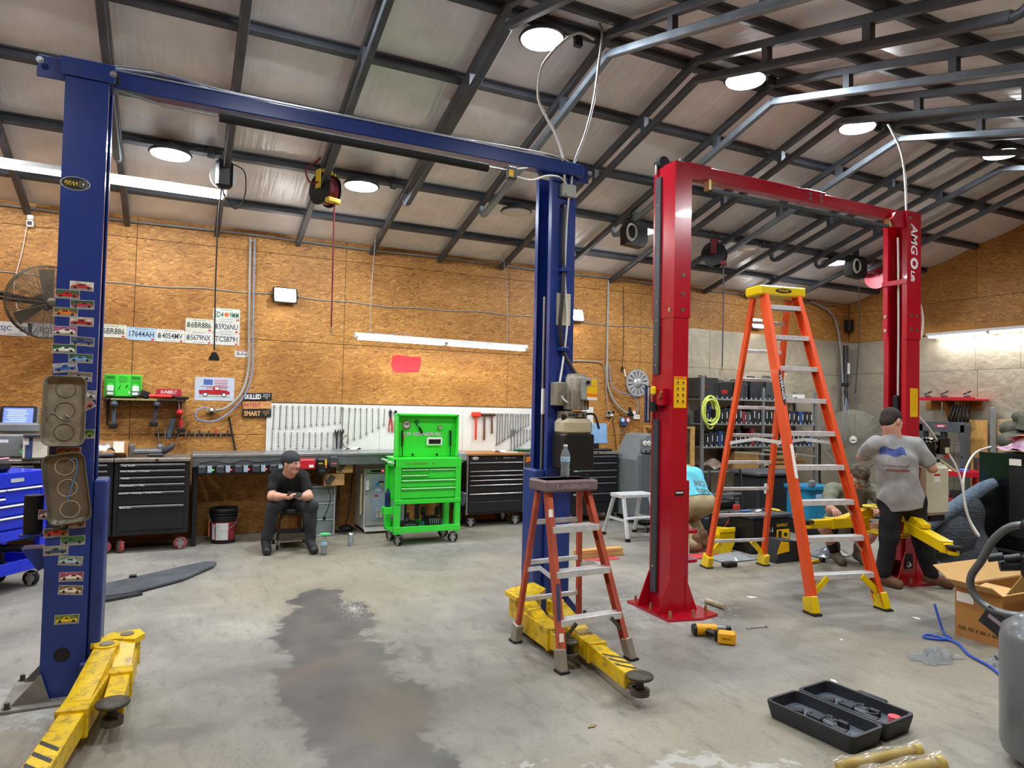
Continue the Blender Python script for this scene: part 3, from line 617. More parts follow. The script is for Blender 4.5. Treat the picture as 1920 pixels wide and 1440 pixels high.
# inside of right column: cylinder and hoses; outside: boxes, labels, hoses
W('lift_cylinder', G().cyl((2.66, 4.8, 1.0), (2.66, 4.8, 3.3), .028, n=14), HOSE, cr); W('cylinder_rod', G().cyl((2.62, 4.83, .9), (2.62, 4.83, 2.5), .012, n=10), STEEL, cr)
W('carriage_strap', G().box((2.585, 4.76, 1.66), (.02, .03, .2), .003), WHITE, cr)
eb = W('electrical_box', G().box((2.70, 4.635, 3.315), (.128, .05, .1), .006), mat('cast_grey', '9da09a', .5, .2), cr); W('box_hole', G().cyl((2.665, 4.6095, 3.28), (2.665, 4.6075, 3.28), .006, n=10), LETB, eb)
W('looping_conduit', G().tube(spline([(2.667, 4.63, 3.344), (2.648, 4.63, 3.561), (2.586, 4.64, 3.740), (2.497, 4.66, 3.890), (2.437, 4.67, 4.025), (2.461, 4.68, 4.240), (2.547, 4.7, 4.388), (2.689, 4.74, 4.552), (2.859, 4.78, 4.69), (3.03, 4.82, 4.70)], 5), .011, 8), CONDUIT, eb)
W('straight_conduit', G().tube(spline([(2.721, 4.63, 3.352), (2.760, 4.64, 3.559), (2.854, 4.65, 3.792), (2.938, 4.66, 4.091), (2.993, 4.68, 4.410), (3.033, 4.7, 4.685), (3.04, 4.75, 4.8)], 5), .011, 8), mat('flex_conduit', 'a9aaa8', .4, .5, .15, 120), eb)
W('drop_cable', G().tube(spline([(2.71, 4.635, 3.262), (2.70, 4.64, 3.1), (2.69, 4.64, 2.75), (2.68, 4.63, 2.68), (2.70, 4.635, 2.5), (2.72, 4.635, 2.3), (2.70, 4.635, 2.07), (2.66, 4.6, 1.92), (2.625, 4.57, 1.75), (2.66, 4.52, 1.66), (2.75, 4.48, 1.65)], 5), .008, 8), CONDUIT, eb)
W('oil_hose', G().tube(spline([(2.665, 4.66, 3.2), (2.665, 4.63, 3.18), (2.662, 4.625, 3.0), (2.662, 4.625, 2.79), (2.674, 4.63, 2.67), (2.66, 4.62, 2.46), (2.645, 4.62, 2.25), (2.678, 4.63, 2.07), (2.73, 4.6, 1.95), (2.78, 4.57, 1.86)], 5), .015, 10), HOSE, cr)
for x, z in ((2.680, 2.688), (2.685, 2.070)): W('hose_clip', G().box((x, 4.63, z), (.07, .055, .03), .004), BLUE, cr)
pl = W('instruction_label', G().box((2.695, 4.6575, 2.385), (.125, .002, .25)), mat('aged_paper', 'c9c5a8', .7, 0, .06), cr)
g = G()
for k in range(20): g.box((2.695, 4.6560, 2.49-.0105*k), (.1-.02*(k % 3), .0006, .003))
W('printed_lines', g, mat('grey_print', '7a776a', .7), pl)['kind'] = 'stuff'
# power unit
pu = W('power_unit', G().box((2.69, 4.6, 1.72), (.2, .11, .18), .006).box((2.74, 4.57, 1.56), (.18, .16, .06), .006), mat('cast_metal_dirty', '8e8a7c', .5, .4, .2, 12, dirt=.3), cr)
g = G().lathe([(.0, .0), (.082, .0), (.086, .01), (.086, .24), (.07, .275), (.0, .28)], (2.755, 4.54, 1.6), n=24)
for k in range(16):
    a = 2*PI*k/16; g.box((2.755+.092*math.cos(a), 4.54+.092*math.sin(a), 1.68), (.016, .006, .15), 0, rot=(0, 0, a))
W('motor', g, mat('motor_grey', 'a09b8c', .45, .4, .15, 10, dirt=.25), pu)
cb = W('switch_box', G().box((2.80, 4.44, 1.76), (.13, .06, .17), .008), mat('cast_grey', '9da09a', .5, .2), pu)
W('warning_label', G().box((2.815, 4.409, 1.735), (.09, .002, .09)).box((2.83, 4.4085, 1.81), (.05, .002, .05)), YSTK, cb)['kind'] = 'stuff'; W('orange_label', G().box((2.815, 4.4085, 1.715), (.089, .002, .022)), mat('orange_sticker', 'e07a18', .5), cb); W('white_label', G().box((2.815, 4.4088, 1.688), (.089, .002, .02)), PAPER, cb); W('push_button', G().cyl((2.775, 4.41, 1.81), (2.775, 4.395, 1.81), .014, n=14), BLACK, cb)
g = G()
for x in (2.67, 2.70, 2.73, 2.79): g.cyl((x, 4.5, 1.562), (x, 4.482, 1.562), .011, n=10)
W('port_plug', g, DKMETAL, pu)['kind'] = 'stuff'
W('release_handle', G().tube(spline([(2.82, 4.5, 1.57), (2.86, 4.45, 1.57), (2.875, 4.43, 1.52), (2.89, 4.42, 1.46)], 4), .009, 8), BLACK, pu)
tk = W('oil_tank', G().box((2.74, 4.55, 1.47), (.25, .2, .13), .03).box((2.76, 4.55, 1.535), (.13, .12, .05), .015), mat('oily_tank_plastic', 'b8ae90', .45, 0, .12, 6, dirt=.15), pu)
W('tank_lower', G().box((2.74, 4.55, 1.285), (.26, .21, .27), .012), BLACK, tk); W('filler_cap', G().cyl((2.655, 4.53, 1.525), (2.64, 4.52, 1.56), .026, n=14), BLACK, tk); W('valve_block', G().box((2.83, 4.5, 1.05), (.04, .05, .12), .005), BLACK, tk)
# arms
lift_arm(BL, (-.3, 4.36), (-.47, 3.02), .07, .2, .125, YEL, split=.48)
lift_arm(BL, (-.21, 4.5), (-.225, 3.76), .07, .2, .11, YEL, split=.5, pad_r=.075, stripes=False)
lift_arm(BL, (2.275, 4.42), (2.25, 3.72), .05, .19, .12, YEL, split=.7, pad_r=.05)
lift_arm(BL, (2.47, 4.3), (2.32, 3.1), .05, .17, .12, YEL, split=.55, pad_r=.075)
for P_ in ([(-.38, 4.4), (-.3, 4.56), (-.15, 4.58), (-.12, 4.48), (-.17, 4.4), (-.27, 4.44)], [(2.19, 4.36), (2.19, 4.55), (2.28, 4.62), (2.5, 4.7), (2.5, 4.5), (2.36, 4.36)]):
    W('arm_yoke', G().prism(P_, .245, .275), YEL, BL); W('yoke_web', G().prism([(x*.8+.2*sum(p[0] for p in P_)/6, y*.6+.4*4.52) for x, y in P_], .1, .246), YEL, BL)
sp = W('spare_pad_post', G().cyl((-.68, 4.5, .88), (-.68, 4.5, 1.08), .045, n=16), RUBBER, cl); W('pad_holder', G().prism([(-.72, .8), (-.6, .8), (-.6, .7), (-.64, .68)], 4.44, 4.56, Matrix(((1, 0, 0, 0), (0, 0, 1, 0), (0, 1, 0, 0), (0, 0, 0, 1)))).box((-.665, 4.5, .87), (.13, .12, .012)), BLUE, cl)['kind'] = 'stuff'
t1, T1 = tray('upper worn metal magnetic tray stuck on the blue left column', -.538, 1.542, 0, worn=1)
obj('wire_hook', G().tube([T1 @ Vector(p) for p in spline([(-.07, -.06, .018), (-.075, -.03, .018), (-.05, -.012, .018), (-.025, -.035, .018), (0, -.05, .018), (.03, -.045, .018), (.0, -.02, .018)], 4)], .0022, 5), STEEL, t1)
t2, T2 = tray('lower steel magnetic tray hanging askew with a blue pick', -.512, 1.13, .14)
one('scribe_pick', G().tube([Tr(-.512, 4.372, 1.13) @ T2 @ Vector(p) for p in spline([(.02, .135, .03), (.04, .15, .032), (.06, .14, .032), (.05, .08, .03), (.0, -.05, .028), (-.005, -.075, .028)], 4)], .003, 6), mat('blue_handle', '4f86b8', .4), 'blue hooked pick lying in the lower magnetic tray', 'pick')
one('thread_stud', G().cyl(Tr(-.512, 4.372, 1.13) @ T2 @ Vector((.005, .035, .017)), Tr(-.512, 4.372, 1.13) @ T2 @ Vector((0, -.03, .017)), .004, n=8), STEEL, 'short threaded steel stud in the lower magnetic tray', 'bolt')
# ================================================================== red two-post lift
REDL = mat('lift_red', 'ae0a24', .25, 0, .06, 3, coat=.35); DKG = mat('dark_grey_cover', '43474c', .45, .2, .08)
RL = thing('two_post_lift', 'new red two-post vehicle lift being assembled', 'vehicle lift', (5.07, 4.48, 0))
rc = W('column', G().prism(cpoly(3.535, 3.69, 4.36, 4.62), .015, 2.42), REDL, RL); rc['label'] = 'left red column with dark cover strip and yellow warning label'
rr = W('column', G().prism(cpoly(6.40, 6.60, 4.36, 4.60, open_=-1), .015, 2.42), REDL, RL); rr['label'] = 'right red column with white lettering'
W('column_extension', G().prism(cpoly(3.53, 3.697, 4.352, 4.628, .012), 2.36, 3.62), REDL, rc); W('column_extension', G().prism(cpoly(6.392, 6.607, 4.352, 4.607, .012, open_=-1), 2.36, 3.63), REDL, rr)
def rbolts(par, ps, d):
    for p in ps:
        g = G(); bolt(g, p, d, .012, .012); W('joint_bolt', g, CHROME, par)
rbolts(rc, [(3.62, 4.352, 2.42), (3.62, 4.352, 2.55), (3.62, 4.352, 2.7)], (0, -1, 0)); rbolts(rc, [(3.53, 4.4, 2.42)], (-1, 0, 0))
rbolts(rr, [(6.46, 4.352, z) for z in (2.46, 2.6)]+[(6.55, 4.352, z) for z in (2.46, 2.6)]+[(6.43, 4.352, 3.48), (6.43, 4.352, 3.56)], (0, -1, 0)); rbolts(rr, [(6.392, 4.58, z) for z in (2.46, 2.6)], (-1, 0, 0))
W('tie_strap', G().box((6.386, 4.48, 2.93), (.012, .27, .05), .003), REDL, rr)
for x0, c in ((3.535, rc), (6.40, rr)):
    bx = x0+.1; W('base_plate', G().prism([(bx-.22, 4.22), (bx+.05, 4.16), (bx+.25, 4.2), (bx+.27, 4.62), (bx+.2, 4.78), (bx-.2, 4.78)], .0, .02), REDL, c)
    for s, dy in ((-1, 4.36), (-1, 4.62), (1, 4.36), (1, 4.62)):
        e = x0 if s < 0 else x0+.155
        W('gusset', G().prism([(e, .02), (e+s*.12, .02), (e, .3)], dy-.006, dy+.006, Matrix(((1, 0, 0, 0), (0, 0, 1, 0), (0, 1, 0, 0), (0, 0, 0, 1)))), REDL, c)
    for dx, dy in ((-.17, 4.26), (-.17, 4.5), (-.16, 4.72), (.02, 4.22), (.2, 4.28), (.2, 4.6)):
        g = G(); bolt(g, (bx+dx, dy, .02), (0, 0, 1), .013, .05); W('anchor_bolt', g, mat('brass_bolt', 'b59b6a', .35, .8), c)
W('cover_strip', G().box((3.523, 4.545, .84), (.02, .07, 1.4), .003), DKG, rc); W('cover_strip', G().box((3.523, 4.555, 2.72), (.02, .07, 1.63), .003), DKG, rc)
for z in (.35, .75, 1.15, 1.5, 1.98, 2.15, 2.35, 2.5, 3.3):
    g = G(); bolt(g, (3.513, 4.548, z), (-1, 0, 0), .006, .004); W('cover_screw', g, CHROME, rc)
W('cable_rod', G().cyl((3.53, 4.55, .16), (3.53, 4.55, .3), .01, n=10), mat('brass_bolt', 'b59b6a', .35, .8), rc)
lk = W('lock_release', G().box((3.51, 4.46, 1.72), (.05, .09, .14), .006), REDL, rc); W('release_lever', G().tube([(3.49, 4.47, 1.7), (3.46, 4.42, 1.72), (3.45, 4.39, 1.76)], .009, 8), mat('brass_bolt', 'b59b6a', .35, .8), lk); W('release_knob', G().box((3.47, 4.52, 1.77), (.03, .06, .07), .012), YELN, lk); W('solenoid', G().cyl((3.49, 4.53, 1.6), (3.49, 4.53, 1.68), .03, n=14), BLACK, lk)
yl = W('warning_sticker', G().box((3.612, 4.359, 1.76), (.125, .002, .25)), YSTK, rc)
W('sticker_header', G().box((3.612, 4.3575, 1.872), (.115, .001, .02)), mat('orange_sticker', 'e07a18', .5), yl)
g = G()
for r in range(4):
    for c in range(2):
        cx, cz = 3.585+c*.055, 1.835-r*.05
        g.prism([(cx-.012, cz-.006), (cx-.004, cz+.004), (cx-.008, cz+.012), (cx+.004, cz+.012), (cx+.014, cz+.002), (cx+.008, cz-.008), (cx, cz-.002)], 0, .0008, Tr(0, 4.358, 0) @ XZ)
        g.box((cx, 4.3575, cz-.014), (.03, .0008, .003))
W('pictogram', g, LETB, yl)['kind'] = 'stuff'
nl = W('name_plate', G().box((3.62, 4.359, .955), (.085, .002, .04)), LETB, rc); W('plate_text', G().box((3.62, 4.3575, .96), (.07, .001, .012)), PAPER, nl)
# crossbeam in two bolted halves and the shutoff rod under it
xb = W('crossbeam', G().box((4.5, 4.48, 3.6), (1.66, .1, .11), .004), REDL, RL); xb2 = W('crossbeam', G().box((5.78, 4.48, 3.595), (1.42, .086, .1), .004), REDL, RL)
W('beam_joint_plate', G().box((5.2, 4.48, 3.6), (.26, .112, .118), .004), REDL, xb); rbolts(xb, [(5.13, 4.424, 3.62), (5.27, 4.424, 3.62), (5.13, 4.424, 3.57), (5.27, 4.424, 3.57)], (0, -1, 0))
W('head_plate', G().prism([(3.69, 3.52), (3.86, 3.54), (3.95, 3.6), (3.95, 3.655), (3.69, 3.655)], 4.41, 4.43, Matrix(((1, 0, 0, 0), (0, 0, 1, 0), (0, 1, 0, 0), (0, 0, 0, 1)))), REDL, xb); W('head_plate', G().prism([(6.4, 3.46), (6.28, 3.46), (6.2, 3.52), (6.26, 3.6), (6.4, 3.645)], 4.38, 4.42, Matrix(((1, 0, 0, 0), (0, 0, 1, 0), (0, 1, 0, 0), (0, 0, 0, 1)))), REDL, xb2)
W('shutoff_bar', G().bar((3.95, 4.42, 3.46), (6.2, 4.42, 3.46), .03, .025), DKMETAL, xb)
for x in (3.93, 6.22): W('bar_bracket', G().box((x, 4.43, 3.5), (.03, .06, .09), .003), mat('brass_bolt', 'b59b6a', .35, .8), xb)
W('sheave', G().cyl((3.55, 4.52, 3.66), (3.55, 4.6, 3.66), .05, n=18), DKMETAL, rc); W('sheave_bracket', G().tube([(3.51, 4.58, 3.56), (3.515, 4.58, 3.68), (3.56, 4.56, 3.7), (3.64, 4.5, 3.66)], .012, 8), STEEL, rc)
g = G(); bolt(g, (3.66, 4.45, 3.655), (0, 0, 1), .016, .03); W('top_bolt', g, CHROME, rc)
# carriage of the left column with its red arm clevises, rubber door guard
W('guard_strip', G().box((3.715, 4.46, .87), (.04, .05, .46), .008), RUBBER, rc)
W('carriage', G().box((3.72, 4.49, .6), (.06, .2, .9), .006), REDL, rc)
for z in (.36, .6): W('arm_clevis', G().prism(rrect(.22, .16, .06, 5, 3.84, 4.56), z, z+.025), REDL, rc)
W('plastic_wrap', G().box((3.80, 4.53, .49), (.1, .12, .18), .03), mat('bubble_wrap', 'd8d2bc', .35, 0, .15, 30, .5, 40), rc)
# right column details
for s, sz, z, w_, hh in (('AMG', .12, 3.355, .31, .1), ('Lift', .07, 2.985, .11, .06)):
    WT(s, sz, LETW, rr, Tr(6.5 if s == 'AMG' else 6.48, 4.3505, z) @ XZ @ Rz(-PI/2), width=w_, height=hh, shear=.15, bold=.002)
g = G().add(*ring((0, 0), .056, .034, 0, .001, 20), T=Tr(6.5, 4.351, 3.115) @ XZ)
for k in range(8): g.box((6.5+.032*math.cos(k*PI/4), 4.3508, 3.115+.032*math.sin(k*PI/4)), (.013, .0008, .013), rot=(0, -k*PI/4, 0))
W('gear_emblem', g, LETW, rr)['kind'] = 'stuff'
ys = W('warning_sticker', G().box((6.515, 4.359, 1.74), (.115, .002, .28)), YSTK, rr)
g = G()
for k in range(14): g.box((6.515, 4.3575, 1.86-.016*k), (.09-.02*(k % 2), .0006, .0025))
W('printed_lines', g, mat('dark_yellow_print', '8a7210', .6), ys)['kind'] = 'stuff'
W('inner_conduit', G().tube(spline([(6.47, 4.5, 3.4), (6.45, 4.48, 3.0), (6.455, 4.48, 2.4), (6.45, 4.48, 1.9), (6.44, 4.47, 1.5)], 5), .011, 8), CONDUIT, rr); W('inner_line', G().tube([(6.5, 4.5, 2.4), (6.47, 4.48, 1.75)], .006, 6), STEEL, rr)
W('carriage_bumper', G().box((6.42, 4.48, 1.56), (.05, .05, .5), .01), RUBBER, rr); W('carriage', G().box((6.40, 4.48, .75), (.08, .2, 1.1), .006), REDL, rr)
W('lock_window', G().box((6.43, 4.348, .2), (.12, .008, .14), .003), RUBBER, rr); g = G(); bolt(g, (6.42, 4.345, .17), (0, -1, 0), .018, .02); W('lock_wheel', g, CHROME, rr)
W('roof_conduit', G().tube(spline([(6.52, 4.45, 3.6), (6.53, 4.46, 3.8), (6.56, 4.5, 4.1), (6.56, 4.55, 4.35), (6.52, 4.65, 4.62)], 5), .011, 8), CONDUIT, rr); W('side_conduit', G().tube(spline([(6.61, 4.42, 2.8), (6.69, 4.42, 2.74), (6.74, 4.42, 2.6), (6.72, 4.42, 2.42), (6.62, 4.42, 2.3)], 5), .011, 8), CONDUIT, rr)
# arms of the red lift (raised, yellow) and its power unit
lift_arm(RL, (6.28, 4.70), (5.52, 4.76), .49, .59, .1, YELN, pad_r=.06, stripes=False, pads=RUBBER, split=.62, padup=.0, wedge=True)
lift_arm(RL, (6.28, 4.25), (6.0, 3.66), .52, .62, .1, YELN, pad_r=.065, stripes=False, pads=RUBBER, split=.85, drop=.1, padup=.0)
W('arm_yoke', G().box((6.3, 4.5, .45), (.18, .4, .025), .01).box((6.3, 4.5, .7), (.18, .4, .025), .01), YELN, RL)['kind'] = 'stuff'
p2 = W('power_unit', G().box((6.70, 4.45, 1.22), (.2, .12, .14), .006).box((6.80, 4.42, 1.155), (.2, .16, .05), .006), BLACK, rr)
GLB = mat('gloss_black', '0e0f11', .15, 0, .1, coat=.4)
W('motor', G().lathe([(0, 0), (.085, 0), (.095, .02), (.095, .15), (.08, .18), (0, .185)], (6.79, 4.42, 1.19), n=22).lathe([(0, 0), (.09, 0), (.09, .16), (0, .165)], (6.69, 4.42, 1.31), (1, 0, 0), n=22), GLB, p2)['kind'] = 'stuff'
sb = W('switch_box', G().box((6.97, 4.38, 1.31), (.16, .1, .16), .01), GLB, p2); W('cover_plate', G().box((6.99, 4.327, 1.27), (.07, .004, .06), .002), mat('cream_plastic', 'cfc89e', .5), sb); W('red_switch', G().box((6.99, 4.328, 1.21), (.075, .004, .03)), RED, sb)
tk2 = W('oil_tank', G().box((6.82, 4.40, .88), (.33, .22, .5), .035).box((6.82, 4.40, 1.13), (.2, .14, .04), .01), mat('cream_tank', 'd5d2b8', .4, 0, .04), p2)
W('tank_label', G().box((6.77, 4.2885, 1.0), (.09, .002, .085)), PAPER, tk2); W('label_band', G().box((6.77, 4.287, 1.033), (.09, .002, .018)), RED, tk2); W('yellow_clip', G().box((6.70, 4.3, 1.125), (.06, .03, .02), .004), YELN, tk2); W('tank_foot', G().box((6.84, 4.40, .6), (.22, .16, .07), .01), BLACK, tk2); W('drain_handle', G().tube([(6.93, 4.35, 1.17), (7.0, 4.3, 1.1), (7.04, 4.27, 1.06)], .01, 8), mat('cream_plastic', 'cfc89e', .5), tk2)
W('supply_cable', G().tube(spline([(7.02, 4.36, 1.26), (7.06, 4.3, 1.15), (7.1, 4.25, .95), (7.08, 4.2, .7), (7.12, 4.15, .5), (7.3, 4.2, .42), (7.45, 4.4, .6), (7.55, 4.5, .95), (7.9, 4.6, 1.2), (8.25, 4.62, 1.28)], 6), .011, 8), CONDUIT, p2); W('feed_conduit', G().tube(spline([(6.62, 4.38, 1.6), (6.75, 4.37, 1.5), (6.9, 4.37, 1.36)], 4), .012, 8), CONDUIT, p2)
one('spirit_level', G().box((0, 0, 0), (.05, .024, .3), .003).box((0, -.006, 0), (.02, .016, .28), .003, 1), [mat('level_blue', '24406e', .4), WHITE], 'blue and white spirit level standing against the left red column', 'spirit level', (3.49, 4.62, 1.66))
# ================================================================== things on the back wall
WF = WY-.0125
ORD = ['first', 'second', 'third', 'fourth', 'fifth', 'sixth', 'seventh', 'eighth', 'ninth', 'tenth', 'eleventh', 'twelfth', 'thirteenth', 'fourteenth', 'fifteenth', 'sixteenth']
def nth(i, n, side='left'):
    return 'leftmost' if i == 0 else 'rightmost' if i == n-1 else ORD[i]+' from the left'
PLATES = [(-.695, 2.37, '6BR886', 'dfe3d2', '2a3a40', 'Minnesota', '', 'green-white plate 6BR886 half hidden by the blue left column'), (-.395, 2.355, '17644AH', 'b9d3e6', '24406a', 'WASHINGTON', '', 'pale blue plate 17644AH on the board wall'),
    (-.098, 2.353, '4054MV', 'e4e6e2', '3a4450', 'FIRST IN FLIGHT', 'South Carolina', 'white plate 4054MV on the board wall'), (.205, 2.352, '5679NX', 'e4e6e2', '3a4450', 'FIRST IN FLIGHT', 'South Carolina', 'white plate 5679NX under the upper plate 6BR886'),
    (.205, 2.502, '6BR886', 'dfe3d2', '2a3a40', 'Minnesota', '', 'green-white plate 6BR886 above plate 5679NX'), (.503, 2.648, 'ED4  9MM', 'dfe8df', '2f6a5c', 'MYFLORIDA.COM', 'IN GOD WE TRUST', 'topmost plate ED4 9MM with an orange picture'),
    (.505, 2.503, '5926NU', 'e4e6e2', '3a4450', 'FIRST IN FLIGHT', 'North Carolina', 'white plate 5926NU in the right plate stack'), (.507, 2.352, 'TCS8791', 'dfe2de', '39424c', 'GEORGIA', '', 'plate TCS8791 at the bottom of the right plate stack'),
    (-1.59, 2.33, 'SJC 766', 'e2e6ea', '34507a', '', 'SOUTH CAROLINA', 'plate SJC 766 behind the wall fan at the left edge'), (-1.335, 2.335, 'RO3', 'cfd8e2', '7a5a4a', '', '', 'flag-patterned plate RO3 behind the wall fan cage')]
for x, z, s, bg, fg, top, bot, lb in PLATES:
    t = thing('licence_plate', lb, 'plate', (x, WF-.002, z), 0, 'number plates on the board wall')
    obj('plate', G().prism(rrect(.3, .15, .014, 3), 0, .0015, XZ), mat('plate_'+bg, bg, .35, .2, .05, 14), t)
    obj('plate_rim', G().add(*(lambda P, n: ([(a, b, .0015) for a, b in P]+[(a*.975, b*.95, .0015) for a, b in P]+[(a*.985, b*.97, .004) for a, b in P], [(i, (i+1) % n, 2*n+(i+1) % n, 2*n+i) for i in range(n)]+[(2*n+i, 2*n+(i+1) % n, n+(i+1) % n, n+i) for i in range(n)]))(rrect(.3, .15, .014, 3), 16), T=XZ), mat('plate_'+bg, bg), t)
    m = mat('plate_ink_'+fg, fg, .5); w = .036*len(s.replace('  ', ' '))
    if ' ' in s:
        for q, qx in zip(s.split(), (-.085, .085)): text(q, .1, m, t, Tr(qx, -.0022, -.002) @ XZ, width=.1, height=.068, bold=.0015)
    else: text(s, .1, m, t, Tr(.02 if len(s) < 7 else 0, -.0022, -.002) @ XZ, width=min(.275, w), height=.068, bold=.0015)
    if top: text(top, .03, mat('plate_ink_'+('2a5f8a' if top in ('WASHINGTON', 'GEORGIA') else fg), '2a5f8a'), t, Tr(0, -.0022, .055) @ XZ, width=.13, height=.014)
    if bot: text(bot, .03, m, t, Tr(0, -.0022, -.057) @ XZ, width=.14, height=.014)
    g = G()
    for sx in (-.11, .11): g.cyl((sx, -.001, .062), (sx, -.004, .062), .004, n=8)
    obj('screw', g, DKMETAL, t)['kind'] = 'stuff'
    obj('sticker', G().box((.115 if len(s) < 8 else .125, -.002, -.058), (.03, .001, .02)), mat('plate_tab', {'d': 'c9343a', 'e': 'd8c23a'}.get(bg[0], '3f8a7a'), .5), t)
    if 'ED4' in s: obj('orange_emblem', G().cyl((.0, -.0022, 0), (0, -.003, 0), .028, n=16), mat('orange_fruit', 'e0702a', .5), t)
    if '6BR' in s or bg == 'e4e6e2': obj('emblem', G().prism([(-.135, -.03), (-.1, -.035), (-.095, .0), (-.11, .035), (-.13, .02)], 0, .001, Tr(0, -.002, 0) @ XZ), mat('emblem_grey', '6a7a74', .5, 0, .3, 60), t)
nv = one('novelty_plate', G().prism(rrect(.145, .085, .008, 3), 0, .0015, XZ).box((0, -.002, .032), (.13, .001, .014), 0, 1).prism([(-.06, -.03), (-.06, .01), (-.03, .02), (-.01, -.01), (.0, .015), (.02, .02), (.03, -.015), (.055, .02), (.06, -.03), (.03, -.02)], .0015, .0022, XZ, 2), [mat('plate_e4e6e2', 'e4e6e2'), mat('dusty_red', 'b0584e', .6), mat('mid_grey', '8f9296', .6)], 'small novelty plate beside the grey air pipe', 'plate', (.685, WF-.002, 2.187))
# ---- wall fan on the left
def wire_fan(label, loc, rot, R_, ring_m, n=30, spokes=16, blades=3, arm=None, name='caged_fan', deep=.1, wr=.0022):
    t = thing(name, label, 'fan', loc); t.rotation_euler = rot          # axis along local -Y
    for nm, y0, dome in (('front_grille', -deep, .05), ('rear_grille', .02, -.05)):
        g = G()
        for k in range(n):
            r = R_*(.16+.84*k/(n-1)); y = y0-dome*(1-(r/R_)**2)*1.0
            g.tube([(r*math.cos(a*2*PI/36), y, r*math.sin(a*2*PI/36)) for a in range(36)], wr if k < n-1 else wr*2.6, 4, closed=True)
        for k in range(spokes):
            a = 2*PI*k/spokes; g.tube([(r*math.cos(a), y0-dome*(1-(r/R_)**2)-.002, r*math.sin(a)) for r in (R_*.14, R_*.5, R_*.8, R_)], wr*1.5, 4)
        obj(nm, g, ring_m, t)['kind'] = 'stuff'
    obj('cage_band', G().tube([(R_*math.cos(a*2*PI/40), -deep/2+.01, R_*math.sin(a*2*PI/40)) for a in range(40)], .008, 6, closed=True), ring_m, t)
    obj('hub_cap', G().lathe([(R_*.15, 0), (R_*.15, .012), (R_*.07, .02), (0, .02)], (0, -deep-.045, 0), (0, -1, 0), n=20), ring_m, t)
    obj('motor', G().cyl((0, .05, 0), (0, .2, 0), .09, .075, n=20), DKMETAL, t)
    for k in range(blades):
        a = 2*PI*k/blades+.4; T = Matrix.Rotation(a, 4, 'Y')
        g = G().grid(6, 4, lambda u, v: T @ Vector((R_*(.1+.8*u), -.04+.06*(v-.5)*(1-.3*u), R_*.28*(v-.5)*(.7+.6*u)))); obj('blade', g, mat('fan_blade', '5a5348', .5, .4), t)
    if arm: obj('wall_arm', arm, BLACK, t)
    return t
CAGE = mat('dark_wire', '4c453a', .45, .5)
wire_fan('wire-caged fan on the board wall, half hidden by the blue left column', (-1.24, 8.45, 2.58), (.12, 0, .45), .37, CAGE, arm=G().tube([(-.02, .2, 0), (-.3, .1, .03), (-.75, .12, .07)], .022, 10).tube([(-.02, .2, -.02), (-.3, .12, -.02), (-.75, .14, .05)], .015, 8))
# ---- green first aid / eyewash station, wall shelf and its contents
GRN = mat('safety_green', '3fd43a', .4, 0, .05)
t = thing('eyewash_station', 'bright green eyewash station standing on the black wall shelf', 'first aid', (-.555, 8.93, 1.627))
obj('back_panel', G().box((0, 0, .125), (.37, .05, .25), .008), GRN, t)
for x in (-.125, .125):
    obj('bottle_niche', G().box((x, -.027, .13), (.1, .006, .22), .003), mat('safety_green_dark', '2aa52a', .45), t); b = obj('eyewash_bottle', G().box((x, -.05, .07), (.07, .04, .12), .012), mat('pale_bottle', 'cfe6dc', .3), t); obj('bottle_strap', G().box((x, -.072, .06), (.085, .003, .008)), LETB, b); obj('bottle_cap', G().box((x, -.05, .135), (.05, .03, .02), .006), mat('safety_green', '3fd43a'), b)
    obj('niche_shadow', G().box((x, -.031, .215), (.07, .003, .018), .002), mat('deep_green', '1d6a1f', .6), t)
text('EMERGENCY', .016, LETB, t, Tr(0, -.0262, .222) @ XZ, width=.075); text('EYE WASH', .016, LETB, t, Tr(0, -.0262, .203) @ XZ, width=.09)
g = G()
for k in range(3): g.box((0, -.0258, .185-.012*k), (.11-.02*k, .0008, .004))
g.prism([(-.05, .06), (-.03, .1), (-.02, .14), (-.035, .12), (-.045, .1)], 0, .001, Tr(0, -.0256, 0) @ XZ).prism([(.02, .09), (.045, .11), (.05, .14), (.03, .13)], 0, .001, Tr(0, -.0256, 0) @ XZ)
obj('instructions', g, mat('deep_green', '1d6a1f', .6), t)['kind'] = 'stuff'
g = G()
for k in range(3): g.box((.065, -.0258, .05), (.006, .0008, .036), rot=(0, k*PI/3, 0))
obj('star_of_life', g, LETW, t)['kind'] = 'stuff'
t = thing('tool_shelf', 'black tool shelf with steel holder rings on the board wall', 'shelf', (-.33, WF, 1.6))
obj('top', G().box((0, -.13, 0), (.84, .26, .02), .003), mat('shelf_black', '2f2e2a', .5, .2, .2, 12, dirt=.2), t)
obj('hazard_edge', G().box((-.1, -.262, 0), (.45, .003, .018)), mat('faded_yellow_edge', '8f8a5c', .6, 0, .3, 30), t)
for x in (-.37, .37): obj('bracket', G().prism([(-.0, -.01), (-.25, -.01), (-.2, -.06), (-.04, -.3), (0, -.3)], x-.004, x+.004, YZ) if 0 else G().prism([(0, -.01), (-.25, -.01), (-.04, -.3), (0, -.3)], x-.006, x+.006, YZ), mat('shelf_black', '2f2e2a'), t)
for k in range(6): obj('holder_ring', G().tube([(-.26+.105*k+.045*math.cos(a*PI/9), -.17+.045*math.sin(a*PI/9), -.045) for a in range(18)], .004, 6, closed=True).box((-.26+.105*k, -.12, -.028), (.01, .004, .04)), mat('ring_dark', '4a4438', .5, .4), t)
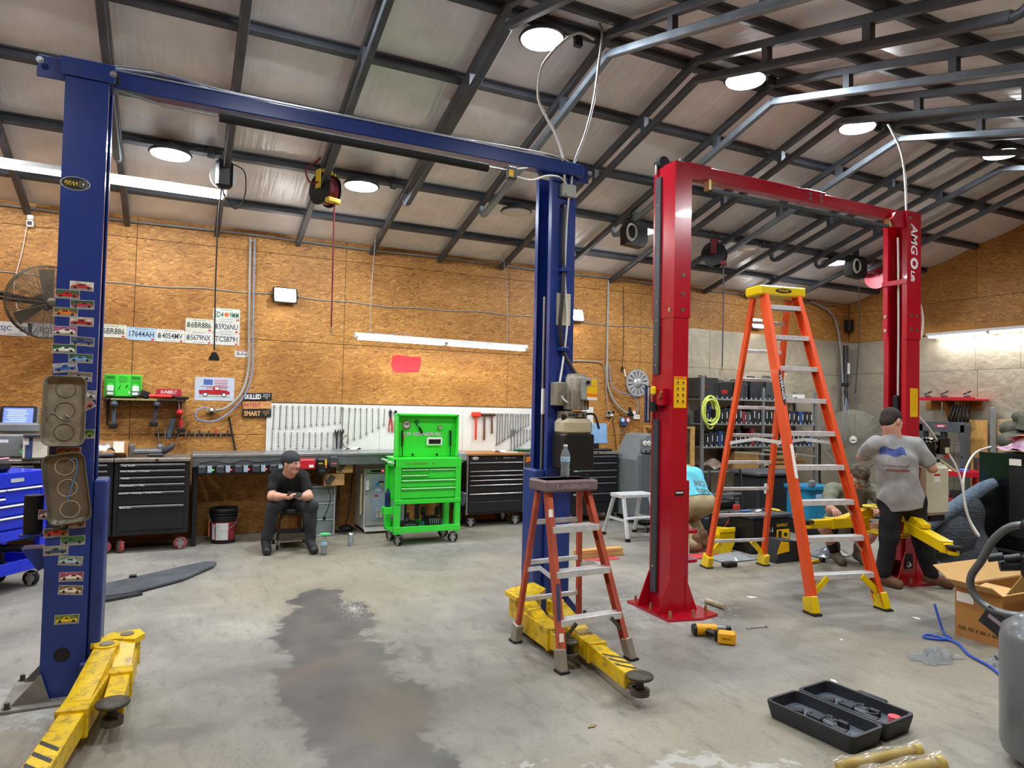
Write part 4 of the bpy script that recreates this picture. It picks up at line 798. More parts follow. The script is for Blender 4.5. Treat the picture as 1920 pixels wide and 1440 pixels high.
def air_tool(label, x, y, z, rot, col, l=.24, name='air_tool'):
    t = thing(name, label, 'tool', (x, y, z)); t.rotation_euler = (0, rot, 0)
    obj('head', G().lathe([(.018, -.06), (.036, -.05), (.04, .0), (.036, .05), (.02, .07), (.012, .1)], (0, 0, 0), (0, -1, 0), n=16), col, t)
    obj('handle', G().box((0, .01, -l/2-.01), (.04, .05, l-.06), .012), col, t); obj('base', G().box((0, .0, -l-.0), (.085, .09, .06), .012), BLACK if col is not BLACK else GREYPL, t)
    obj('hang_hook', G().tube([(0, .0, .03), (.0, .02, .05), (0, .0, 1.592-z)], .004, 6), STEEL, t)
    obj('trigger', G().box((0, -.03, -.06), (.014, .02, .035), .004), BLACK, t)
SLATE = mat('slate_plastic', '41505f', .5)
air_tool('slate blue cordless tool hanging in the left shelf ring', -.625, 8.76, 1.545, 0, SLATE); air_tool('dark cordless tool hanging in the right shelf ring', -.205, 8.76, 1.545, .12, mat('charcoal_plastic', '3a3f46', .5), .22)
air_tool('red and grey angle tool hanging from the shelf end', .03, 8.74, 1.46, -.12, mat('red_plastic', 'b3262c', .4), .2)
one('heat_gun', G().cyl((0, 0, 0), (-.03, 0, -.16), .028, n=14).box((-.035, 0, -.19), (.05, .06, .09), .012).tube([(0, 0, -.01), (0, .06, .02), (0, .13, .02)], .006, 6), mat('slate_plastic', '41505f'), 'slate grey tool hanging below the red one at the shelf end', 'tool', (-.035, 8.86, 1.39))
one('charger_block', G().box((0, 0, .045), (.1, .08, .08), .01, rot=(0, .35, .3)).box((.06, 0, .03), (.03, .05, .03), .004, rot=(0, .3, 0)), BLACK, 'black charger block leaning on the green eyewash station', 'charger', (-.335, 8.82, 1.612))
g = G().box((0, 0, .065), (.26, .12, .1), .006)
t = one('hardware_box', g, mat('box_red', 'a02330', .45), 'dark red box lying on the wall shelf', 'box', (-.09, 8.87, 1.612)); text('SUNBELT', .05, LETW, t, Tr(0, -.0612, .08) @ XZ, width=.17, shear=.2)
one('inspection_torch', G().cyl((-.13, 0, .03), (.1, 0, .03), .022, n=14).cyl((.1, 0, .03), (.14, 0, .03), .016, n=12, mi=1), [mat('torch_red', 'd02a22', .35), BLACK], 'bright red torch lying in front of the red box', 'torch', (-.16, 8.785, 1.612))
one('work_light', G().box((0, 0, .018), (.14, .08, .035), .014, rot=(0, 0, .1)), BLACK, 'black flat work light at the right end of the shelf', 'lamp', (.05, 8.78, 1.55+.06))
one('magnetic_strip', G().box((0, 0, .0), (.82, .02, .02), .004), BLACK, 'black magnetic tool strip on the board wall', 'tool strip', (.19, WF-.014, 1.2))
SCREW = [(-.185, .15, 'steel deep socket', 0), (-.115, .15, 'steel deep socket', 0), (-.02, .06, 'pick', 1), (.02, .08, 'steel pick', 1), (.1, .06, 'small bit', 0), (.14, .09, 'small screwdriver', 1), (.2, .06, 'small bit', 0), (.25, .1, 'steel pick', 1), (.3, .07, 'small bit', 0), (.35, .09, 'steel scriber', 1), (.43, .13, 'red marker pen', 2), (.48, .06, 'small bit', 0), (.55, .09, 'steel scriber', 1)]
for i, (x, l, k, ty) in enumerate(SCREW):
    g = G().cyl((0, 0, l/2), (0, 0, -.0), .009 if ty != 1 else .006, n=8).cyl((0, 0, 0), (0, 0, -l/2), .007 if ty == 0 else .003, n=8, mi=1)
    one('strip_tool', g, [mat('red_marker', 'c23a4a', .4) if ty == 2 else STEEL if ty == 0 else DKMETAL, STEEL], '%s on the magnetic strip, %s' % (k, nth(i, len(SCREW))), 'tool', (x, WF-.034, 1.205), (0, RND.uniform(-.2, .2), 0), 'tools on the magnetic strip')
one('pry_bar', G().bar((0, 0, .21), (.09, 0, -.21), .014, .02), BLACK, 'black pry bar leaning on the board wall above the bench', 'pry bar', (.565, WF-.02, 1.205))
# ---- tin sign with flag and truck
t = thing('tin_sign', 'embossed tin sign with a flag and a red pickup truck', 'sign', (.40, WF-.002, 1.745))
obj('sheet', G().prism(rrect(.435, .28, .012, 3), 0, .002, XZ), mat('sign_white', 'c7d2e4', .3, .2, .06, 6), t)
g = G()
for k in range(7): g.box((.02-.0*k, -.003, .105-.02*k), (.24 if k > 3 else .15, .001, .007), mi=0) if k > 3 else g.box((.065, -.003, .105-.02*k), (.15, .001, .007))
obj('flag_stripes', g, mat('flag_red', 'b5555f', .5), t)['kind'] = 'stuff'
obj('flag_canton', G().box((-.075, -.003, .08), (.1, .001, .065)), mat('flag_blue', '4a63a8', .5, 0, .3, 120), t)
trk = [(-.17, -.055), (-.175, -.02), (-.165, -.015), (-.02, -.015), (-.02, .015), (.0, .032), (.045, .032), (.06, -.01), (.11, -.012), (.165, -.03), (.17, -.06), (.13, -.065), (.12, -.045), (.09, -.045), (.075, -.068), (-.07, -.068), (-.08, -.048), (-.125, -.048), (-.14, -.07), (-.165, -.065)]
obj('truck_picture', G().prism(trk, .002, .0045, XZ), mat('truck_red', 'a8202c', .35), t)
obj('truck_window', G().prism([(.002, -.006), (.004, .022), (.04, .022), (.05, -.006)], .0045, .0052, XZ), mat('truck_glass', 'd8dfe6', .3), t)
for x in (-.103, .103): w = obj('truck_wheel', G().cyl((x, -.003, -.068), (x, -.006, -.068), .026, n=18), LETB, t); obj('white_wall', G().cyl((x, -.006, -.068), (x, -.007, -.068), .018, n=16), WHITE, w)
obj('grass', G().prism([(-.18, -.1), (.18, -.1), (.17, -.09), (.0, -.082), (-.17, -.09)], .002, .003, XZ), mat('sign_grass', '8fa87e', .5), t)
text('American Classic', .03, mat('script_ink', '5a6488', .5), t, Tr(.0, -.0032, .028) @ XZ, width=.33, height=.022, shear=.4)
# ---- three hanging word boards
t = thing('word_sign', 'three hanging word boards reading SKILLED PATIENT SMART', 'sign', (.885, WF-.018, 1.56))
for s, sub, z, bgc, m, ang in (('SKILLED', ('ENOUGH TO', 'BUILD IT', 'ALL'), .105, LETB, LETW, .05), ('PATIENT', ('ENOUGH TO', 'DO IT RIGHT'), 0, mat('sign_oak', 'c8935a', .6, 0, .15, 6, stretch=(1, 1, 8)), mat('brick_red_print', 'a8424a', .6), .04), ('SMART', ('ENOUGH NOT', 'TO MENTION', 'IT'), -.1, LETB, mat('tan_print', 'd2a26a', .6), .03)):
    b = obj('word_board', G().box((0, 0, 0), (.33, .012, .088), .002), bgc, t, (0, -.006, z), (0, -ang*.7, 0))
    text(s, .075, m, b, Tr(-.055, -.0066, 0) @ XZ, width=.19, height=.06, bold=.002)
    for k, q in enumerate(sub): text(q, .02, m, b, Tr(.105, -.0066, .024-.022*k) @ XZ, width=.08 if len(q) > 4 else .03, height=.014)
for x, z in ((.12, .052), (-.12, -.05)): obj('link', G().tube([(x, -.004, z+.02), (x, -.006, z-.02)], .004, 6), mat('tan_string', 'b8a888', .7), t)
# ---- air line, regulator and blue hose
t = thing('air_line', 'grey air pipe and pale blue hose running down to a regulator', 'air hose', (.74, WF-.02, 1.5))
W('air_pipe', G().tube(spline([(0.74, 8.96, 3.62), (0.755, 8.95, 2.60), (0.765, 8.94, 2.0), (0.69, 8.92, 1.70), (0.54, 8.91, 1.53), (0.42, 8.92, 1.49)], 6), .016, 10), GREYHOSE, t)
W('blue_hose', G().tube(spline([(0.79, 8.94, 3.6), (0.80, 8.93, 2.60), (0.81, 8.92, 2.0), (0.74, 8.91, 1.70), (0.6, 8.9, 1.5), (0.45, 8.9, 1.38), (0.33, 8.9, 1.355), (0.22, 8.9, 1.385), (0.20, 8.9, 1.46), (.27, 8.92, 1.52), (.34, 8.93, 1.52)], 6), .009, 8), BLUEHOSE, t)
W('pipe_clip', G().box((.755, 8.965, 3.58), (.05, .03, .02), .003), GREYHOSE, t)
rg = W('regulator', G().box((.37, 8.94, 1.49), (.13, .05, .06), .006), mat('old_brass', 'b7a27c', .4, .6, .15), t); W('gauge', G().cyl((.37, 8.90, 1.5), (.37, 8.88, 1.5), .026, n=18), BLACK, rg); W('gauge_face', G().cyl((.37, 8.8795, 1.5), (.37, 8.878, 1.5), .02, n=18), WHITE, rg); W('regulator_knob', G().cyl((.37, 8.92, 1.44), (.37, 8.92, 1.47), .018, n=12), BLACK, rg)
# ---- pegboard with hand tools
def peg_material():
    m = mat('white_pegboard', 'e2e3df', .5, 0, .04); nt = m.node_tree; L = nt.links; p = nt.nodes['Principled BSDF']
    src = p.inputs['Base Color'].links[0].from_socket; uv = flat_uv(nt)
    mp = nd(nt, 'ShaderNodeMapping'); mp.inputs['Scale'].default_value = (1/.0254, 1/.0254, 1); L.new(uv, mp.inputs[0])
    fr = nd(nt, 'ShaderNodeVectorMath', operation='FRACTION'); L.new(mp.outputs[0], fr.inputs[0])
    sb_ = nd(nt, 'ShaderNodeVectorMath', operation='SUBTRACT'); L.new(fr.outputs[0], sb_.inputs[0]); sb_.inputs[1].default_value = (.5, .5, 0)
    ln = nd(nt, 'ShaderNodeVectorMath', operation='LENGTH'); L.new(sb_.outputs[0], ln.inputs[0])
    lt = nd(nt, 'ShaderNodeMath', operation='LESS_THAN'); lt.inputs[1].default_value = .15; L.new(ln.outputs['Value'], lt.inputs[0])
    mx = nd(nt, 'ShaderNodeMix', data_type='RGBA'); L.new(lt.outputs[0], mx.inputs[0]); L.new(src, mx.inputs[6]); mx.inputs[7].default_value = srgb('4a453c'); L.new(mx.outputs[2], p.inputs['Base Color']); return m
PEG = peg_material()
pb = thing('pegboard', 'long white perforated pegboard above the workbench', 'pegboard', (2.85, WF, .96))
for a, b in ((1.0, 2.42), (2.424, 3.6), (3.604, 4.72)): W('peg_panel', G().box(((a+b)/2, WF-.012, 1.28), (b-a, .006, .62), .001), PEG, pb)
W('top_rail', G().box((2.85, WF-.006, 1.597), (3.72, .012, .014), .002), mat('dark_rail', '4a4034', .7), pb)
one('pegboard_offcut', G().box((0, 0, 0), (.2, .006, .34), .001), PEG, 'small white pegboard offcut behind the blue monitor', 'pegboard', (5.66, WF-.006, 1.46))
def wrench_mesh(L):
    g = G(); w = .0075+L*.012; T = XZ
    g.prism([(-w*.5, L/2-.5*w), (-w*.45, -L/2+w*1.5), (w*.45, -L/2+w*1.5), (w*.5, L/2-.5*w)], 0, .006, T)
    g.add(*ring((0, L/2), w*1.15, w*.62, -.001, .008, 12), T=T)
    g.prism([(-w*.5, -L/2+2*w), (-w*1.3, -L/2+.6*w), (-w*1.1, -L/2-.6*w), (-w*.5, -L/2-.9*w), (-w*.5, -L/2+.2*w), (0, -L/2+.5*w), (w*.5, -L/2+.2*w), (w*.5, -L/2-.9*w), (w*1.1, -L/2-.6*w), (w*1.3, -L/2+.6*w), (w*.5, -L/2+2*w)], 0, .007, T)
    return mesh_of(g, 'wrench', STEEL)
_wm = {}
def wrench(x, ztop, L, label, group, rot=0):
    k = round(L, 2)
    if k not in _wm: _wm[k] = wrench_mesh(k)
    o = tag(obj('combination_wrench', _wm[k], None, None, (x, WF-.026, ztop-k/2), (0, rot, 0)), label, 'wrench', group)
rows = [('in the upper left pegboard row', 1.08, .075, 12, 1.555, lambda i: .29-.008*i), ('in the lower left pegboard row', 1.07, .075, 12, 1.22, lambda i: .17 if i % 2 else .2), ('in the row sloping up to the red pliers', 1.93, .078, 9, 1.54, lambda i: .48-.038*i),
        ('in the sloping row right of the hammers', 4.13, .042, 13, 1.5, lambda i: .44-.024*i), ('in the low right row by the blue column', 4.36, .05, 7, 1.27, lambda i: .3-.028*i)]
for nm, x0, dx, n, zt, fL in rows:
    for i in range(n): wrench(x0+dx*i, zt, fL(i), 'combination wrench, %s, %s' % (nth(i, n), nm), 'wrenches '+nm, RND.uniform(-.03, .03))
for i, x in enumerate((1.98, 2.02)):
    pass
for i, x in enumerate((2.565, 2.635)):
    t = thing('slip_joint_pliers', '%s red-handled slip joint pliers on the pegboard' % ('left', 'right')[i], 'pliers', (x, WF-.024, 1.4), 0, 'red pliers')
    obj('jaws', G().prism([(-.012, 0), (-.02, .05), (-.03, .1), (-.012, .13), (.01, .125), (.018, .09), (.006, .08), (.012, .04), (.012, 0)], 0, .012, XZ), DKMETAL, t)
    for s in (-1, 1): obj('grip', G().tube(spline([(s*.004, -.006, .03), (s*.018, -.006, -.04), (s*.022, -.006, -.16)], 4), .008, 8), mat('grip_red', 'b3202a', .4), t)
for i in range(2): one('adjustable_wrench', G().prism([(-.01, -.12), (.01, -.12), (.014, .06), (.03, .1), (.02, .14), (.008, .1), (-.008, .1), (-.016, .14), (-.03, .1), (-.014, .06)], 0, .012, XZ), DKMETAL, '%s of two adjustable wrenches hanging low on the pegboard' % ('left', 'right')[i], 'wrench', (1.86+.06*i, WF-.028, 1.14), (0, .06*(i-.5), 0), 'adjustable wrenches')
one('keyring_wires', G().tube([(.03*math.cos(a*PI/5)*(1+.2*(a % 3)), 0, .08*math.sin(a*PI/5)) for a in range(12)], .004, 6), mat('brass_wire', 'a89668', .5, .4), 'bundle of brass wire rings on the pegboard', 'wire rings', (1.98, WF-.024, 1.12))
t = thing('dead_blow_hammer', 'orange-red dead blow hammer hanging on the pegboard', 'hammer', (3.79, WF-.05, 1.32)); OR = mat('hammer_orange', 'd8402a', .45)
obj('head', G().box((0, 0, .17), (.14, .05, .07), .012), OR, t); obj('handle', G().box((0, 0, -.02), (.032, .026, .33), .008), OR, t)
for i, (x, L) in enumerate(((3.925, .36), (4.035, .27))):
    t = thing('ball_hammer', '%s dark hammer right of the orange hammer' % ('longer', 'shorter')[i], 'hammer', (x, WF-.04, 1.49), 0, 'dark hammers'); obj('head', G().cyl((-.05, 0, 0), (.04, 0, 0), .018, n=12).ball((.05, 0, 0), .018, 10), mat('rusty_head', '5a4036', .55, .4), t)['kind'] = 'stuff'; obj('handle', G().cyl((0, 0, .01), (.01*i, 0, -L), .012, .015, n=10), mat('dark_wood_handle', '6a4030', .6), t)
# ---- things right of the blue column on the wall
t = thing('wheel_cover', 'silver multi-spoke wheel cover hung on the board wall', 'wheel cover', (6.56, WF-.02, 2.03)); SIL = mat('silver_plastic', 'b9bcbd', .35, .4)
obj('rim', G().add(*ring((0, 0), .215, .185, 0, .025, 36), T=XZ), SIL, t)
for k in range(14):
    a = 2*PI*k/14; obj('spoke', G().prism([(.06, -.013), (.19, -.03), (.19, .03), (.06, .013)], .008, .028, XZ @ Rz(a)), SIL, t)
h = obj('hub', G().lathe([(.085, 0), (.08, .03), (.03, .038), (0, .038)], (0, -.005, 0), (0, -1, 0), n=24), SIL, t); obj('back_disc', G().cyl((0, .003, 0), (0, .006, 0), .2, n=30), RUBBER, t)
text('Dodge', .04, mat('dark_script', '55585c', .5), h, Tr(.02, -.0445, -.03) @ XZ @ Rz(.1), width=.1, shear=.3)
t = thing('plug_cord', 'black cord with a plug hanging above the wheel cover', 'cord', (6.27, WF-.03, 2.24)); obj('cord', G().tube(spline([(0, 0, .02), (.01, -.01, .5), (-.02, -.02, 1.3)], 5), .005, 6), BLACK, t); obj('plug', G().box((0, 0, 0), (.035, .03, .07), .006), BLACK, t); obj('tag', G().box((.05, 0, -.06), (.02, .004, .12), rot=(0, -.25, 0)), PAPER, t)
t = thing('air_line', 'grey pipe and hose down the wall to the gauge set by the wheel cover', 'air hose', (6.0, WF-.02, 1.6))
W('air_pipe', G().tube(spline([(5.98, 8.96, 3.6), (5.98, 8.95, 2.16), (6.03, 8.95, 1.9), (6.12, 8.94, 1.72), (6.3, 8.93, 1.57), (6.4, 8.93, 1.56)], 6), .017, 10), GREYHOSE, t); W('blue_hose', G().tube(spline([(6.01, 8.93, 2.3), (6.05, 8.93, 2.0), (6.2, 8.92, 1.88), (6.45, 8.92, 1.82), (6.56, 8.92, 1.7), (6.55, 8.93, 1.56)], 6), .008, 8), BLUEHOSE, t); W('side_conduit', G().tube(spline([(5.3, 8.97, 2.32), (5.8, 8.97, 2.33), (5.93, 8.97, 2.27), (5.97, 8.96, 2.1)], 5), .008, 8), GREYHOSE, t)
rg = W('regulator', G().box((6.42, 8.92, 1.54), (.09, .06, .08), .01).cyl((6.40, 8.92, 1.57), (6.40, 8.92, 1.64), .022, n=12), BLACK, t); W('gauge', G().cyl((6.45, 8.885, 1.56), (6.45, 8.87, 1.56), .028, n=16), WHITE, rg)
t = thing('manifold_gauges', 'red and blue refrigerant gauge set hanging on the board wall', 'gauges', (6.32, WF-.03, 1.38)); obj('manifold', G().box((0, 0, 0), (.12, .04, .05), .008), mat('manifold_blue', '3a5f8c', .4), t)
for s, c in ((-1, '3a76b8'), (1, 'b8505a')):
    q = obj('gauge', G().cyl((s*.05, -.01, .06), (s*.05, -.04, .06), .042, n=20), mat('gauge_'+c, c, .4), t); obj('gauge_face', G().cyl((s*.05, -.0405, .06), (s*.05, -.042, .06), .03, n=18), mat('face_pale', 'cfd8e2', .4), q); obj('charge_hose', G().tube(spline([(s*.03, 0, -.02), (s*.02-.02, 0, -.12), (s*.06, -.01, -.28)], 5), .007, 6), mat('hose_dark', '4a3a40', .5), t)
t = thing('power_outlet', 'grey wall outlet crowded with plugs right of the blue column', 'outlet', (6.05, WF-.02, 1.53)); obj('box', G().box((0, 0, 0), (.12, .04, .1), .006), mat('galv_box', '9a9a92', .5, .3), t)
for k, (dx, dz) in enumerate(((-.03, .02), (.02, -.02), (.05, .03))): obj('plug', G().box((dx, -.035, dz), (.035, .04, .03), .005), (BLACK, WHITE, BLACK)[k], t)
for k, pts in enumerate(([(.03, -.03, -.03), (.09, -.02, -.3), (.13, -.02, -.55)], [(.04, -.03, -.03), (-.05, -.04, -.16), (-.35, -.1, -.26)], [(-.03, -.03, .03), (-.1, -.03, .5), (-.07, -.03, 1.2)])): obj('lead', G().tube(spline(pts, 5), .006, 6), (BLACK, mat('orange_cord', 'd07a4a', .5), GREYHOSE)[k], t)
one('wifi_box', G().box((0, 0, 0), (.12, .03, .075), .006).cyl((.01, -.016, 0), (.01, -.018, 0), .008, n=10, mi=1), [WHITE, BLACK], 'small white wall box beside the black regulator', 'sensor', (6.56, WF-.016, 1.49))
# ---- cord and hose reels hung from the trusses
t = thing('cord_reel', 'black cord reel box hung on the third truss with its cord hanging to a plug', 'cord reel', (.36, 7.38, 3.72))
obj('housing', G().box((-.02, -.08, .12), (.16, .1, .28), .03), BLACK, t); obj('side_plate', G().cyl((-.02, -.02, .12), (-.02, .02, .12), .13, n=24), mat('reel_white', 'c8c8c4', .4), t); obj('mount', G().box((-.02, 0, .27), (.1, .08, .06), .008), BLACK, t)
obj('hanging_cord', G().tube(spline([(-.04, -.09, -.02), (-.06, -.06, -.4), (-.06, -.04, -1.0), (-.05, -.04, -1.62)], 5), .007, 8), BLACK, t); obj('triple_plug', G().prism([(-.02, .03), (.02, .03), (.05, -.03), (.045, -.05), (-.045, -.05), (-.05, -.03)], -.02, .02, Tr(-.05, -.04, -1.67) @ XZ), BLACK, t); obj('feed_cord', G().tube(spline([(.06, -.06, .24), (.17, -.05, .18), (.18, -.04, -.05), (.1, -.05, -.2), (.0, -.06, -.1), (-.03, -.08, -.02)], 6), .006, 6), BLACK, t)
def hose_reel(label, loc, fcol, hcol, rz_, drop=1.1, R_=.17, name='hose_reel', end=True):
    t = thing(name, label, 'hose reel', loc, rz_)
    fm = mat('reel_frame_'+fcol, fcol, .4); hm = mat('reel_hose_'+hcol, hcol, .45)
    for s in (-1, 1): obj('flange', G().cyl((s*.07, 0, -.17), (s*.078, 0, -.17), R_, n=26), BLACK if fcol != 'b32a3c' else fm, t)
    obj('drum', G().cyl((-.07, 0, -.17), (.07, 0, -.17), R_*.45, n=20), fm, t)
    for k in range(7): obj('hose_wrap', G().tube([(-.06+.02*k, R_*.78*math.cos(a*PI/10), -.17+R_*.78*math.sin(a*PI/10)) for a in range(20)], .0105, 6, closed=True), hm, t)
    obj('frame', G().box((0, 0, .02), (.12, .1, .04), .006).box((-.095, 0, -.07), (.012, .08, .2), .003).box((.095, 0, -.07), (.012, .08, .2), .003), fm, t)['kind'] = 'stuff'
    obj('roller_guide', G().box((.0, -R_*.75, -.3), (.16, .07, .05), .008), fm, t)
    if drop: obj('hanging_hose', G().tube(spline([(.02, -R_*.75, -.3), (.02, -R_*.75, -.6), (.03, -R_*.72, -drop)], 5), .009, 8), hm, t); obj('coupler', G().cyl((.03, -R_*.72, -drop), (.03, -R_*.72, -drop-.06), .011, n=10), mat('brass_bolt', 'b59b6a'), t)
    obj('feed_hose', G().tube(spline([(-.08, 0, -.1), (-.2, 0, -.14), (-.24, .02, -.02), (-.14, .02, .08), (-.06, .02, .16)], 5), .009, 8), hm, t)
hose_reel('yellow-framed reel with dark red hose hanging from the roof', (1.33, 7.35, 4.02), 'd8bd2a', '7a1f2e', .5, 1.62)
t = None
def cord_reel(label, x, y, z, s=1.0):
    t = thing('cord_reel', label, 'cord reel', (x, y, z)); T = Matrix.Diagonal((s, s, s, 1))
    obj('housing', G().prism([(-.15, -.16), (.12, -.18), (.17, -.1), (.17, .1), (.12, .14), (-.1, .14), (-.16, .05)], -.07, .07, XZ), BLACK, t)
    for k in range(3): obj('cord_coil', G().tube([(-.1+.07*math.cos(a*PI/9), -.09-.012*k, -.02+(.11-.01*k)*math.sin(a*PI/9)) for a in range(18)], .0055, 6, closed=True), mat('white_cord', 'd4d2c8', .5), t)
    obj('hanger', G().box((0, 0, .2), (.08, .06, .14), .006), DKMETAL, t)
cord_reel('black cord reel with white coil left of the tall red column', 5.12, 7.12, 3.84); cord_reel('black cord reel with white coil right of the tall orange ladder', 9.22, 7.1, 3.86)
one('reel_cord', G().tube(spline([(0, 0, 0), (.02, 0, -.8), (.0, .05, -1.75)], 5), .006, 6), BLACK, 'thin dark cord hanging from the right cord reel', 'cord', (9.36, 7.15, 3.68))
hose_reel('red hose reel left of the right red column', (10.1, 7.35, 4.0), 'b32a3c', '9a8f90', 0.2, 0, R_=.2); hose_reel('dark red hose reel behind the tall red left column', (6.72, 7.42, 3.98), '7a1f2e', '3a3a3e', .7, 1.75)
t = thing('camera_sensor', 'small white wall sensor with a dangling cable near the left edge', 'sensor', (-1.5, WF-.03, 3.48)); obj('body', G().box((0, 0, 0), (.07, .05, .08), .012), WHITE, t); obj('bracket', G().box((0, .01, .07), (.06, .04, .05), .006), WHITE, t); obj('eye', G().box((0, -.027, 0), (.04, .004, .04), .002), BLACK, t); obj('cable', G().tube(spline([(-.03, 0, -.04), (-.06, .01, -.3), (-.12, .01, -.7), (-.06, .01, -1.0)], 5), .004, 6), WHITE, t)
# ================================================================== cabinets, bench and carts along the back wall
def caster(parent, x, y, r=.06, tyre=RUBBER, w=.035, rot=0, z=None):
    z = r if z is None else z; c, s = math.cos(rot), math.sin(rot)
    a = obj('caster', G().box((0, 0, r+.045), (w+.03, w+.05, .012), .002).box((-w/2-.006, 0, r*.55+.02), (.005, .035, r+.03), .001).box((w/2+.006, 0, r*.55+.02), (.005, .035, r+.03), .001), STEEL, parent, (x, y, 0), (0, 0, rot)); a['kind'] = 'stuff'
    b = obj('wheel', G().lathe([(r*.5, -w/2), (r*.95, -w/2), (r, -w*.3), (r, w*.3), (r*.95, w/2), (r*.5, w/2)], (0, 0, r-.0), (1, 0, 0), n=20), tyre, a)
    obj('wheel_hub', G().cyl((-w/2-.002, 0, r), (w/2+.002, 0, r), r*.55, n=16), mat('wheel_grey', '9a9a96', .45, .3), a)
def drawers(parent, x0, x1, y, zs, m, hm, style='bar', rows=None):
    "drawer fronts between the heights zs (top to bottom)"
    out = []
    for za, zb in zip(zs[:-1], zs[1:]):
        h = za-zb-.008; zc = (za+zb)/2; d = obj('drawer', G().box(((x0+x1)/2, y-.008, zc), (x1-x0, .02, h), .004), m, parent); out.append(d)
        if style == 'lip': obj('handle', G().box(((x0+x1)/2, y-.026, zc+h/2-.014), (x1-x0-.01, .022, .022), .005), hm, d)
        else: obj('handle', G().box(((x0+x1)/2, y-.03, zc+h/2-.01), (x1-x0-.01, .025, .014), .005), hm, d)
    return out
BK = mat('cabinet_black', '191a1d', .4, 0, .15, 5); GH = mat('handle_grey', '55585d', .45, .2, .1); STOP = mat('worn_steel_top', '8a857c', .4, .5, .25, 8, dirt=.3); RDW = mat('red_caster', 'a3484c', .5)
def big_cabinet(label, x0, x1, yf, z0, z1, zs, texts, group=None, depth=.6, top=True, tyre=RDW, cast=((.1, .0), (.9, .0))):
    t = thing('tool_cabinet', label, 'tool cabinet', (x0, yf, 0), 0, group); w = x1-x0
    obj('body', G().box((w/2, depth/2, (z0+z1)/2), (w, depth, z1-z0), .006), BK, t)
    ds = drawers(t, .045, w-.045, 0, zs, BK, GH, 'lip')
    for d, s, (za, zb) in zip(ds, texts, zip(zs[:-1], zs[1:])):
        if s: text(s, .032, LETW, d, Tr(.07+.011*len(s)*.5+.0, -.0385, za-.0185) @ XZ, width=.0125*len(s), height=.02)
    if top: obj('worktop', G().box((w/2, depth/2-.01, z1+.018), (w+.004, depth+.05, .036), .004), STOP, t); obj('top_knob', G().cyl((w*.55, -.036, z1+.018), (w*.55, -.042, z1+.018), .014, n=14), BLACK, t)
    for u, v in cast: caster(t, w*u, .08+.4*v, .068, tyre, rot=PI/2 if u > .5 else .5)
    return t
big_cabinet('black tool cabinet with hand-lettered drawers beside the workbench', -.56, .15, 8.2, .185, .95, (.935, .872, .80, .727, .645, .50, .235), ('Test Leads', 'Wire Stripper +Crimper', 'Clamps', 'Multimeters + Misc', 'Aerosol + Heating + Temp Sockets', 'Bead Gun'), 'black cabinets under the left worktop')
big_cabinet('black tool cabinet half hidden behind the blue left column', -1.19, -.57, 8.2, .185, .95, (.935, .872, .80, .727, .645, .50, .235), ('Trim', '', '', '', '', ''), 'black cabinets under the left worktop')
big_cabinet('black tool cabinet at the left edge behind the blue cart', -1.82, -1.2, 8.2, .185, .95, (.935, .872, .80, .727, .645, .50, .235), ('', '', '', '', '', ''), 'black cabinets under the left worktop')
# things on the left worktop (top at .986)
TZ = .987
t = thing('rugged_tablet', 'rugged diagnostic tablet with a lit blue screen in a grey dock', 'tablet', (-1.45, 8.45, TZ+.242))
T = Rx(-.25)
obj('dock', G().box((0, .02, .06), (.38, .1, .1), .02).box((0, .05, .16), (.34, .03, .26), .015, T=T), GREYPL, t)['kind'] = 'stuff'; obj('bezel', G().box((0, .02, .17), (.31, .03, .245), .015, T=T), BLACK, t)
obj('screen', G().box((0, .003, .175), (.25, .002, .185), T=T), mat('lit_screen', '5a6fd8', .3, 0, .1, 4, emit='6f86ee', es=.9), t)
g = G()
for k in range(7): g.box((-.02+.01*(k % 3), .0015, .245-.02*k), (.17-.02*(k % 2), .001, .005), T=T)
obj('screen_text', g, mat('screen_text', 'c8d0ff', .4, emit='c8d0ff', es=.9), t)['kind'] = 'stuff'
t = thing('console_box', 'grey instrument console with stickers under the tablet', 'console', (-1.38, 8.42, TZ)); obj('housing', G().box((0, .14, .12), (.46, .32, .24), .02), GREYPL, t); obj('slot', G().box((.05, -.021, .13), (.14, .004, .04), .002), mat('slot_dark', '4a4f52', .5), t)
for k, (dx, dz, c, w) in enumerate(((-.17, .17, 'cfd6e6', .09), (.12, .19, 'd8d8a0', .06), (.1, .14, 'c8545a', .06), (.16, .09, 'e0dca8', .05), (.02, .06, '5fb877', .1))): obj('sticker', G().box((dx, -.0215, dz), (w, .002, .03)), mat('sticker_'+c, c, .5, 0, .25, 50), t)
t = thing('glove_box', 'white and blue glove carton tipped on its side by the blue column', 'box', (-1.25, 8.2, TZ+.0)); t.rotation_euler = (0, 0, .12)
obj('carton', G().box((0, .06, .12), (.2, .12, .23), .003), mat('carton_cream', 'd8d4c4', .6, 0, .06), t); obj('blue_panel', G().box((-.05, -.001, .12), (.06, .003, .2)), mat('carton_blue', '3a4a7a', .5, 0, .3, 20), t); obj('white_label', G().box((-.075, -.003, .18), (.045, .002, .07)), PAPER, t)
for dz, zz in ((.01, 0), (.235, 0)): obj('open_flap', G().box((0, -.02, dz), (.2, .06, .006), 0, rot=(.25, 0, 0)), LETB, t)
one('supply_carton', G().box((0, 0, .1), (.14, .1, .2), .003).box((0, -.051, .1), (.09, .002, .06), 0, 1), [mat('dark_green_carton', '1f6a54', .5), mat('carton_logo', 'd8e6e2', .5)], 'dark green carton standing behind the glove box', 'box', (-1.2, 8.64, TZ+.242))
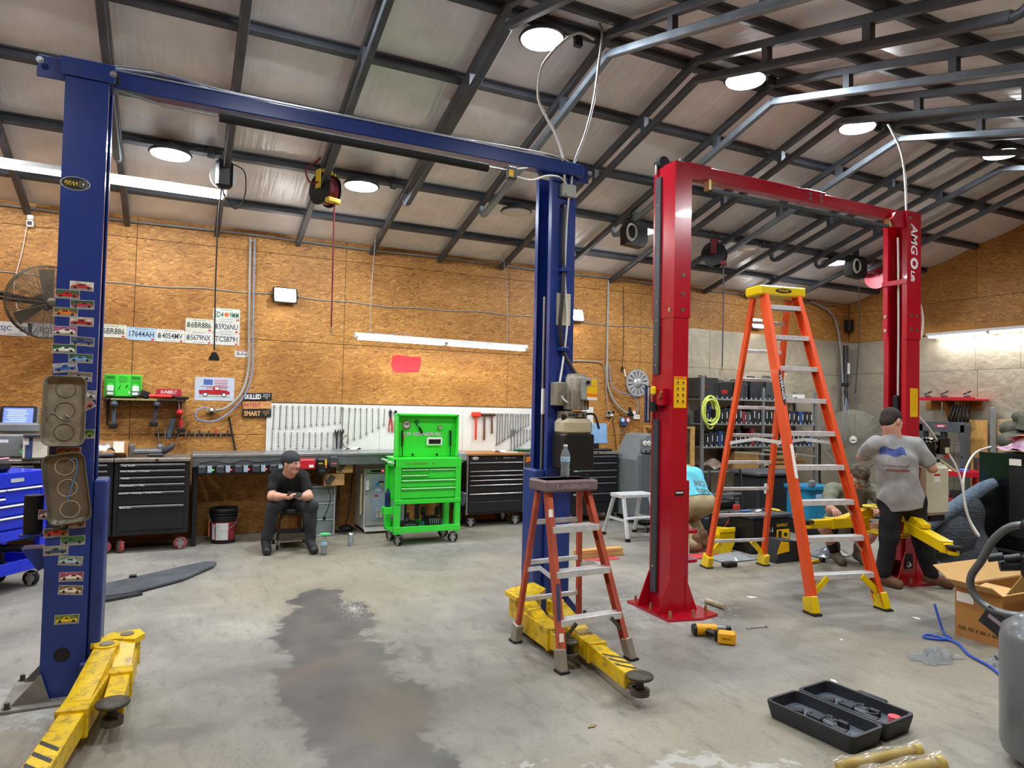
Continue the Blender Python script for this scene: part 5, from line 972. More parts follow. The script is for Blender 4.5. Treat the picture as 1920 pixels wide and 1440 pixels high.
one('leaflet_stack', G().box((0, 0, .07), (.012, .13, .2), .001, rot=(0, .2, 0)).box((.02, 0, .07), (.01, .13, .2), .001, 1, rot=(0, .2, 0)), [mat('leaflet_yellow', 'e0c832', .6), mat('leaflet_green', '2f8a55', .6)], 'yellow and green folders leaning beside the glove box', 'folder', (-1.09, 8.3, TZ+.035))
t = thing('open_carton', 'open cardboard carton with foil bags on the left worktop', 'box', (-.63, 8.5, TZ)); g = G().box((0, 0, .003), (.34, .24, .006))
for dx, dy, sx, sy in ((-.17, 0, .005, .24), (.17, 0, .005, .24), (0, .12, .34, .005)): g.box((dx, dy, .08), (sx, sy, .16))
CARD = mat('cardboard', 'b88d58', .7, 0, .08, 5); obj('carton', g, CARD, t)['kind'] = 'stuff'; obj('front_flap', G().box((.06, -.19, .03), (.22, .005, .12), rot=(1.1, 0, 0)), CARD, t); obj('paper_slip', G().box((.09, -.126, .1), (.1, .004, .13)), PAPER, t)
one('foil_bag', G().grid(8, 8, lambda u, v: (-.12+.24*u, -.09+.16*v, .1+.06*math.sin(3.1*u)*math.sin(3.1*v)+.018*math.sin(17*u+5*v)+.016*math.cos(13*v-7*u))), mat('crinkled_foil', 'c9ced2', .25, .7, .1), 'crumpled silver bag spilling from the open carton', 'bag', (-.69, 8.43, TZ-.02))
one('black_trim_part', G().box((0, 0, .03), (.3, .14, .05), .02, rot=(0, 0, .2)).box((-.1, .03, .12), (.05, .04, .2), .015, rot=(0, .5, 0)), mat('matte_black_plastic', '2c2e32', .55), 'black plastic trim piece in front of the open carton', 'car part', (-.72, 8.28, TZ))
t = thing('brake_caliper_part', 'grey cast bracket lying on the left worktop', 'car part', (-.27, 8.5, TZ)); CG = mat('cast_grey_part', '66666a', .55, .2, .15); obj('casting', G().box((0, 0, .05), (.3, .16, .06), .02).box((-.15, 0, .075), (.05, .16, .11), .012).box((.12, .0, .08), (.07, .14, .1), .02), CG, t)['kind'] = 'stuff'; obj('trim_paddle', G().ball((.2, -.06, .08), (.09, .04, .035), 12, rot=(0, -.7, 0)).box((.08, -.1, .018), (.16, .1, .03), .012), mat('matte_black_plastic', '2c2e32'), t)['kind'] = 'stuff'
# ---- workbench with chargers
t = thing('workbench', 'long steel-topped workbench under the pegboard', 'workbench', (.17, 8.33, 0)); BW = 3.2; GALV = mat('bench_galvanised', '9aa0a2', .35, .7, .15, 5, dirt=.15)
obj('worktop', G().box((BW/2, .305, .995), (BW, .62, .03), .003), GALV, t); obj('apron', G().box((BW/2, .012, .925), (BW, .02, .11), .002), mat('apron_steel', '6c7276', .4, .5, .15), t)
for x in (.04, 2.6, BW-.05): obj('leg', G().box((x, .05, .44), (.05, .05, .88), .004), BLACK, t); obj('leg', G().box((x, .58, .44), (.05, .05, .88), .004), BLACK, t)
obj('brace', G().bar((.04, .12, .5), (.04, .5, .1), .03, .03), BLACK, t)
for i, (x, c) in enumerate(((.30, '2fe05a'), (.485, 'f03440'), (.67, 'f03440'), (.855, 'f03440'), (1.04, 'f03440'))):
    t = thing('battery_charger', 'black battery charger with a %s lamp, %s under the bench edge' % ('green' if i == 0 else 'red', nth(i, 5)), 'charger', (x, 8.314, .79), 0, 'chargers hung under the bench edge')
    obj('housing', G().box((0, -.035, .055), (.165, .09, .11), .012), BLACK, t); obj('battery', G().box((-.035, -.095, .06), (.075, .05, .085), .014), mat('charcoal_plastic', '3a3f46'), t); obj('battery_handle', G().tube([(-.06, -.122, .085), (-.06, -.126, .1), (-.01, -.126, .1), (-.01, -.122, .085)], .004, 6), GREYPL, t)
    obj('label', G().box((.045, -.0815, .065), (.045, .003, .075)), mat('charger_label', '9fb2c0', .5, 0, .35, 60), t); obj('status_lamp', G().ball((.078, -.083, .055), .008, 8), mat('lamp_'+c, c, .4, emit=c, es=6), t)
t = thing('charger_station', 'red battery charger under the bench right of the seated man', 'charger', (1.385, 8.314, .83)); obj('housing', G().box((0, -.04, .06), (.18, .1, .12), .014), mat('charger_red', 'b8202c', .4), t); obj('badge', G().box((.04, -.0915, .04), (.05, .003, .03)), LETW, t)
t = thing('charger_station', 'black charger with a yellow sticker under the bench', 'charger', (1.55, 8.314, .80)); obj('housing', G().box((0, -.04, .085), (.12, .1, .15), .02), BLACK, t); obj('sticker', G().box((.04, -.0915, .11), (.02, .003, .07)), YSTK, t); obj('status_lamp', G().ball((.045, -.093, .055), .007, 8), mat('lamp_f03440', 'f03440', .4, emit='f03440', es=6), t); obj('fan_bowl', G().ball((0, -.05, -.0), (.06, .045, .05), 14), BLACK, t); obj('charger_text', G().box((-.02, -.0915, .1), (.05, .002, .014)), mat('dim_yellow', 'b8a42a', .5), t)
t = thing('charger_station', 'small dark charger at the right end of the charger row', 'charger', (1.69, 8.314, .845)); obj('housing', G().box((0, -.03, .065), (.1, .08, .13), .012), mat('charcoal_plastic', '3a3f46'), t); obj('badge', G().box((0, -.0715, .05), (.06, .003, .018)), mat('dusty_red', 'b0584e'), t); obj('lead', G().tube(spline([(-.04, -.02, 0), (-.09, -.06, -.15), (-.03, -.08, -.35), (-.09, -.1, -.55)], 6), .006, 6), BLACK, t); obj('plug', G().box((-.1, -.1, -.58), (.03, .03, .05), .006), BLACK, t)
one('charger_leads', G().tube(spline([(-.4, 0, 0), (-.25, -.01, .02), (-.1, 0, -.01), (.05, -.01, .025), (.2, 0, 0), (.4, -.01, .02), (.6, 0, .0)], 6), .007, 6), BLACK, 'black leads looped along the bench edge above the chargers', 'cable', (.65, 8.318, .915))
for i, (x, z, w) in enumerate(((1.85, .775, .2), (1.73, .627, .24))):
    one('parts_bin', G().box((0, .04, .06), (w, .14, .14), .003).box((-w*.2, -.031, .06), (w*.3, .003, .12), 0, 1, rot=(0, .6, 0)), [CARD, mat('bin_print', '4a463e', .6)], '%s tan carton hung under the bench by the drawers' % ('upper', 'lower')[i], 'box', (x, 8.42, z), None, 'tan cartons under the bench')
one('power_cable', G().tube(spline([(0, .2, .85), (-.02, .2, .5), (-.06, .1, .2), (-.02, .0, .02), (.08, -.03, .015), (.03, .06, .02), (.1, .1, .3), (.18, .3, .85)], 8), .008, 6), BLACK, 'black power cable hanging under the bench beside the fridge', 'cable', (1.88, 8.55, 0))
one('cable_heap', G().ball((0, 0, .035), (.1, .08, .05), 10).tube(spline([(-.15, .02, .012), (-.05, -.06, .02), (.05, .03, .06), (.12, -.03, .012)], 5), .01, 6), BLACK, 'small black cable heap on the floor beside the fridge', 'cable', (1.96, 8.72, 0))
one('cotton_rag', G().grid(8, 5, lambda u, v: (-.1+.2*u, -.05+.1*v, .012+.014*math.sin(9*u)*math.cos(6*v)+.006*math.sin(15*u+9*v))), mat('dirty_rag', 'cdbfae', .9), 'crumpled pale rag on the workbench', 'rag', (2.02, 8.75, 1.022))
# ---- bucket, drawers, stool, fridge
t = thing('bucket', 'black pail with a red and white label on the floor', 'bucket', (.52, 8.52, 0)); obj('pail', G().lathe([(.125, 0), (.128, .01), (.148, .36), (.155, .365), (.155, .39), (.142, .39), (.135, .1), (0, .06)], n=30), BLACK, t)
for z in (.33, .3): obj('rim_ring', G().lathe([(.147, z-.006), (.157, z-.004), (.157, z+.004), (.147, z+.006)], n=30), BLACK, t)
def wrap(a0, a1, z0, z1, r0=.131, r1=.146, e=.003, n=10):
    return G().grid(n, 1, lambda u, v: ((r0+(r1-r0)*((z0+(z1-z0)*v)/.36)+e)*math.cos(a0+(a1-a0)*u), (r0+(r1-r0)*((z0+(z1-z0)*v)/.36)+e)*math.sin(a0+(a1-a0)*u), z0+(z1-z0)*v))
obj('label', wrap(-2.7, -.4, .04, .24, e=.001), mat('label_red', '8a2b36', .5, 0, .35, 18), t); obj('label_panel', wrap(-2.2, -1.25, .045, .235, e=.004), mat('label_white', 'cfd2d2', .5, 0, .08), t); obj('label_panel', wrap(-2.6, -2.3, .05, .22, e=.004), mat('label_white', 'cfd2d2'), t); obj('bail_handle', G().tube([(.155*math.cos(a), -.02+.155*math.sin(a), .33-.16*math.sin(-a)) for a in [-PI*k/12 for k in range(13)]], .003, 6), STEEL, t); obj('side_tag', G().box((-.15, -.02, .18), (.012, .04, .2), .003), mat('orange_tag', 'd0642a', .5), t)
t = thing('drawer_tower', 'translucent three-drawer plastic tower beside the stool', 'drawers', (1.6, 8.5, 0)); TP = mat('translucent_plastic', 'b9c6cc', .25, 0, .05, trans=.45, ior=1.2, alpha=.75); FP = mat('grey_white_frame', 'a9b3b8', .4)
for x in (-.16, .16): obj('side_post', G().box((x, .16, .3), (.02, .34, .6), .004), FP, t)
for z in (.01, .2, .395, .595): obj('shelf_frame', G().box((0, .16, z), (.33, .34, .02), .004), FP, t)
for k, z in enumerate((.105, .3, .495)):
    d = obj('drawer', G().box((0, .002, z), (.29, .006, .165), .002).box((0, .3, z), (.29, .004, .16)).box((0, .15, z-.08), (.29, .3, .004)), TP, t); d['kind'] = 'stuff'
    c = ('c8c4b4', 'b8bcc0', 'd8c23a')[k]; obj('drawer_contents', G().grid(8, 6, lambda u, v: (-.12+.24*u, .04+.2*v, z-.07+.06*math.sin(3.1*u)*math.sin(3.1*v)+.02*math.sin(15*u+4*v))), mat('contents_'+c, c, .6, 0, .15), d)
t = thing('mini_fridge', 'small glass-door fridge covered with stickers', 'fridge', (2.12, 8.45, 0)); FW = mat('fridge_white', 'd2d4d2', .35, 0, .04)
obj('cabinet', G().box((.26, .28, .43), (.52, .5, .76), .008), FW, t); obj('control_strip', G().box((.26, .022, .775), (.5, .02, .06), .006), mat('strip_silver', 'b5b8b8', .3, .5), t); obj('display', G().box((.22, .01, .775), (.3, .004, .028), .002), LETB, t); obj('display_digits', G().box((.22, .007, .775), (.03, .002, .016)), mat('lamp_f03440', 'f03440', emit='f03440', es=6), t)
d = obj('door', G().box((.26, .015, .42), (.5, .03, .64), .006), mat('door_frame', 'a9adb0', .35, .4), t); obj('glass', G().box((.28, -.003, .43), (.38, .006, .52), .002), mat('fridge_glass', '8b98ac', .12, 0, .1, coat=.5), d); obj('door_latch', G().box((.025, -.012, .6), (.045, .02, .12), .006), FW, d); obj('base_vent', G().box((.26, .02, .055), (.5, .02, .06), .004), FW, t)
for k, (x, z, c, w, h) in enumerate(((.2, .64, '2a2c30', .07, .02), (.16, .61, '2f86c8', .06, .035), (.2, .605, 'e0b82a', .03, .03), (.25, .6, '5aa85a', .03, .03), (.33, .615, 'c9cdd2', .05, .05), (.33, .6, '7a3040', .04, .02), (.16, .54, 'b9c6d6', .07, .04), (.14, .47, 'a05040', .06, .025), (.3, .545, 'd0d4da', .05, .03), (.38, .55, '2a5a9a', .04, .04))): obj('sticker', G().prism(rrect(w, h, min(w, h)*.4, 3), 0, .0015, Tr(x, -.0065, z) @ XZ), mat('fsticker_'+c, c, .45, 0, .2, 50), d)
for k in range(6): obj('stored_jar', G().cyl((.16+.05*k, -.008, .2), (.16+.05*k, -.008, .30), .018, n=8), mat('jar_tone', 'a9a492', .4, 0, .3, 12), d)
obj('side_board', G().box((-.035, .06, .49), (.02, .03, .5), .003), mat('pale_board', 'c9bd92', .6), t)
t = thing('roller_stool', 'low black mechanic stool on casters under the seated man', 'stool', (1.2, 8.05, 0)); obj('seat', G().lathe([(.0, 0), (.17, .0), (.185, .02), (.185, .05), (.17, .065), (0, .07)], (0, 0, .37), n=26), mat('seat_vinyl', '202327', .4), t)
for sx in (-1, 1):
    for sy in (-1, 1): obj('leg', G().tube([(sx*.12, sy*.12, .37), (sx*.15, sy*.15, .3), (sx*.17, sy*.17, .09)], .013, 8), BLACK, t); caster(t, sx*.17, sy*.17, .025, RUBBER, .018)
obj('tray', G().box((0, 0, .1), (.36, .36, .02), .004), mat('stool_tray', '5b5346', .6, .2, .2), t); obj('tray_rail', G().box((0, -.175, .2), (.34, .012, .05), .003), BLACK, t)
# ---- green service cart with open lid
CG_ = mat('cart_green', '35d43c', .3, 0, .05, 3, coat=.3); CGL = mat('cart_handle_green', 'a8eeb0', .2, .3, .05)
t = thing('tool_cart', 'bright green rolling tool cart with raised lid', 'tool cart', (2.25, 7.6, 0)); w = .8
for x, y in ((.035, .03), (w-.035, .03), (.035, .4), (w-.035, .4)): obj('corner_post', G().box((x, y, .56), (.07, .06, .86), .006), CG_, t)
obj('top_tray', G().box((w/2, .215, .94), (w, .44, .11), .006), CG_, t); obj('drawer_case', G().box((w/2, .23, .7), (w-.1, .38, .42), .004), CG_, t); obj('lower_tray', G().box((w/2, .215, .155), (w, .44, .012)).box((w/2, .0, .185), (w, .012, .07), .003).box((w/2, .43, .185), (w, .012, .07), .003), CG_, t)['kind'] = 'stuff'
obj('bottom_rail', G().box((w/2, .0, .5), (w, .02, .05), .004), CG_, t)
drawers(t, .07, .4, .04, (.875, .81, .755), CG_, CGL); drawers(t, .402, .735, .04, (.875, .755), CG_, CGL); drawers(t, .07, .735, .04, (.752, .66, .53), CG_, CGL)
for x, y in ((.07, .05), (w-.07, .05), (.07, .38), (w-.07, .38)): caster(t, x, y, .062, RUBBER, .03, .6 if x < .4 else 1.2)
l = obj('lid', G().box((.43, .25, 1.25), (.77, .035, .51), .006).box((.43, .2, 1.49), (.77, .1, .02), .003).box((.06, .2, 1.25), (.02, .1, .5), .003).box((.805, .2, 1.25), (.02, .1, .5), .003), CG_, t); l['kind'] = 'stuff'
for x in (.13, .73): obj('gas_strut', G().cyl((x, .19, 1.0), (x, .2, 1.12), .006, n=8).cyl((x, .2, 1.12), (x, .21, 1.31), .012, n=10), BLACK, l)
text('US GENERAL', .07, mat('badge_silver', 'cfd4d6', .3, .4), l, Tr(.385, .231, 1.265) @ XZ, width=.48, height=.045, shear=.3, bold=.003)
text('US GENERAL', .05, mat('badge_dark', '7a3a30', .4), t, Tr(.25, -.006, .935) @ XZ, width=.26, height=.024, shear=.3)
obj('lock', G().cyl((.45, -.005, .935), (.45, -.01, .935), .01, n=10), mat('brass_bolt', 'b59b6a'), t)
for x in (.27, .57): obj('latch', G().box((x, .23, 1.02), (.025, .02, .025), .003), BLACK, l)
obj('side_handle', G().tube([(0, .06, .93), (-.07, .05, .95), (-.09, .05, .97)], .013, 8).tube([(-.09, .03, .97), (-.09, .25, .97), (0, .25, .93)], .013, 8), mat('handle_pale_green', 'c9f0cd', .3, .3), t)['kind'] = 'stuff'
obj('bottle_holder', G().box((-.055, .1, .4), (.11, .12, .08), .004), CG_, t)
one('lid_clock', G().box((0, 0, 0), (.2, .03, .1), .02).box((0, -.0155, 0), (.15, .002, .055), 0, 1), [WHITE, mat('dark_glass', '15181c', .15, coat=.5)], 'small white framed digital clock on the green lid', 'clock', (2.78, 7.815, 1.175))
for i, (x, z, r) in enumerate(((2.43, 1.37, .05), (2.85, 1.34, .025))): one('round_magnet', G().cyl((0, 0, 0), (0, -.02, 0), r, n=24).cyl((0, -.0205, 0), (0, -.022, 0), r*.75, n=20, mi=1).box((0, -.0225, r*.25), (r*1.0, .002, r*.3), 0, 2), [CHROME, mat('disc_grey', 'b6bab8', .4, .3), LETB], '%s round magnet on the raised green lid' % ('large', 'small')[i], 'magnet', (x, 7.83, z), None, 'round magnets on the green lid')
t = thing('hook_tool', 'black hook tool hanging on the green lid', 'tool', (2.56, 7.812, 1.36)); obj('hook', G().tube(spline([(-.02, 0, .03), (-.025, 0, .055), (0, 0, .065), (.01, 0, .04), (-.01, 0, .02), (.03, 0, -.02)], 4), .006, 6), BLACK, t); obj('grip', G().cyl((.03, 0, -.02), (.065, 0, -.085), .013, n=10), BLACK, t)
one('orange_tag', G().box((0, 0, 0), (.018, .004, .07)), mat('orange_tag', 'd0642a', .5), 'narrow orange tag stuck on the green lid below the magnet', 'tag', (2.4, 7.828, 1.22))
one('spray_can', G().lathe([(.03, 0), (.032, .01), (.032, .15), (.02, .18), (.014, .19), (.014, .21), (0, .212)], n=16), [mat('navy_can', '22285a', .3, .3, .35, 14)], 'navy spray can in the side holder of the green cart', 'spray can', (2.195, 7.7, .441))
one('air_hose_reel_drum', G().lathe([(.13, 0), (.14, .02), (.14, .06), (.12, .08), (.03, .09), (.02, .13), (.012, .16), (.02, .18), (0, .185)], n=24), BLACK, 'round black drum standing in the green cart', 'drum', (2.47, 7.8, .161))
t = thing('tyre_inflator', 'black and blue compressor lying in the green cart', 'compressor', (2.77, 7.82, .161)); obj('body', G().box((0, 0, .07), (.2, .2, .12), .03), BLACK, t)
for k in range(5): obj('vent_rib', G().box((-.05+.025*k, -.102, .085), (.012, .01, .06), .002), GREYPL, t)
for s in (-1, 1): obj('blue_cap', G().cyl((s*.1, -.02, .05), (s*.13, -.02, .05), .03, n=14), mat('cap_blue', '4a7ab0', .4), t); obj('leg_post', G().box((s*.09, .06, .18), (.05, .05, .1), .008), BLACK, t)
t = thing('parts_rack', 'grey tool holder hanging on the right side of the green cart', 'tool holder', (3.1, 7.72, .5)); obj('pouch', G().box((0, 0, 0), (.07, .2, .16), .02, rot=(0, .25, 0)), mat('charcoal_plastic', '3a3f46'), t); obj('upper_cup', G().box((-.0, .02, .5), (.09, .18, .1), .015), mat('pale_grey_cup', '8a8f94', .5), t)
# ---- black cabinet with wooden top and chrome handles
t = thing('tool_cabinet', 'black tool cabinet with wooden top and chrome drawer bars', 'tool cabinet', (3.46, 8.45, 0)); w = .86
obj('body', G().box((w/2, .25, .56), (w, .5, .78), .006), BK, t); obj('wooden_top', G().box((w/2, .235, .965), (w+.02, .53, .03), .004), mat('oiled_wood', '9a6a38', .5, 0, .2, 4, .1, 40, stretch=(1, 8, 8)), t)
for x in (.012, w-.012): obj('edge_trim', G().box((x, -.012, .56), (.024, .02, .78), .004), STEEL, t)
drawers(t, .035, w-.035, 0, (.868, .755, .695, .635, .57, .455, .345), BK, CHROME); obj('bottom_panel', G().box((w/2, -.008, .27), (w-.07, .02, .14), .004), BK, t)
text('Snap-on', .04, mat('badge_silver', 'cfd4d6'), t, Tr(.63, -.003, .915) @ XZ, width=.19, height=.026, shear=.2); obj('oval_badge', G().lathe([(.05, 0), (.045, .003), (0, .003)], (.13, -.001, .915), (0, -1, 0), n=20, sy=.5), mat('badge_silver', 'cfd4d6'), t); obj('lock', G().cyl((.43, -.001, .915), (.43, -.008, .915), .012, n=12), CHROME, t)
for x in (.1, .76): caster(t, x, .05, .065, RUBBER, .035, 1.2); caster(t, x, .45, .065, RUBBER, .035, 1.2)
one('folded_cloth', G().grid(10, 4, lambda u, v: (-.1+.2*u, -.04+.08*v, .014+.012*math.sin(7*u+2*v))), PAPER, 'white cloth lying on the wooden cabinet top', 'cloth', (4.0, 8.6, .982)); one('notepad', G().box((0, 0, .006), (.2, .05, .012), .002), PAPER, 'cream paper strip at the front edge of the wooden cabinet top', 'paper', (4.13, 8.5, .981)); one('green_tools', G().tube(spline([(-.12, 0, .015), (0, .03, .02), (.1, -.02, .02), (.16, .01, .03)], 4), .014, 8), mat('green_grip', '2f7a5a', .4), 'green handled tool lying near the blue column on the cabinet', 'tool', (4.4, 8.72, .982))
t = thing('striped_cabinet', 'narrow cabinet with orange and grey tiger stripes', 'cabinet', (4.36, 8.5, 0)); obj('body', G().box((.14, .24, .53), (.26, .46, .86), .004), mat('stripe_grey', '3f4347', .5), t)
for k in range(5): obj('stripe', G().prism([(-.0, .2+.16*k), (.26, .28+.16*k), (.26, .33+.16*k), (0, .27+.16*k)], 0, .003, Tr(.01, .008, 0) @ XZ), mat('stripe_orange', 'd9761f', .5), t)
# ---- right black cabinet, monitor, AC machine, step stool, creeper
big_cabinet('black tool cabinet with hand-lettered drawers right of the blue column', 4.95, 5.77, 8.3, .12, .96, (.945, .85, .745, .65, .565, .42, .29), ('', 'Misc/Trim', 'Body', 'Drill/Taps', '', 'Gas Wrench + Tools/Bits'), None, .55, True, RUBBER)
t = thing('monitor', 'monitor seen from behind with a pale blue back on the right black cabinet', 'monitor', (5.58, 8.62, 1.0)); obj('panel', G().box((0, 0, .24), (.42, .03, .3), .008, rot=(-.1, 0, .1)), mat('monitor_blue', '7fa6cc', .4), t); obj('stand', G().box((0, 0, .05), (.1, .04, .1), .006).box((0, 0, .008), (.24, .16, .014), .004), BLACK, t)['kind'] = 'stuff'
one('keyboard_clutter', G().box((0, 0, .015), (.4, .14, .03), .01, rot=(0, 0, -.1)), BLACK, 'black keyboard on the right black cabinet', 'keyboard', (5.5, 8.42, 1.0))
t = thing('ac_machine', 'grey air conditioning service machine with a sloped control panel', 'machine', (6.1, 8.2, 0)); AG = mat('machine_grey', '6f7578', .45, 0, .06); AD = mat('machine_dark', '54595d', .5)
prof = [(-.3, .1), (.32, .1), (.32, .92), (.2, 1.02), (.1, 1.2), (-.02, 1.27), (-.12, 1.24), (-.26, .98), (-.3, .9)]
obj('shell', G().prism(prof, -.24, .28, XZ), AG, t)
T = Tr(-.19, -.255, 1.12) @ Ry(-1.08) @ Matrix(((1, 0, 0, 0), (0, 1, 0, 0), (0, 0, 1, 0), (0, 0, 0, 1)))
obj('front_column', G().box((-.16, -.27, .55), (.2, .08, .9), .03), AD, t); pn = obj('control_panel', G().box((-.12, -.29, 1.1), (.2, .02, .2), .006, rot=(-.3, 0, 0)), AD, t)
for x in (-.17, -.1): obj('gauge', G().cyl((x, -.3, 1.14), (x, -.318, 1.134), .035, n=18), WHITE, pn)
for x in (-.16, -.08): obj('valve_knob', G().cyl((x, -.29, 1.03), (x, -.325, 1.02), .02, n=12), BLACK, pn)
obj('white_sticker', G().box((.12, -.287, 1.0), (.12, .004, .09)), WHITE, t); obj('sticker_window', G().box((.12, -.29, 1.02), (.07, .004, .03)), BLACK, t); obj('hose_shelf', G().box((.25, -.34, .87), (.4, .16, .02), .005), BLACK, t)
for k, c in enumerate(('7a3a48', '2a2a2e', '3a4a6a', '2a2a2e', '5a4a4e')): obj('machine_hose', G().tube(spline([(.08+.07*k, -.36, .86), (.06+.08*k, -.4, .6), (.1+.05*k, -.38, .3+.05*(k % 2)), (.2+.02*k, -.33, .55), (.14+.06*k, -.3, .82)], 6), .009, 6), mat('mhose_'+c, c, .5), t)
obj('refrigerant_tank', G().cyl((.16, -.36, .14), (.18, -.36, .5), .1, n=20), mat('tank_cream', 'c9c6b0', .4), t); obj('manual', G().box((.3, -.36, .5), (.16, .02, .3), .003, rot=(0, .15, 0)), PAPER, t); obj('base', G().box((.05, -.1, .08), (.66, .6, .06), .01), BLACK, t)
for x, y in ((-.2, -.3), (.3, -.3), (-.2, .15), (.3, .15)): obj('wheel', G().cyl((x-.02, y, .05), (x+.02, y, .05), .05, n=16), RUBBER, t)
t = thing('step_stool', 'small aluminium step stool in front of the service machine', 'step stool', (5.22, 7.2, 0)); obj('platform', G().box((0, 0, .53), (.5, .24, .045), .006), ALU, t); obj('rubber_top', G().box((0, 0, .555), (.46, .2, .006)), mat('pale_rubber', 'b8c0c2', .6), t)
for sx in (-1, 1):
    for sy in (-1, 1): obj('leg', G().bar((sx*.2, sy*.1, .52), (sx*.24, sy*.26, .03), .05, .025, up=(0, 1, 0), b=.004), ALU, t); obj('foot', G().box((sx*.242, sy*.265, .02), (.06, .04, .04), .005), BLACK, t)
    obj('brace', G().bar((sx*.225, -.2, .24), (sx*.225, .2, .24), .02, .03), ALU, t)
obj('step', G().box((0, -.2, .27), (.44, .08, .025), .003), ALU, t)
t = thing('mechanic_creeper', 'dark padded creeper on casters behind the step stool', 'creeper', (5.95, 7.5, 0)); obj('bed', G().box((0, 0, .16), (.84, .34, .07), .02), mat('creeper_grey', '3c4044', .5), t)
for x in (-.36, 0, .36):
    for y in (-.12, .12): caster(t, x, y, .035, RUBBER, .02)
# ---- blue cart at the left edge
t = thing('tool_cart', 'royal blue rolling tool cart at the left edge', 'tool cart', (-.98, 7.12, 0), math.radians(53)-PI); t.rotation_euler = (0, 0, math.radians(53))
BC = mat('cart_blue', '1c2fc8', .28, 0, .06, 3, coat=.3); w = .8        # local: face along -x..0 at y=0, facing -y
for x, y in ((-.03, .03), (-w+.03, .03), (-.03, .42), (-w+.03, .42)): obj('corner_post', G().box((x, y, .56), (.06, .06, .84), .005), BC, t)
obj('top_tray', G().box((-w/2, .225, .925), (w, .45, .12), .006), BC, t); obj('drawer_case', G().box((-w/2, .23, .68), (w-.08, .4, .38), .004), BC, t); obj('skirt', G().box((-w/2, .0, .47), (w, .02, .08), .004), BC, t); obj('lower_tray', G().box((-w/2, .225, .17), (w, .45, .012)).box((-w/2, 0, .205), (w, .012, .1), .003).box((-.006, .225, .205), (.012, .45, .1), .003).box((-w/2, .45, .205), (w, .012, .1), .003), BC, t)['kind'] = 'stuff'
drawers(t, -.4, -.06, .025, (.86, .73), BC, WHITE); drawers(t, -.74, -.402, .025, (.86, .79, .73), BC, WHITE); drawers(t, -.74, -.06, .025, (.728, .63, .52), BC, WHITE); obj('badge', G().box((-.3, -.003, .92), (.12, .004, .03), .001), mat('badge_silver', 'cfd4d6'), t)
for k in range(3): obj('bolt_head', G().cyl((-.03, -.0, .95-.05*k), (-.03, -.008, .95-.05*k), .008, n=8), CHROME, t)
for x, y in ((-.07, .06), (-w+.07, .06), (-.07, .4), (-w+.07, .4)): caster(t, x, y, .065, RUBBER, .032, .3)
def onc(x, y, z): p = wm(t) @ Vector((x, y, z)); return (p.x, p.y, p.z)
tt = thing('cordless_drill', 'black cordless tool lying in the lower tray of the blue cart', 'drill', onc(-.2, .12, .18)); obj('body', G().cyl((-.1, 0, .16), (.08, 0, .16), .035, .028, n=14).cyl((.08, 0, .16), (.16, 0, .15), .01, n=8), BLACK, tt)['kind'] = 'stuff'; obj('grip', G().box((-.08, 0, .08), (.05, .045, .16), .014), BLACK, tt); obj('battery', G().box((-.08, 0, .025), (.09, .07, .05), .012), BLACK, tt)
one('steel_toolbox', G().box((0, 0, .11), (.4, .2, .22), .01).box((0, -.102, .16), (.36, .004, .01), 0, 1).box((0, -.11, .13), (.1, .012, .03), .004, 1), [mat('toolbox_grey', '9aa0a2', .4, .2), DKMETAL], 'pale grey metal toolbox in the lower tray of the blue cart', 'toolbox', onc(-.52, .3, .177), (0, 0, math.radians(53)))
tt = thing('tool_tray_case', 'black moulded case on top of the blue cart', 'case', onc(-.45, .2, .986)); tt.rotation_euler = (0, 0, math.radians(53)); obj('case', G().box((0, 0, .05), (.36, .26, .1), .03), BLACK, tt); obj('marker', G().tube([(-.1, -.12, .105), (.12, -.14, .115)], .008, 6), mat('pink_marker', 'd88aa0', .5), tt)
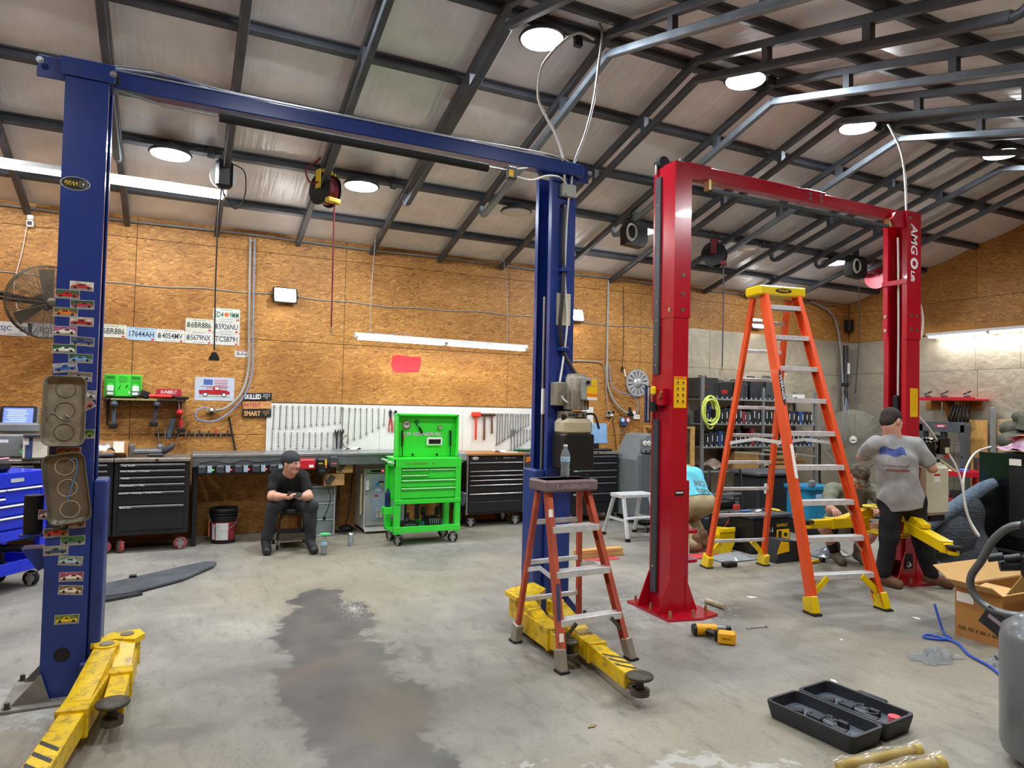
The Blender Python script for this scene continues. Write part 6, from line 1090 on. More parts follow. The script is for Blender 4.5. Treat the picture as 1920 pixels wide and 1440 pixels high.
# ================================================================== step ladders
def ladder(label, loc, rot, fw, bw, fy, by, tw, ty0, ty1, tx, H_, steps, rm, capm, footm, rail=(.042, .1), stepd=.09, braces=None, rear=None, spreader=None, capd=.2, caph=.085, capw=.48):
    t = thing('step_ladder', label, 'ladder', loc, rot)
    FT = lambda s, z: Vector((s*fw+(tx+s*tw-s*fw)*z/H_, -fy+(ty0+fy)*z/H_, z)); BT = lambda s, z: Vector((s*bw+(tx+s*tw-s*bw)*z/H_, by+(ty1-by)*z/H_, z))
    for s in (-1, 1):
        g = G(); a, b = FT(s, .05), FT(s, H_)
        d = (b-a).normalized(); g.bar(a, b, rail[0]*.3, rail[1], up=(0, 1, 0)); o = Vector((s*-rail[0]*.35, 0, 0))
        for q in (-1, 1): g.bar(a+o+Vector((0, q*rail[1]*.46, 0)), b+o+Vector((0, q*rail[1]*.46, 0)), rail[0]*.9, rail[1]*.09, up=(0, 1, 0))
        obj('front_rail', g, rm, t)['kind'] = 'stuff'
        a, b = BT(s, .05), BT(s, H_-.02); obj('rear_rail', G().bar(a, b, rail[0]*.9, rail[1]*.62, up=(0, 1, 0), b=.003), rm, t)
        for f in (FT, BT):
            a, b = f(s, .0), f(s, .13); obj('foot', G().bar(a, b, rail[0]*1.5, rail[1]*1.25, up=(0, 1, 0), b=.006), footm, t); obj('foot_pad', G().box((a.x, a.y, .008), (rail[0]*1.9, rail[1]*1.4, .016), .003), RUBBER, t)
    for z in steps:
        a, b = FT(-1, z), FT(1, z); w = b.x-a.x-.01; st = obj('step', G().box(((a.x+b.x)/2, a.y, z), (w, stepd, .01), .002).box(((a.x+b.x)/2, a.y-stepd/2, z-.016), (w, .006, .042), .001).box(((a.x+b.x)/2, a.y+stepd/2, z-.016), (w, .006, .042), .001), ALU, t); st['kind'] = 'stuff'
        if braces and z < braces:
            for s in (-1, 1): q = FT(s, z-.13); obj('step_brace', G().bar((q.x-s*.02, a.y, q.z), (q.x-s*.13, a.y, z-.01), .018, .005, up=(0, 1, 0)), ALU, st)
    for z in rear or ():
        a, b = BT(-1, z), BT(1, z); obj('rear_bar', G().box(((a.x+b.x)/2, a.y, z), (b.x-a.x, .022, .032), .003), ALU, t)
    obj('top_cap', G().box((tx, (ty0+ty1)/2, H_+caph*.4), (capw, capd, caph), .012).box((tx, (ty0+ty1)/2, H_+caph*.82), (capw*.9, capd*.7, .012), .004), capm, t)
    if spreader:
        for s in (-1, 1):
            a, b = FT(s, spreader), BT(s, spreader*.96); m = (a+b)/2+Vector((0, 0, .04))
            obj('spreader', G().bar(a, m, .006, .03), ALU, t); obj('spreader', G().bar(m, b, .006, .03), ALU, t)
    return t, FT, BT
ORG = mat('fibreglass_orange', 'e2511f', .4, 0, .06, 3, coat=.1); ORGO = mat('fibreglass_worn', 'b4523a', .55, 0, .15, 6, dirt=.35)
zs = [.29*(k+1) for k in range(9)]
t, FT, BT = ladder('tall orange fibreglass stepladder with yellow cap and feet', (5.145, 4.685, 0), -.19, .345, .335, .81, .81, .19, .03, .17, -.06, 2.72, zs, ORG, YELN, YELN, rear=[.28+.275*k for k in range(9)], braces=1.0, spreader=1.35, capw=.5, caph=.09, capd=.24)
for s in (-1, 1):
    a = FT(s, .12); obj('foot_brace', G().bar((a.x-s*.02, a.y, .14), (a.x-s*.17, a.y+.01, .275), .03, .05, b=.004), YELN, t); a = BT(s, .12); obj('foot_brace', G().bar((a.x-s*.02, a.y, .13), (a.x-s*.15, a.y, .26), .03, .05, b=.004), YELN, t)
a, b = FT(-1, 1.7), FT(-1, 1.95); d = (b-a).normalized()
Tl = Matrix.Translation((a+b)/2+Vector((.014, 0, 0))) @ Rx(-.3) @ Ry(.035) @ XZ
obj('oval_logo', G().prism([(.021*math.cos(k*PI/14), .17*math.sin(k*PI/14)) for k in range(28)], .051, .053, Tl), LETB, t); text('WERNER', .05, LETW, t, Tl @ Tr(0, 0, .0536) @ Rz(-PI/2), width=.24, height=.024)
obj('cap_logo', G().lathe([(.09, 0), (.085, .002), (0, .002)], (-.06, .1-.121, 2.756), (0, -1, 0), n=24, sy=.25), LETB, t); text('WERNER', .03, YSTK, t, Tr(-.06, .1-.1235, 2.756) @ XZ, width=.11, height=.018)
a = FT(-1, 1.2); obj('warning_label', G().box((a.x+.014, a.y-.054, 1.2), (.03, .002, .3), rot=(-.3, .035, 0)), PAPER, t)
t, FT, BT = ladder('short worn red-orange stepladder beside the right blue column', (2.42, 4.0, 0), .04, .265, .26, .31, .29, .165, .0, .1, -.05, 1.07, (.29, .57, .84), ORGO, mat('cap_grey_purple', '77666a', .55, 0, .2, 10, dirt=.2), mat('foot_metal', '9a958a', .5, .4, .15), rail=(.036, .06), stepd=.075, rear=(.3, .56, .84), spreader=.53, capd=.24, caph=.075, capw=.41)
text('Louisville', .05, mat('scratched_script', 'a8989a', .6), t, Tr(-.05, -.0725, 1.1) @ XZ, width=.26, height=.035, shear=.3)
a = FT(-1, .40); lb = obj('rail_label', G().box((a.x, a.y-.034, .40), (.03, .002, .22), rot=(-.26, .1, 0)), mat('label_slate', '3a4660', .5), t)
for s in (-1, 1): a = FT(s, .12); obj('foot_brace', G().bar((a.x, a.y, .15), (a.x-s*.12, a.y, .27), .006, .025), GRIME, t)
for z in (.2, .93): a = FT(-1, z); obj('paint_spot', G().box((a.x, a.y-.034, z), (.03, .003, .05), rot=(-.26, .1, 0)), PAPER, t)
def pet_bottle(label, loc, capc='e8e8e4', name='water_bottle'):
    t = thing(name, label, 'bottle', loc)
    obj('bottle', G().lathe([(.026, 0), (.031, .006), (.031, .03), (.0295, .04), (.031, .05), (.0285, .06), (.0285, .075), (.031, .085), (.032, .1), (.032, .14), (.03, .155), (.018, .185), (.012, .195), (.0125, .205)], n=20), mat('clear_bottle', 'dfe9ee', .12, 0, .02, trans=.75, ior=1.15, alpha=.9), t)
    obj('label', G().lathe([(.0325, .103), (.0328, .104), (.0328, .136), (.0325, .137)], n=20), mat('bottle_label', '9fc4de', .4, 0, .35, 40), t); obj('cap', G().lathe([(.0145, .2), (.0145, .216), (.013, .218), (0, .218)], n=14), mat('cap_'+capc, capc, .4), t)
    obj('water', G().lathe([(0, .004), (.024, .004), (.028, .01), (.027, .09), (.0285, .13), (0, .13)], n=16), mat('water_fill', 'd2dde4', .1, 0, .02, trans=.7, ior=1.2), t)
    return t
pet_bottle('half-full water bottle on top of the short ladder', (2.37, 4.03, 1.149)); b2 = pet_bottle('water bottle on the floor beside the seated man', (1.45, 7.47, 0), '3fc46a')
obj('green_disc', G().cyl((.01, 0, .214), (.01, 0, .222), .055, n=20), mat('green_cap', '59c87a', .4), b2)
one('drink_can', G().lathe([(.026, 0), (.033, .008), (.033, .125), (.027, .14), (.026, .14), (.025, .136), (0, .136)], n=20), mat('silver_can', 'b9c4cc', .25, .7, .25, 30), 'tall silver drink can on the floor near the fridge', 'can', (1.82, 7.84, 0))
# ================================================================== shelving and tool cases on the right
GS = mat('shelf_galv', '8d9498', .4, .5, .12, 6)
t = thing('metal_shelving', 'grey slotted metal shelving full of tool cases', 'shelving', (8.78, 8.5, 0))
for x, zt in ((-1.27, 2.17), (0.03, 2.02), (1.27, 1.98)):
    for y in (.0, .44):
        p = obj('post', G().box((x, y, zt/2), (.045, .006, zt), .001).box((x-.02, y+.02, zt/2), (.006, .04, zt), .001), GS, t); p['kind'] = 'stuff'
        if y == 0:
            g = G()
            for k in range(int(zt/.05)): g.box((x+.006, -.0038, .04+.05*k), (.01, .002, .024))
            obj('slot_row', g, mat('slot_dark', '4a4f52'), p)['kind'] = 'stuff'
LEV = (1.80, 1.40, 1.03, .64, .18)
for z in LEV: obj('shelf_board', G().box((0, .22, z), (2.54, .46, .028), .003), GS, t)
g = G()
for z in LEV[:3]:
    for k in range(24): g.box((-1.2+.104*k, -.012, z+.028), (.02, .004, .03))
obj('price_clip', g, mat('clip_grey', 'c2c2bc', .5), t)['kind'] = 'stuff'
CASEC = ['1d2023', '23262b', '2a2d33', '1d2023', '26282c', '8a3038', '2c4a8a', '1d2023', '33373d', '23262b', '4a4e54', '1d2023']
def tool_case(label, x, y, z, w, d, h, col, group, txt=True, tilt=0):
    t = thing('tool_case', label, 'tool case', (x, y, z), 0, group); t.rotation_euler = (0, tilt, 0)
    m = mat('case_'+col, col, .5); obj('shell', G().box((0, d/2, h/2), (w, d, h), min(.014, w*.25)), m, t); obj('seam', G().box((0, d/2, h*.5), (w*.12, d*1.01, h*.96), .002), mat('seam_dark', '0f1012', .6), t)
    if txt: obj('size_label', G().box((w*.2, -.0015, h*.55), (w*.15, .002, h*.42)), LETW if col != '8a3038' else mat('label_pinkish', 'd8c8c8', .5), t)
def case_row(z, xs, label, group, hmin, hmax, seed):
    r = random.Random(seed)
    for i, x in enumerate(xs):
        nx = xs[i+1] if i+1 < len(xs) else x+.1; w = min(.105, (nx-x)*.88)
        h = r.uniform(hmin, hmax); c = CASEC[(i*5+seed) % len(CASEC)]
        tool_case('tool case standing on the %s, %s' % (label, nth(i, len(xs))), x+w/2, 8.535, z+.0145, w, .28, h, c, group)
x1 = [7.58+.1*k for k in range(12)]; x2 = [8.86+.105*k for k in range(11)]
case_row(1.40, x1, 'second shelf, left bay', 'cases on the second shelf, left bay', .19, .3, 1); case_row(1.40, x2, 'second shelf, right bay', 'cases on the second shelf, right bay', .15, .27, 2)
case_row(1.03, x1, 'third shelf, left bay', 'cases on the third shelf, left bay', .18, .29, 3); case_row(1.03, x2, 'third shelf, right bay', 'cases on the third shelf, right bay', .14, .26, 4)
def blow_case(label, x, z, w, h, col='26292b', red=True, y=8.56, d=.3, txt=None):
    t = thing('carry_case', label, 'carry case', (x, y, z), 0, 'large cases on the top shelf'); m = mat('case_'+col, col, .55)
    obj('shell', G().prism(rrect(w, h-.04, .035, 4, 0, (h-.04)/2), -d, 0, Tr(0, 0, 0) @ XZ), m, t)
    for k in range(5): obj('rib', G().box((w*.38, -.004, h*.25+h*.1*k), (w*.22, .012, .014), .003), m, t)
    obj('handle', G().tube([(-.08, d*.5, h-.05), (-.075, d*.5, h-.01), (.075, d*.5, h-.01), (.08, d*.5, h-.05)], .012, 8), m, t)
    if txt: text(txt, .06, mat('case_red_print', 'c02a34', .5), t, Tr(-.06, -.002, h*.5) @ XZ, width=.15, height=.04)
    if red: obj('latch', G().box((-w*.25, -.006, h*.2), (.05, .012, .03), .003), DKMETAL, t)
blow_case('large black carry case with red lettering on the top shelf', 7.67, 1.815, .42, .37, '2c2f31', txt='AUTEL'); blow_case('black carry case with a red label beside the largest case', 8.03, 1.815, .28, .31, '1f2124'); blow_case('ribbed black case behind the orange ladder rail on the top shelf', 8.36, 1.815, .28, .33, '34383c'); blow_case('tall dark case right of the shelf post', 8.72, 1.815, .3, .4, '2c2f33'); blow_case('grey ribbed case at the right of the top shelf', 9.08, 1.815, .34, .42, '3c4044')
one('red_case_label', G().box((0, 0, 0), (.12, .003, .06)), RED, 'red label panel on the second carry case', 'label', (8.0, 8.556, 1.93)); one('coiled_lead', G().tube(spline([(-.25, 0, .02), (-.1, .05, .05), (.1, -.02, .03), (.25, .03, .06), (.1, .1, .02), (-.1, .02, .02)], 5), .008, 6), BLACK, 'black lead coiled on the right end of the top shelf', 'cable', (9.51, 8.64, 1.82)); one('white_carton', G().box((0, 0, .06), (.3, .2, .12), .003), PAPER, 'white carton on the right end of the top shelf', 'box', (9.85, 8.8, 1.815))
t = thing('coiled_hose', 'bright yellow hose coiled on the left shelf post', 'hose', (7.55, 8.44, 1.62))
for k in range(6): obj('hose_loop', G().tube([(.02*math.sin(k)+(.11+.03*(k % 3))*math.cos(a*PI/10), -.02*k, -.03*(k % 2)+(.17+.03*(k % 4))*math.sin(a*PI/10)) for a in range(20)], .014, 8, closed=True), mat('hi_vis_hose', 'd6e66e', .4), t)
obj('tie', G().box((.08, -.04, -.05), (.02, .1, .14), .005), BLACK, t)
one('cardboard_carton', G().box((0, 0, .15), (.55, .3, .3), .004), mat('carton_tan', 'a9824e', .7, 0, .1), 'tan carton on the fourth shelf behind the ladder', 'box', (8.5, 8.7, .655))
one('rag_pile', G().grid(12, 8, lambda u, v: (-.25+.5*u, -.12+.24*v, .02+.1*math.sin(3.1*u)*math.sin(3.1*v)+.025*math.sin(11*u+3*v)+.02*math.cos(9*v+5*u))), mat('mixed_rags', 'b8a898', .9, 0, .5, 9, col2='7a5a50'), 'pile of mixed rags on the fourth shelf, left end', 'rags', (7.85, 8.68, .69)); one('sticker_pile', G().grid(10, 6, lambda u, v: (-.16+.32*u, -.1+.2*v, .02+.12*math.sin(3.1*u)*math.sin(3.1*v)+.02*math.sin(13*u+4*v))), mat('blue_rags', '9ab4c4', .8, 0, .4, 12, col2='d8d28a'), 'heap of pale blue cloths on the fourth shelf', 'cloths', (8.95, 8.68, .68))
for i, (x, z, L, c) in enumerate(((9.5, .67, .7, 'c9a066'), (9.55, .75, .75, 'b98a50'), (9.45, .83, .6, 'd2ae78'), (9.6, .7, .5, '8a4a3a'))):
    one('wood_block', G().box((0, 0, 0), (L, .12, .06), .003, rot=(0, 0, .06*i)), mat('timber_'+c, c, .6, 0, .15, 5, stretch=(1, 7, 7)), '%s timber offcut on the fourth shelf, right end' % ('lowest', 'middle', 'top', 'reddish')[i], 'timber', (x, 8.65+.17*(i == 3), z+.017), None, 'timber offcuts on the shelf')
for i, (x0, z0, x1_, z1) in enumerate(((8.1, .96, 9.0, .9), (8.75, .99, 10.0, .86))): one('aluminium_strip', G().bar((x0, 8.40, z0), (x1_, 8.42+.06*i, z1), .03, .03), mat('strip_alu', 'b9bba8', .4, .5), '%s long aluminium strip leaning across the shelves' % ('left', 'right')[i], 'strip', (0, 0, 0), None, 'aluminium strips')
# second, wooden shelving left of it
t = thing('wooden_rack', 'raw timber rack left of the metal shelving', 'rack', (7.0, 8.5, 0))
for x in (-.3, .3): obj('upright', G().box((x, 0, .68), (.07, .04, 1.36), .003), WOOD, t); obj('upright', G().box((x, .4, .68), (.07, .04, 1.36), .003), WOOD, t)
for z in (.3, .75, 1.34): obj('shelf', G().box((0, .2, z), (.66, .42, .03), .003), WOOD, t)
for i, (x, z, c, w, h) in enumerate(((6.85, .766, '7a7a80', .16, .2), (7.08, .766, 'b3202a', .18, .09), (6.9, 1.356, '5a3a44', .3, .12), (7.15, 1.356, '2c2f33', .2, .2))):
    one('stored_box', G().box((0, 0, h/2), (w, .25, h), .01), mat('stored_'+c, c, .5), '%s box on the timber rack' % ('grey', 'red', 'maroon', 'black')[i], 'box', (x, 8.62, z))
one('white_jug', G().lathe([(.06, 0), (.065, .01), (.065, .14), (.03, .19), (.025, .22), (0, .22)], n=16), WHITE, 'white jug on the floor shelf beside the timber rack', 'jug', (7.4, 8.42, 0))
# ---- floor clutter behind the ladder
t = thing('storage_bin', 'tall black lidded bin beneath the shelving', 'bin', (7.62, 7.15, 0)); obj('tub', G().box((0, .2, .36), (.7, .5, .72), .03), mat('bin_black', '26282b', .5), t); obj('lid', G().box((0, .2, .75), (.8, .58, .06), .02), mat('bin_lid', '4a4e52', .5), t); obj('label', G().box((-.2, -.052, .55), (.08, .004, .14)), PAPER, t)
t = thing('plastic_tote', 'teal plastic tote with grey handles behind the crouching man', 'tote', (7.75, 6.65, 0)); TEAL = mat('teal_plastic', '1c7fa6', .4); obj('tub', G().prism(rrect(.5, .38, .05, 4), .2, .6), TEAL, t); obj('rim', G().prism(rrect(.56, .44, .06, 4), .6, .64), TEAL, t); obj('handle', G().box((-.18, -.19, .68), (.12, .05, .1), .02), GREYPL, t); obj('label', G().box((-.05, -.194, .5), (.12, .004, .08)), mat('tote_label', '9fc0dc', .5, 0, .3, 40), t); obj('stand', G().box((0, 0, .1), (.46, .34, .2), .01), BLACK, t)
t = thing('jack_stand', 'red jack stand on grey legs behind the orange ladder', 'jack stand', (6.5, 6.7, 0))
for sx in (-1, 1):
    for sy in (-1, 1): obj('leg', G().bar((sx*.035, sy*.035, .32), (sx*.14, sy*.14, .02), .045, .012), mat('jack_red', 'c0392f', .45), t)
obj('column', G().box((0, 0, .32), (.08, .08, .2), .008), mat('jack_red', 'c0392f'), t); obj('post', G().cyl((0, 0, .36), (0, 0, .48), .022, n=12), STEEL, t); obj('saddle', G().box((0, 0, .49), (.09, .06, .03), .006), DKMETAL, t); obj('foot_plate', G().box((0, -.16, .08), (.2, .01, .12), .002), STEEL, t)
t = thing('arm_adapter', 'yellow lift arm adapter standing on the floor', 'lift part', (5.7, 6.1, 0)); obj('body', G().prism([(-.1, 0), (.06, 0), (.12, .1), (.12, .26), (-.06, .28), (-.12, .2)], -.07, .07, XZ), YELN, t); obj('flange', G().box((-.0, -.08, .26), (.22, .03, .05), .006), YELN, t)
t = thing('parts_jack', 'low dark floor jack behind the jack stand', 'floor jack', (6.78, 7.35, 0)); obj('frame', G().box((0, 0, .12), (.7, .3, .12), .02), DKMETAL, t); obj('saddle', G().cyl((-.25, 0, .18), (-.25, 0, .24), .06, n=16), BLACK, t); obj('shelf_box', G().box((.1, .1, .32), (.5, .25, .1), .02), BLACK, t)
for x in (-.28, .28): obj('wheel', G().cyl((x, -.17, .05), (x, -.13, .05), .05, n=14), RUBBER, t)
t = thing('hand_truck', 'black folding hand truck with a wheel by the tool box', 'hand truck', (5.8, 6.4, 0)); obj('frame', G().tube([(0, 0, .1), (0, .05, .9), (.5, .05, .9), (.5, 0, .1)], .016, 8), BLACK, t); obj('crossbar', G().box((.25, .03, .6), (.5, .02, .03), .004), GREYPL, t)
for x in (-.02, .52): w_ = obj('wheel', G().lathe([(.05, -.025), (.1, -.03), (.115, -.015), (.115, .015), (.1, .03), (.05, .025)], (x, -.05, .115), (1, -.3, 0), n=22), RUBBER, t); obj('wheel_disc', G().cyl((x-.02, -.045, .115), (x+.02, -.055, .115), .075, n=18), DKMETAL, w_)
t = thing('rolling_tool_box', 'black rolling tool box with yellow markings', 'tool box', (6.2, 5.83, 0)); obj('tub', G().box((0, .2, .2), (.62, .38, .4), .025), BLACK, t); obj('lid', G().box((0, .2, .42), (.64, .4, .05), .012), mat('charcoal_plastic', '3a3f46'), t); obj('latch', G().box((-.05, -.005, .36), (.09, .03, .14), .01), BLACK, t); obj('latch_loop', G().tube([(-.07, -.02, .3), (-.07, -.03, .25), (-.03, -.03, .25), (-.03, -.02, .3)], .006, 6), STEEL, t)
obj('yellow_label', G().box((.17, .006, .2), (.2, .004, .12)), YSTK, t); obj('label_picture', G().box((.12, .003, .2), (.05, .003, .09)).box((.21, .003, .2), (.05, .003, .04)), LETB, t)['kind'] = 'stuff'; text('DeWALT', .06, YSTK, t, Tr(.16, .006, .31) @ XZ, width=.17, height=.035)
for i, (dx, c) in enumerate(((-.2, '4a6a9a'), (-.05, 'c8c8c4'), (.12, '2c2f33'), (.22, 'd8b83a'))): one('hand_tool', G().box((0, 0, .012), (.14, .05, .024), .008, rot=(0, 0, .5*i)), mat('loose_'+c, c, .5), '%s hand tool lying on the rolling tool box' % ('blue', 'pale', 'black', 'yellow')[i], 'tool', (6.2+dx, 6.05-.05*(i % 2), .446))
t = thing('tool_bag', 'black and yellow soft tool bag slumped on the floor', 'tool bag', (6.0, 5.5, 0)); obj('bag', G().prism([(-.2, 0), (.2, 0), (.12, .22), (-.12, .24)], -.12, .1, XZ), mat('bag_black', '232427', .8, 0, .15), t); obj('yellow_panel', G().prism([(-.19, .1), (-.01, .12), (-.02, .22), (-.13, .23)], .1, .104, XZ), YSTK, t); obj('side_panel', G().prism([(.12, .12), (.17, .08), (.13, .2), (.11, .21)], .1, .104, XZ), YSTK, t)
one('rubber_mallet', G().bar((-.12, 0, .02), (.1, .03, .02), .03, .025).box((.16, .035, .025), (.06, .05, .05), .01, 1), [YSTK, BLACK], 'yellow-handled tool on the floor before the tool bag', 'tool', (6.2, 5.25, 0)); one('wrapped_parts', G().grid(10, 6, lambda u, v: (-.25+.5*u, -.12+.24*v, .01+.1*math.sin(3.1*u)*math.sin(3.1*v)*(1+.25*math.sin(19*u+7*v)))), mat('grey_wrap', '8a9096', .25, .3, .3, 20), 'plastic-wrapped parts on the floor beside the crouching man', 'package', (6.75, 5.5, 0)); one('red_cloth', G().grid(8, 6, lambda u, v: (-.2+.4*u, -.1+.2*v, .008+.03*math.sin(3.1*u)*math.sin(3.1*v)*(1+.4*math.sin(13*u)))), mat('red_rag', 'b83a40', .8), 'red rag on the floor behind the tall ladder', 'rag', (5.35, 5.98, 0)); one('clear_film', G().grid(9, 7, lambda u, v: (-.25+.5*u, -.15+.3*v, .01+.05*math.sin(3.1*u)*math.sin(3.1*v)*(1+.5*math.sin(17*u+5*v)))), mat('film_plastic', 'b9bfc4', .15, 0, .1, trans=.5, ior=1.2), 'clear plastic film on the floor under the tall ladder', 'film', (5.52, 5.76, 0))
one('black_box_tool', G().box((0, 0, .025), (.16, .09, .05), .012), BLACK, 'small black tool box on the floor under the ladder', 'box', (5.22, 5.48, 0))
# ---- big drum fan
t = wire_fan('large round drum fan with pale wire guard standing behind the men', (9.32, 7.2, 1.22), (0, 0, math.radians(-52)), .44, mat('pale_wire', '9b998a', .45, .3), n=44, spokes=20, name='drum_fan', deep=.16, wr=.0028)
obj('rim_drum', G().add(*ring((0, 0), .46, .45, -.12, .12, 40), T=XZ), mat('drum_grey', '8b8c86', .4, .4), t)
for s in (-1, 1): obj('stand_leg', G().tube([(s*.47, .05, 0), (s*.47, .08, -.6), (s*.42, .1, -1.2)], .02, 8), DKMETAL, t)
obj('stand_base', G().tube([(-.42, -.25, -1.2), (-.42, .35, -1.2), (.42, .35, -1.2), (.42, -.25, -1.2)], .02, 8), DKMETAL, t); obj('centre_badge', G().cyl((0, -.225, 0), (0, -.23, 0), .045, n=20), WHITE, t); obj('badge_slot', G().box((0, -.232, 0), (.06, .003, .015)), LETB, t)
# ---- corner conduit, press, boards and right wall shelf
t = thing('corner_conduit', 'dark conduits bundled in the corner of the room', 'conduit', (11.2, 8.8, 1.2)); W('pipe', G().tube([(11.3, 8.9, 2.9), (11.3, 8.9, 1.3), (11.1, 8.8, .9)], .045, 10), DKMETAL, t); W('drop_pipe', G().tube(spline([(10.4, 8.93, 3.66), (10.9, 8.93, 3.5), (11.1, 8.92, 3.2), (11.2, 8.9, 2.5), (11.25, 8.9, 1.6)], 6), .02, 8), GREYHOSE, t)
for k in range(4): W('cable', G().tube(spline([(11.2, 8.8, 1.9), (11.0+.06*k, 8.7, 1.5), (10.8+.12*k, 8.5, 1.15), (10.9+.05*k, 8.4, .9)], 5), .01, 6), (BLUEHOSE, GREYHOSE, BLACK, BLUEHOSE)[k], t)
W('plug_end', G().box((11.1, 8.75, 2.15), (.14, .08, .07), .015), BLACK, t); W('white_tag', G().box((11.18, 8.74, 2.45), (.06, .01, .2), .003), PAPER, t)
one('corner_speaker', G().box((0, 0, 0), (.12, .12, .22), .01), BLACK, 'small black speaker high in the corner', 'speaker', (11.38, 8.9, 3.28))
t = thing('shop_press', 'grey H-frame shop press against the right wall', 'press', (11.0, 6.86, 0)); PG = mat('press_grey', '5c6268', .45, .3, .1)
for y in (-.33, .33): obj('upright', G().box((0, y, .74), (.16, .07, 1.48), .004), PG, t); obj('foot', G().box((0, y, .03), (.55, .08, .06), .004), PG, t)
for x in (-.07, .07): obj('head_beam', G().box((x, 0, 1.44), (.02, .74, .16), .003), PG, t); obj('bed_beam', G().box((x, 0, .75), (.02, .66, .12), .003), PG, t)
obj('logo', G().lathe([(.1, 0), (.095, .003), (0, .003)], (-.081, .0, 1.45), (-1, 0, 0), n=20, sx=.3), mat('logo_red', 'c8444c', .5), t); obj('logo_core', G().box((-.086, 0, 1.45), (.003, .1, .025)), mat('logo_pale', 'c9d2e6', .5), t); obj('ram', G().cyl((0, 0, 1.36), (0, 0, 1.1), .05, n=16), DKMETAL, t); obj('gauge', G().cyl((-.09, .05, 1.24), (-.12, .05, 1.24), .07, n=20), BLACK, t)
for k in range(4):
    for y in (-.33, .33): obj('pin_hole', G().cyl((-.0805, y, .5+.16*k), (-.082, y, .5+.16*k), .018, n=10), RUBBER, t)
t = thing('bracket_shelf', 'red metal shelf on timber brackets on the right wall', 'shelf', (11.28, 6.9, 1.88)); obj('board', G().box((0, 0, 0), (.38, .92, .03), .004), mat('shelf_red', 'c02434', .4), t); obj('lip', G().box((-.19, 0, .01), (.012, .92, .055), .003), mat('shelf_red', 'c02434'), t); obj('back_batten', G().box((.18, .1, -.09), (.03, .9, .14), .003), mat('orange_stained_board', 'a9732f'), t)
for y in (-.12, .1): obj('timber_bracket', G().prism([(.17, -.02), (-.1, -.02), (-.06, -.08), (.17, -.38)], y-.04, y+.04, Matrix(((1, 0, 0, 0), (0, 0, 1, 0), (0, 1, 0, 0), (0, 0, 0, 1)))), mat('orange_stained_board', 'a9732f'), t)
for i, y in enumerate((7.25, 6.98, 6.62)): t = thing('bench_vise', 'small dark %s on the red wall shelf, %s' % (('clamp', 'vise', 'can')[i], ('left', 'middle', 'right')[i]), 'clamp', (11.2, y, 1.912)); obj('base', G().box((0, 0, .015), (.06, .08, .03), .005), DKMETAL, t); obj('jaw', G().bar((0, -.06, .1), (0, .06, .05), .02, .02), DKMETAL, t); obj('post', G().cyl((0, 0, .02), (0, 0, .09), .012, n=8), STEEL, t)
t = thing('hung_straps', 'dark straps and tools bunched under the red wall shelf', 'straps', (11.22, 6.74, 1.58))
for k in range(6): obj('strap', G().tube(spline([(.0, -.14+.05*k, .22), (-.03, -.12+.05*k, .1), (-.05, -.15+.06*k, .0), (.0, -.1+.05*k, -.12+.03*(k % 3))], 4), .018, 6), BLACK, t)
one('hanging_rod', G().cyl((0, 0, -.24), (0, 0, .0), .01, n=8), STEEL, 'thin steel rod hanging below the red wall shelf', 'rod', (11.14, 6.98, 1.84))
one('pine_plank', G().box((0, 0, .78), (.05, .27, 1.56), .003), mat('pine_plank', 'd6a35c', .55, 0, .15, 4, stretch=(6, 6, 1)), 'wide pine plank leaning on the right wall', 'plank', (11.3, 6.52, 0)); one('metal_stud', G().box((0, 0, .88), (.05, .06, 1.76), .002), mat('stud_galv', 'a9b0b4', .35, .6), 'upright metal stud beside the pine plank', 'stud', (11.36, 6.33, 0)); one('fibreboard_sheet', G().box((0, 0, .79), (.02, .5, 1.58), .002), mat('fibreboard', 'c9ab80', .7), 'pale fibreboard sheet against the right wall', 'board', (11.43, 6.05, 0))
# ---- red cart, red toolbox, black cabinet, blanket, scrap
t = thing('service_cart', 'red two-tier service cart behind the power unit', 'cart', (9.35, 5.75, 0), -.9); RC = mat('cart_red', 'c0212e', .35)
for x in (-.3, .3):
    for y in (-.2, .2): obj('post', G().box((x, y, .48), (.045, .045, .8), .004), RC, t); caster(t, x, y, .05, RUBBER, .03)
for z in (.86, .5, .15): obj('shelf', G().box((0, 0, z), (.66, .46, .015)).box((0, -.23, z), (.66, .015, .07), .003).box((0, .23, z), (.66, .015, .07), .003).box((-.33, 0, z), (.015, .46, .07), .003).box((.33, 0, z), (.015, .46, .07), .003), RC, t)['kind'] = 'stuff'
for i, (dx, dz, c, w, h, nm) in enumerate(((-.12, .87, 'd0d0ca', .26, .03, 'white tray'), (.15, .87, '4a6fd0', .09, .05, 'blue lid'), (-.14, .51, 'b9b4a0', .18, .2, 'cream jug'), (.12, .51, '2c2f33', .24, .12, 'black part'), (-.05, .16, '26282b', .4, .14, 'black crate'))):
    p = wm(t) @ Vector((dx, -.05, dz)); one('cart_item', G().box((0, 0, h/2), (w, .18, h), .01), mat('ci_'+c, c, .5), '%s on the red service cart' % nm, 'part', tuple(p), (0, 0, -.9))
t = thing('rollaway_cabinet', 'dull red rollaway cabinet behind the black cabinet', 'tool cabinet', (10.4, 5.75, 0), -1.0); obj('body', G().box((0, .2, .55), (.5, .4, .95), .006), mat('cab_dark', '3a3032', .5), t); drawers(t, -.22, .22, 0, (1.0, .85, .7, .55, .35), mat('cab_red', '8c3c40', .45), DKMETAL)
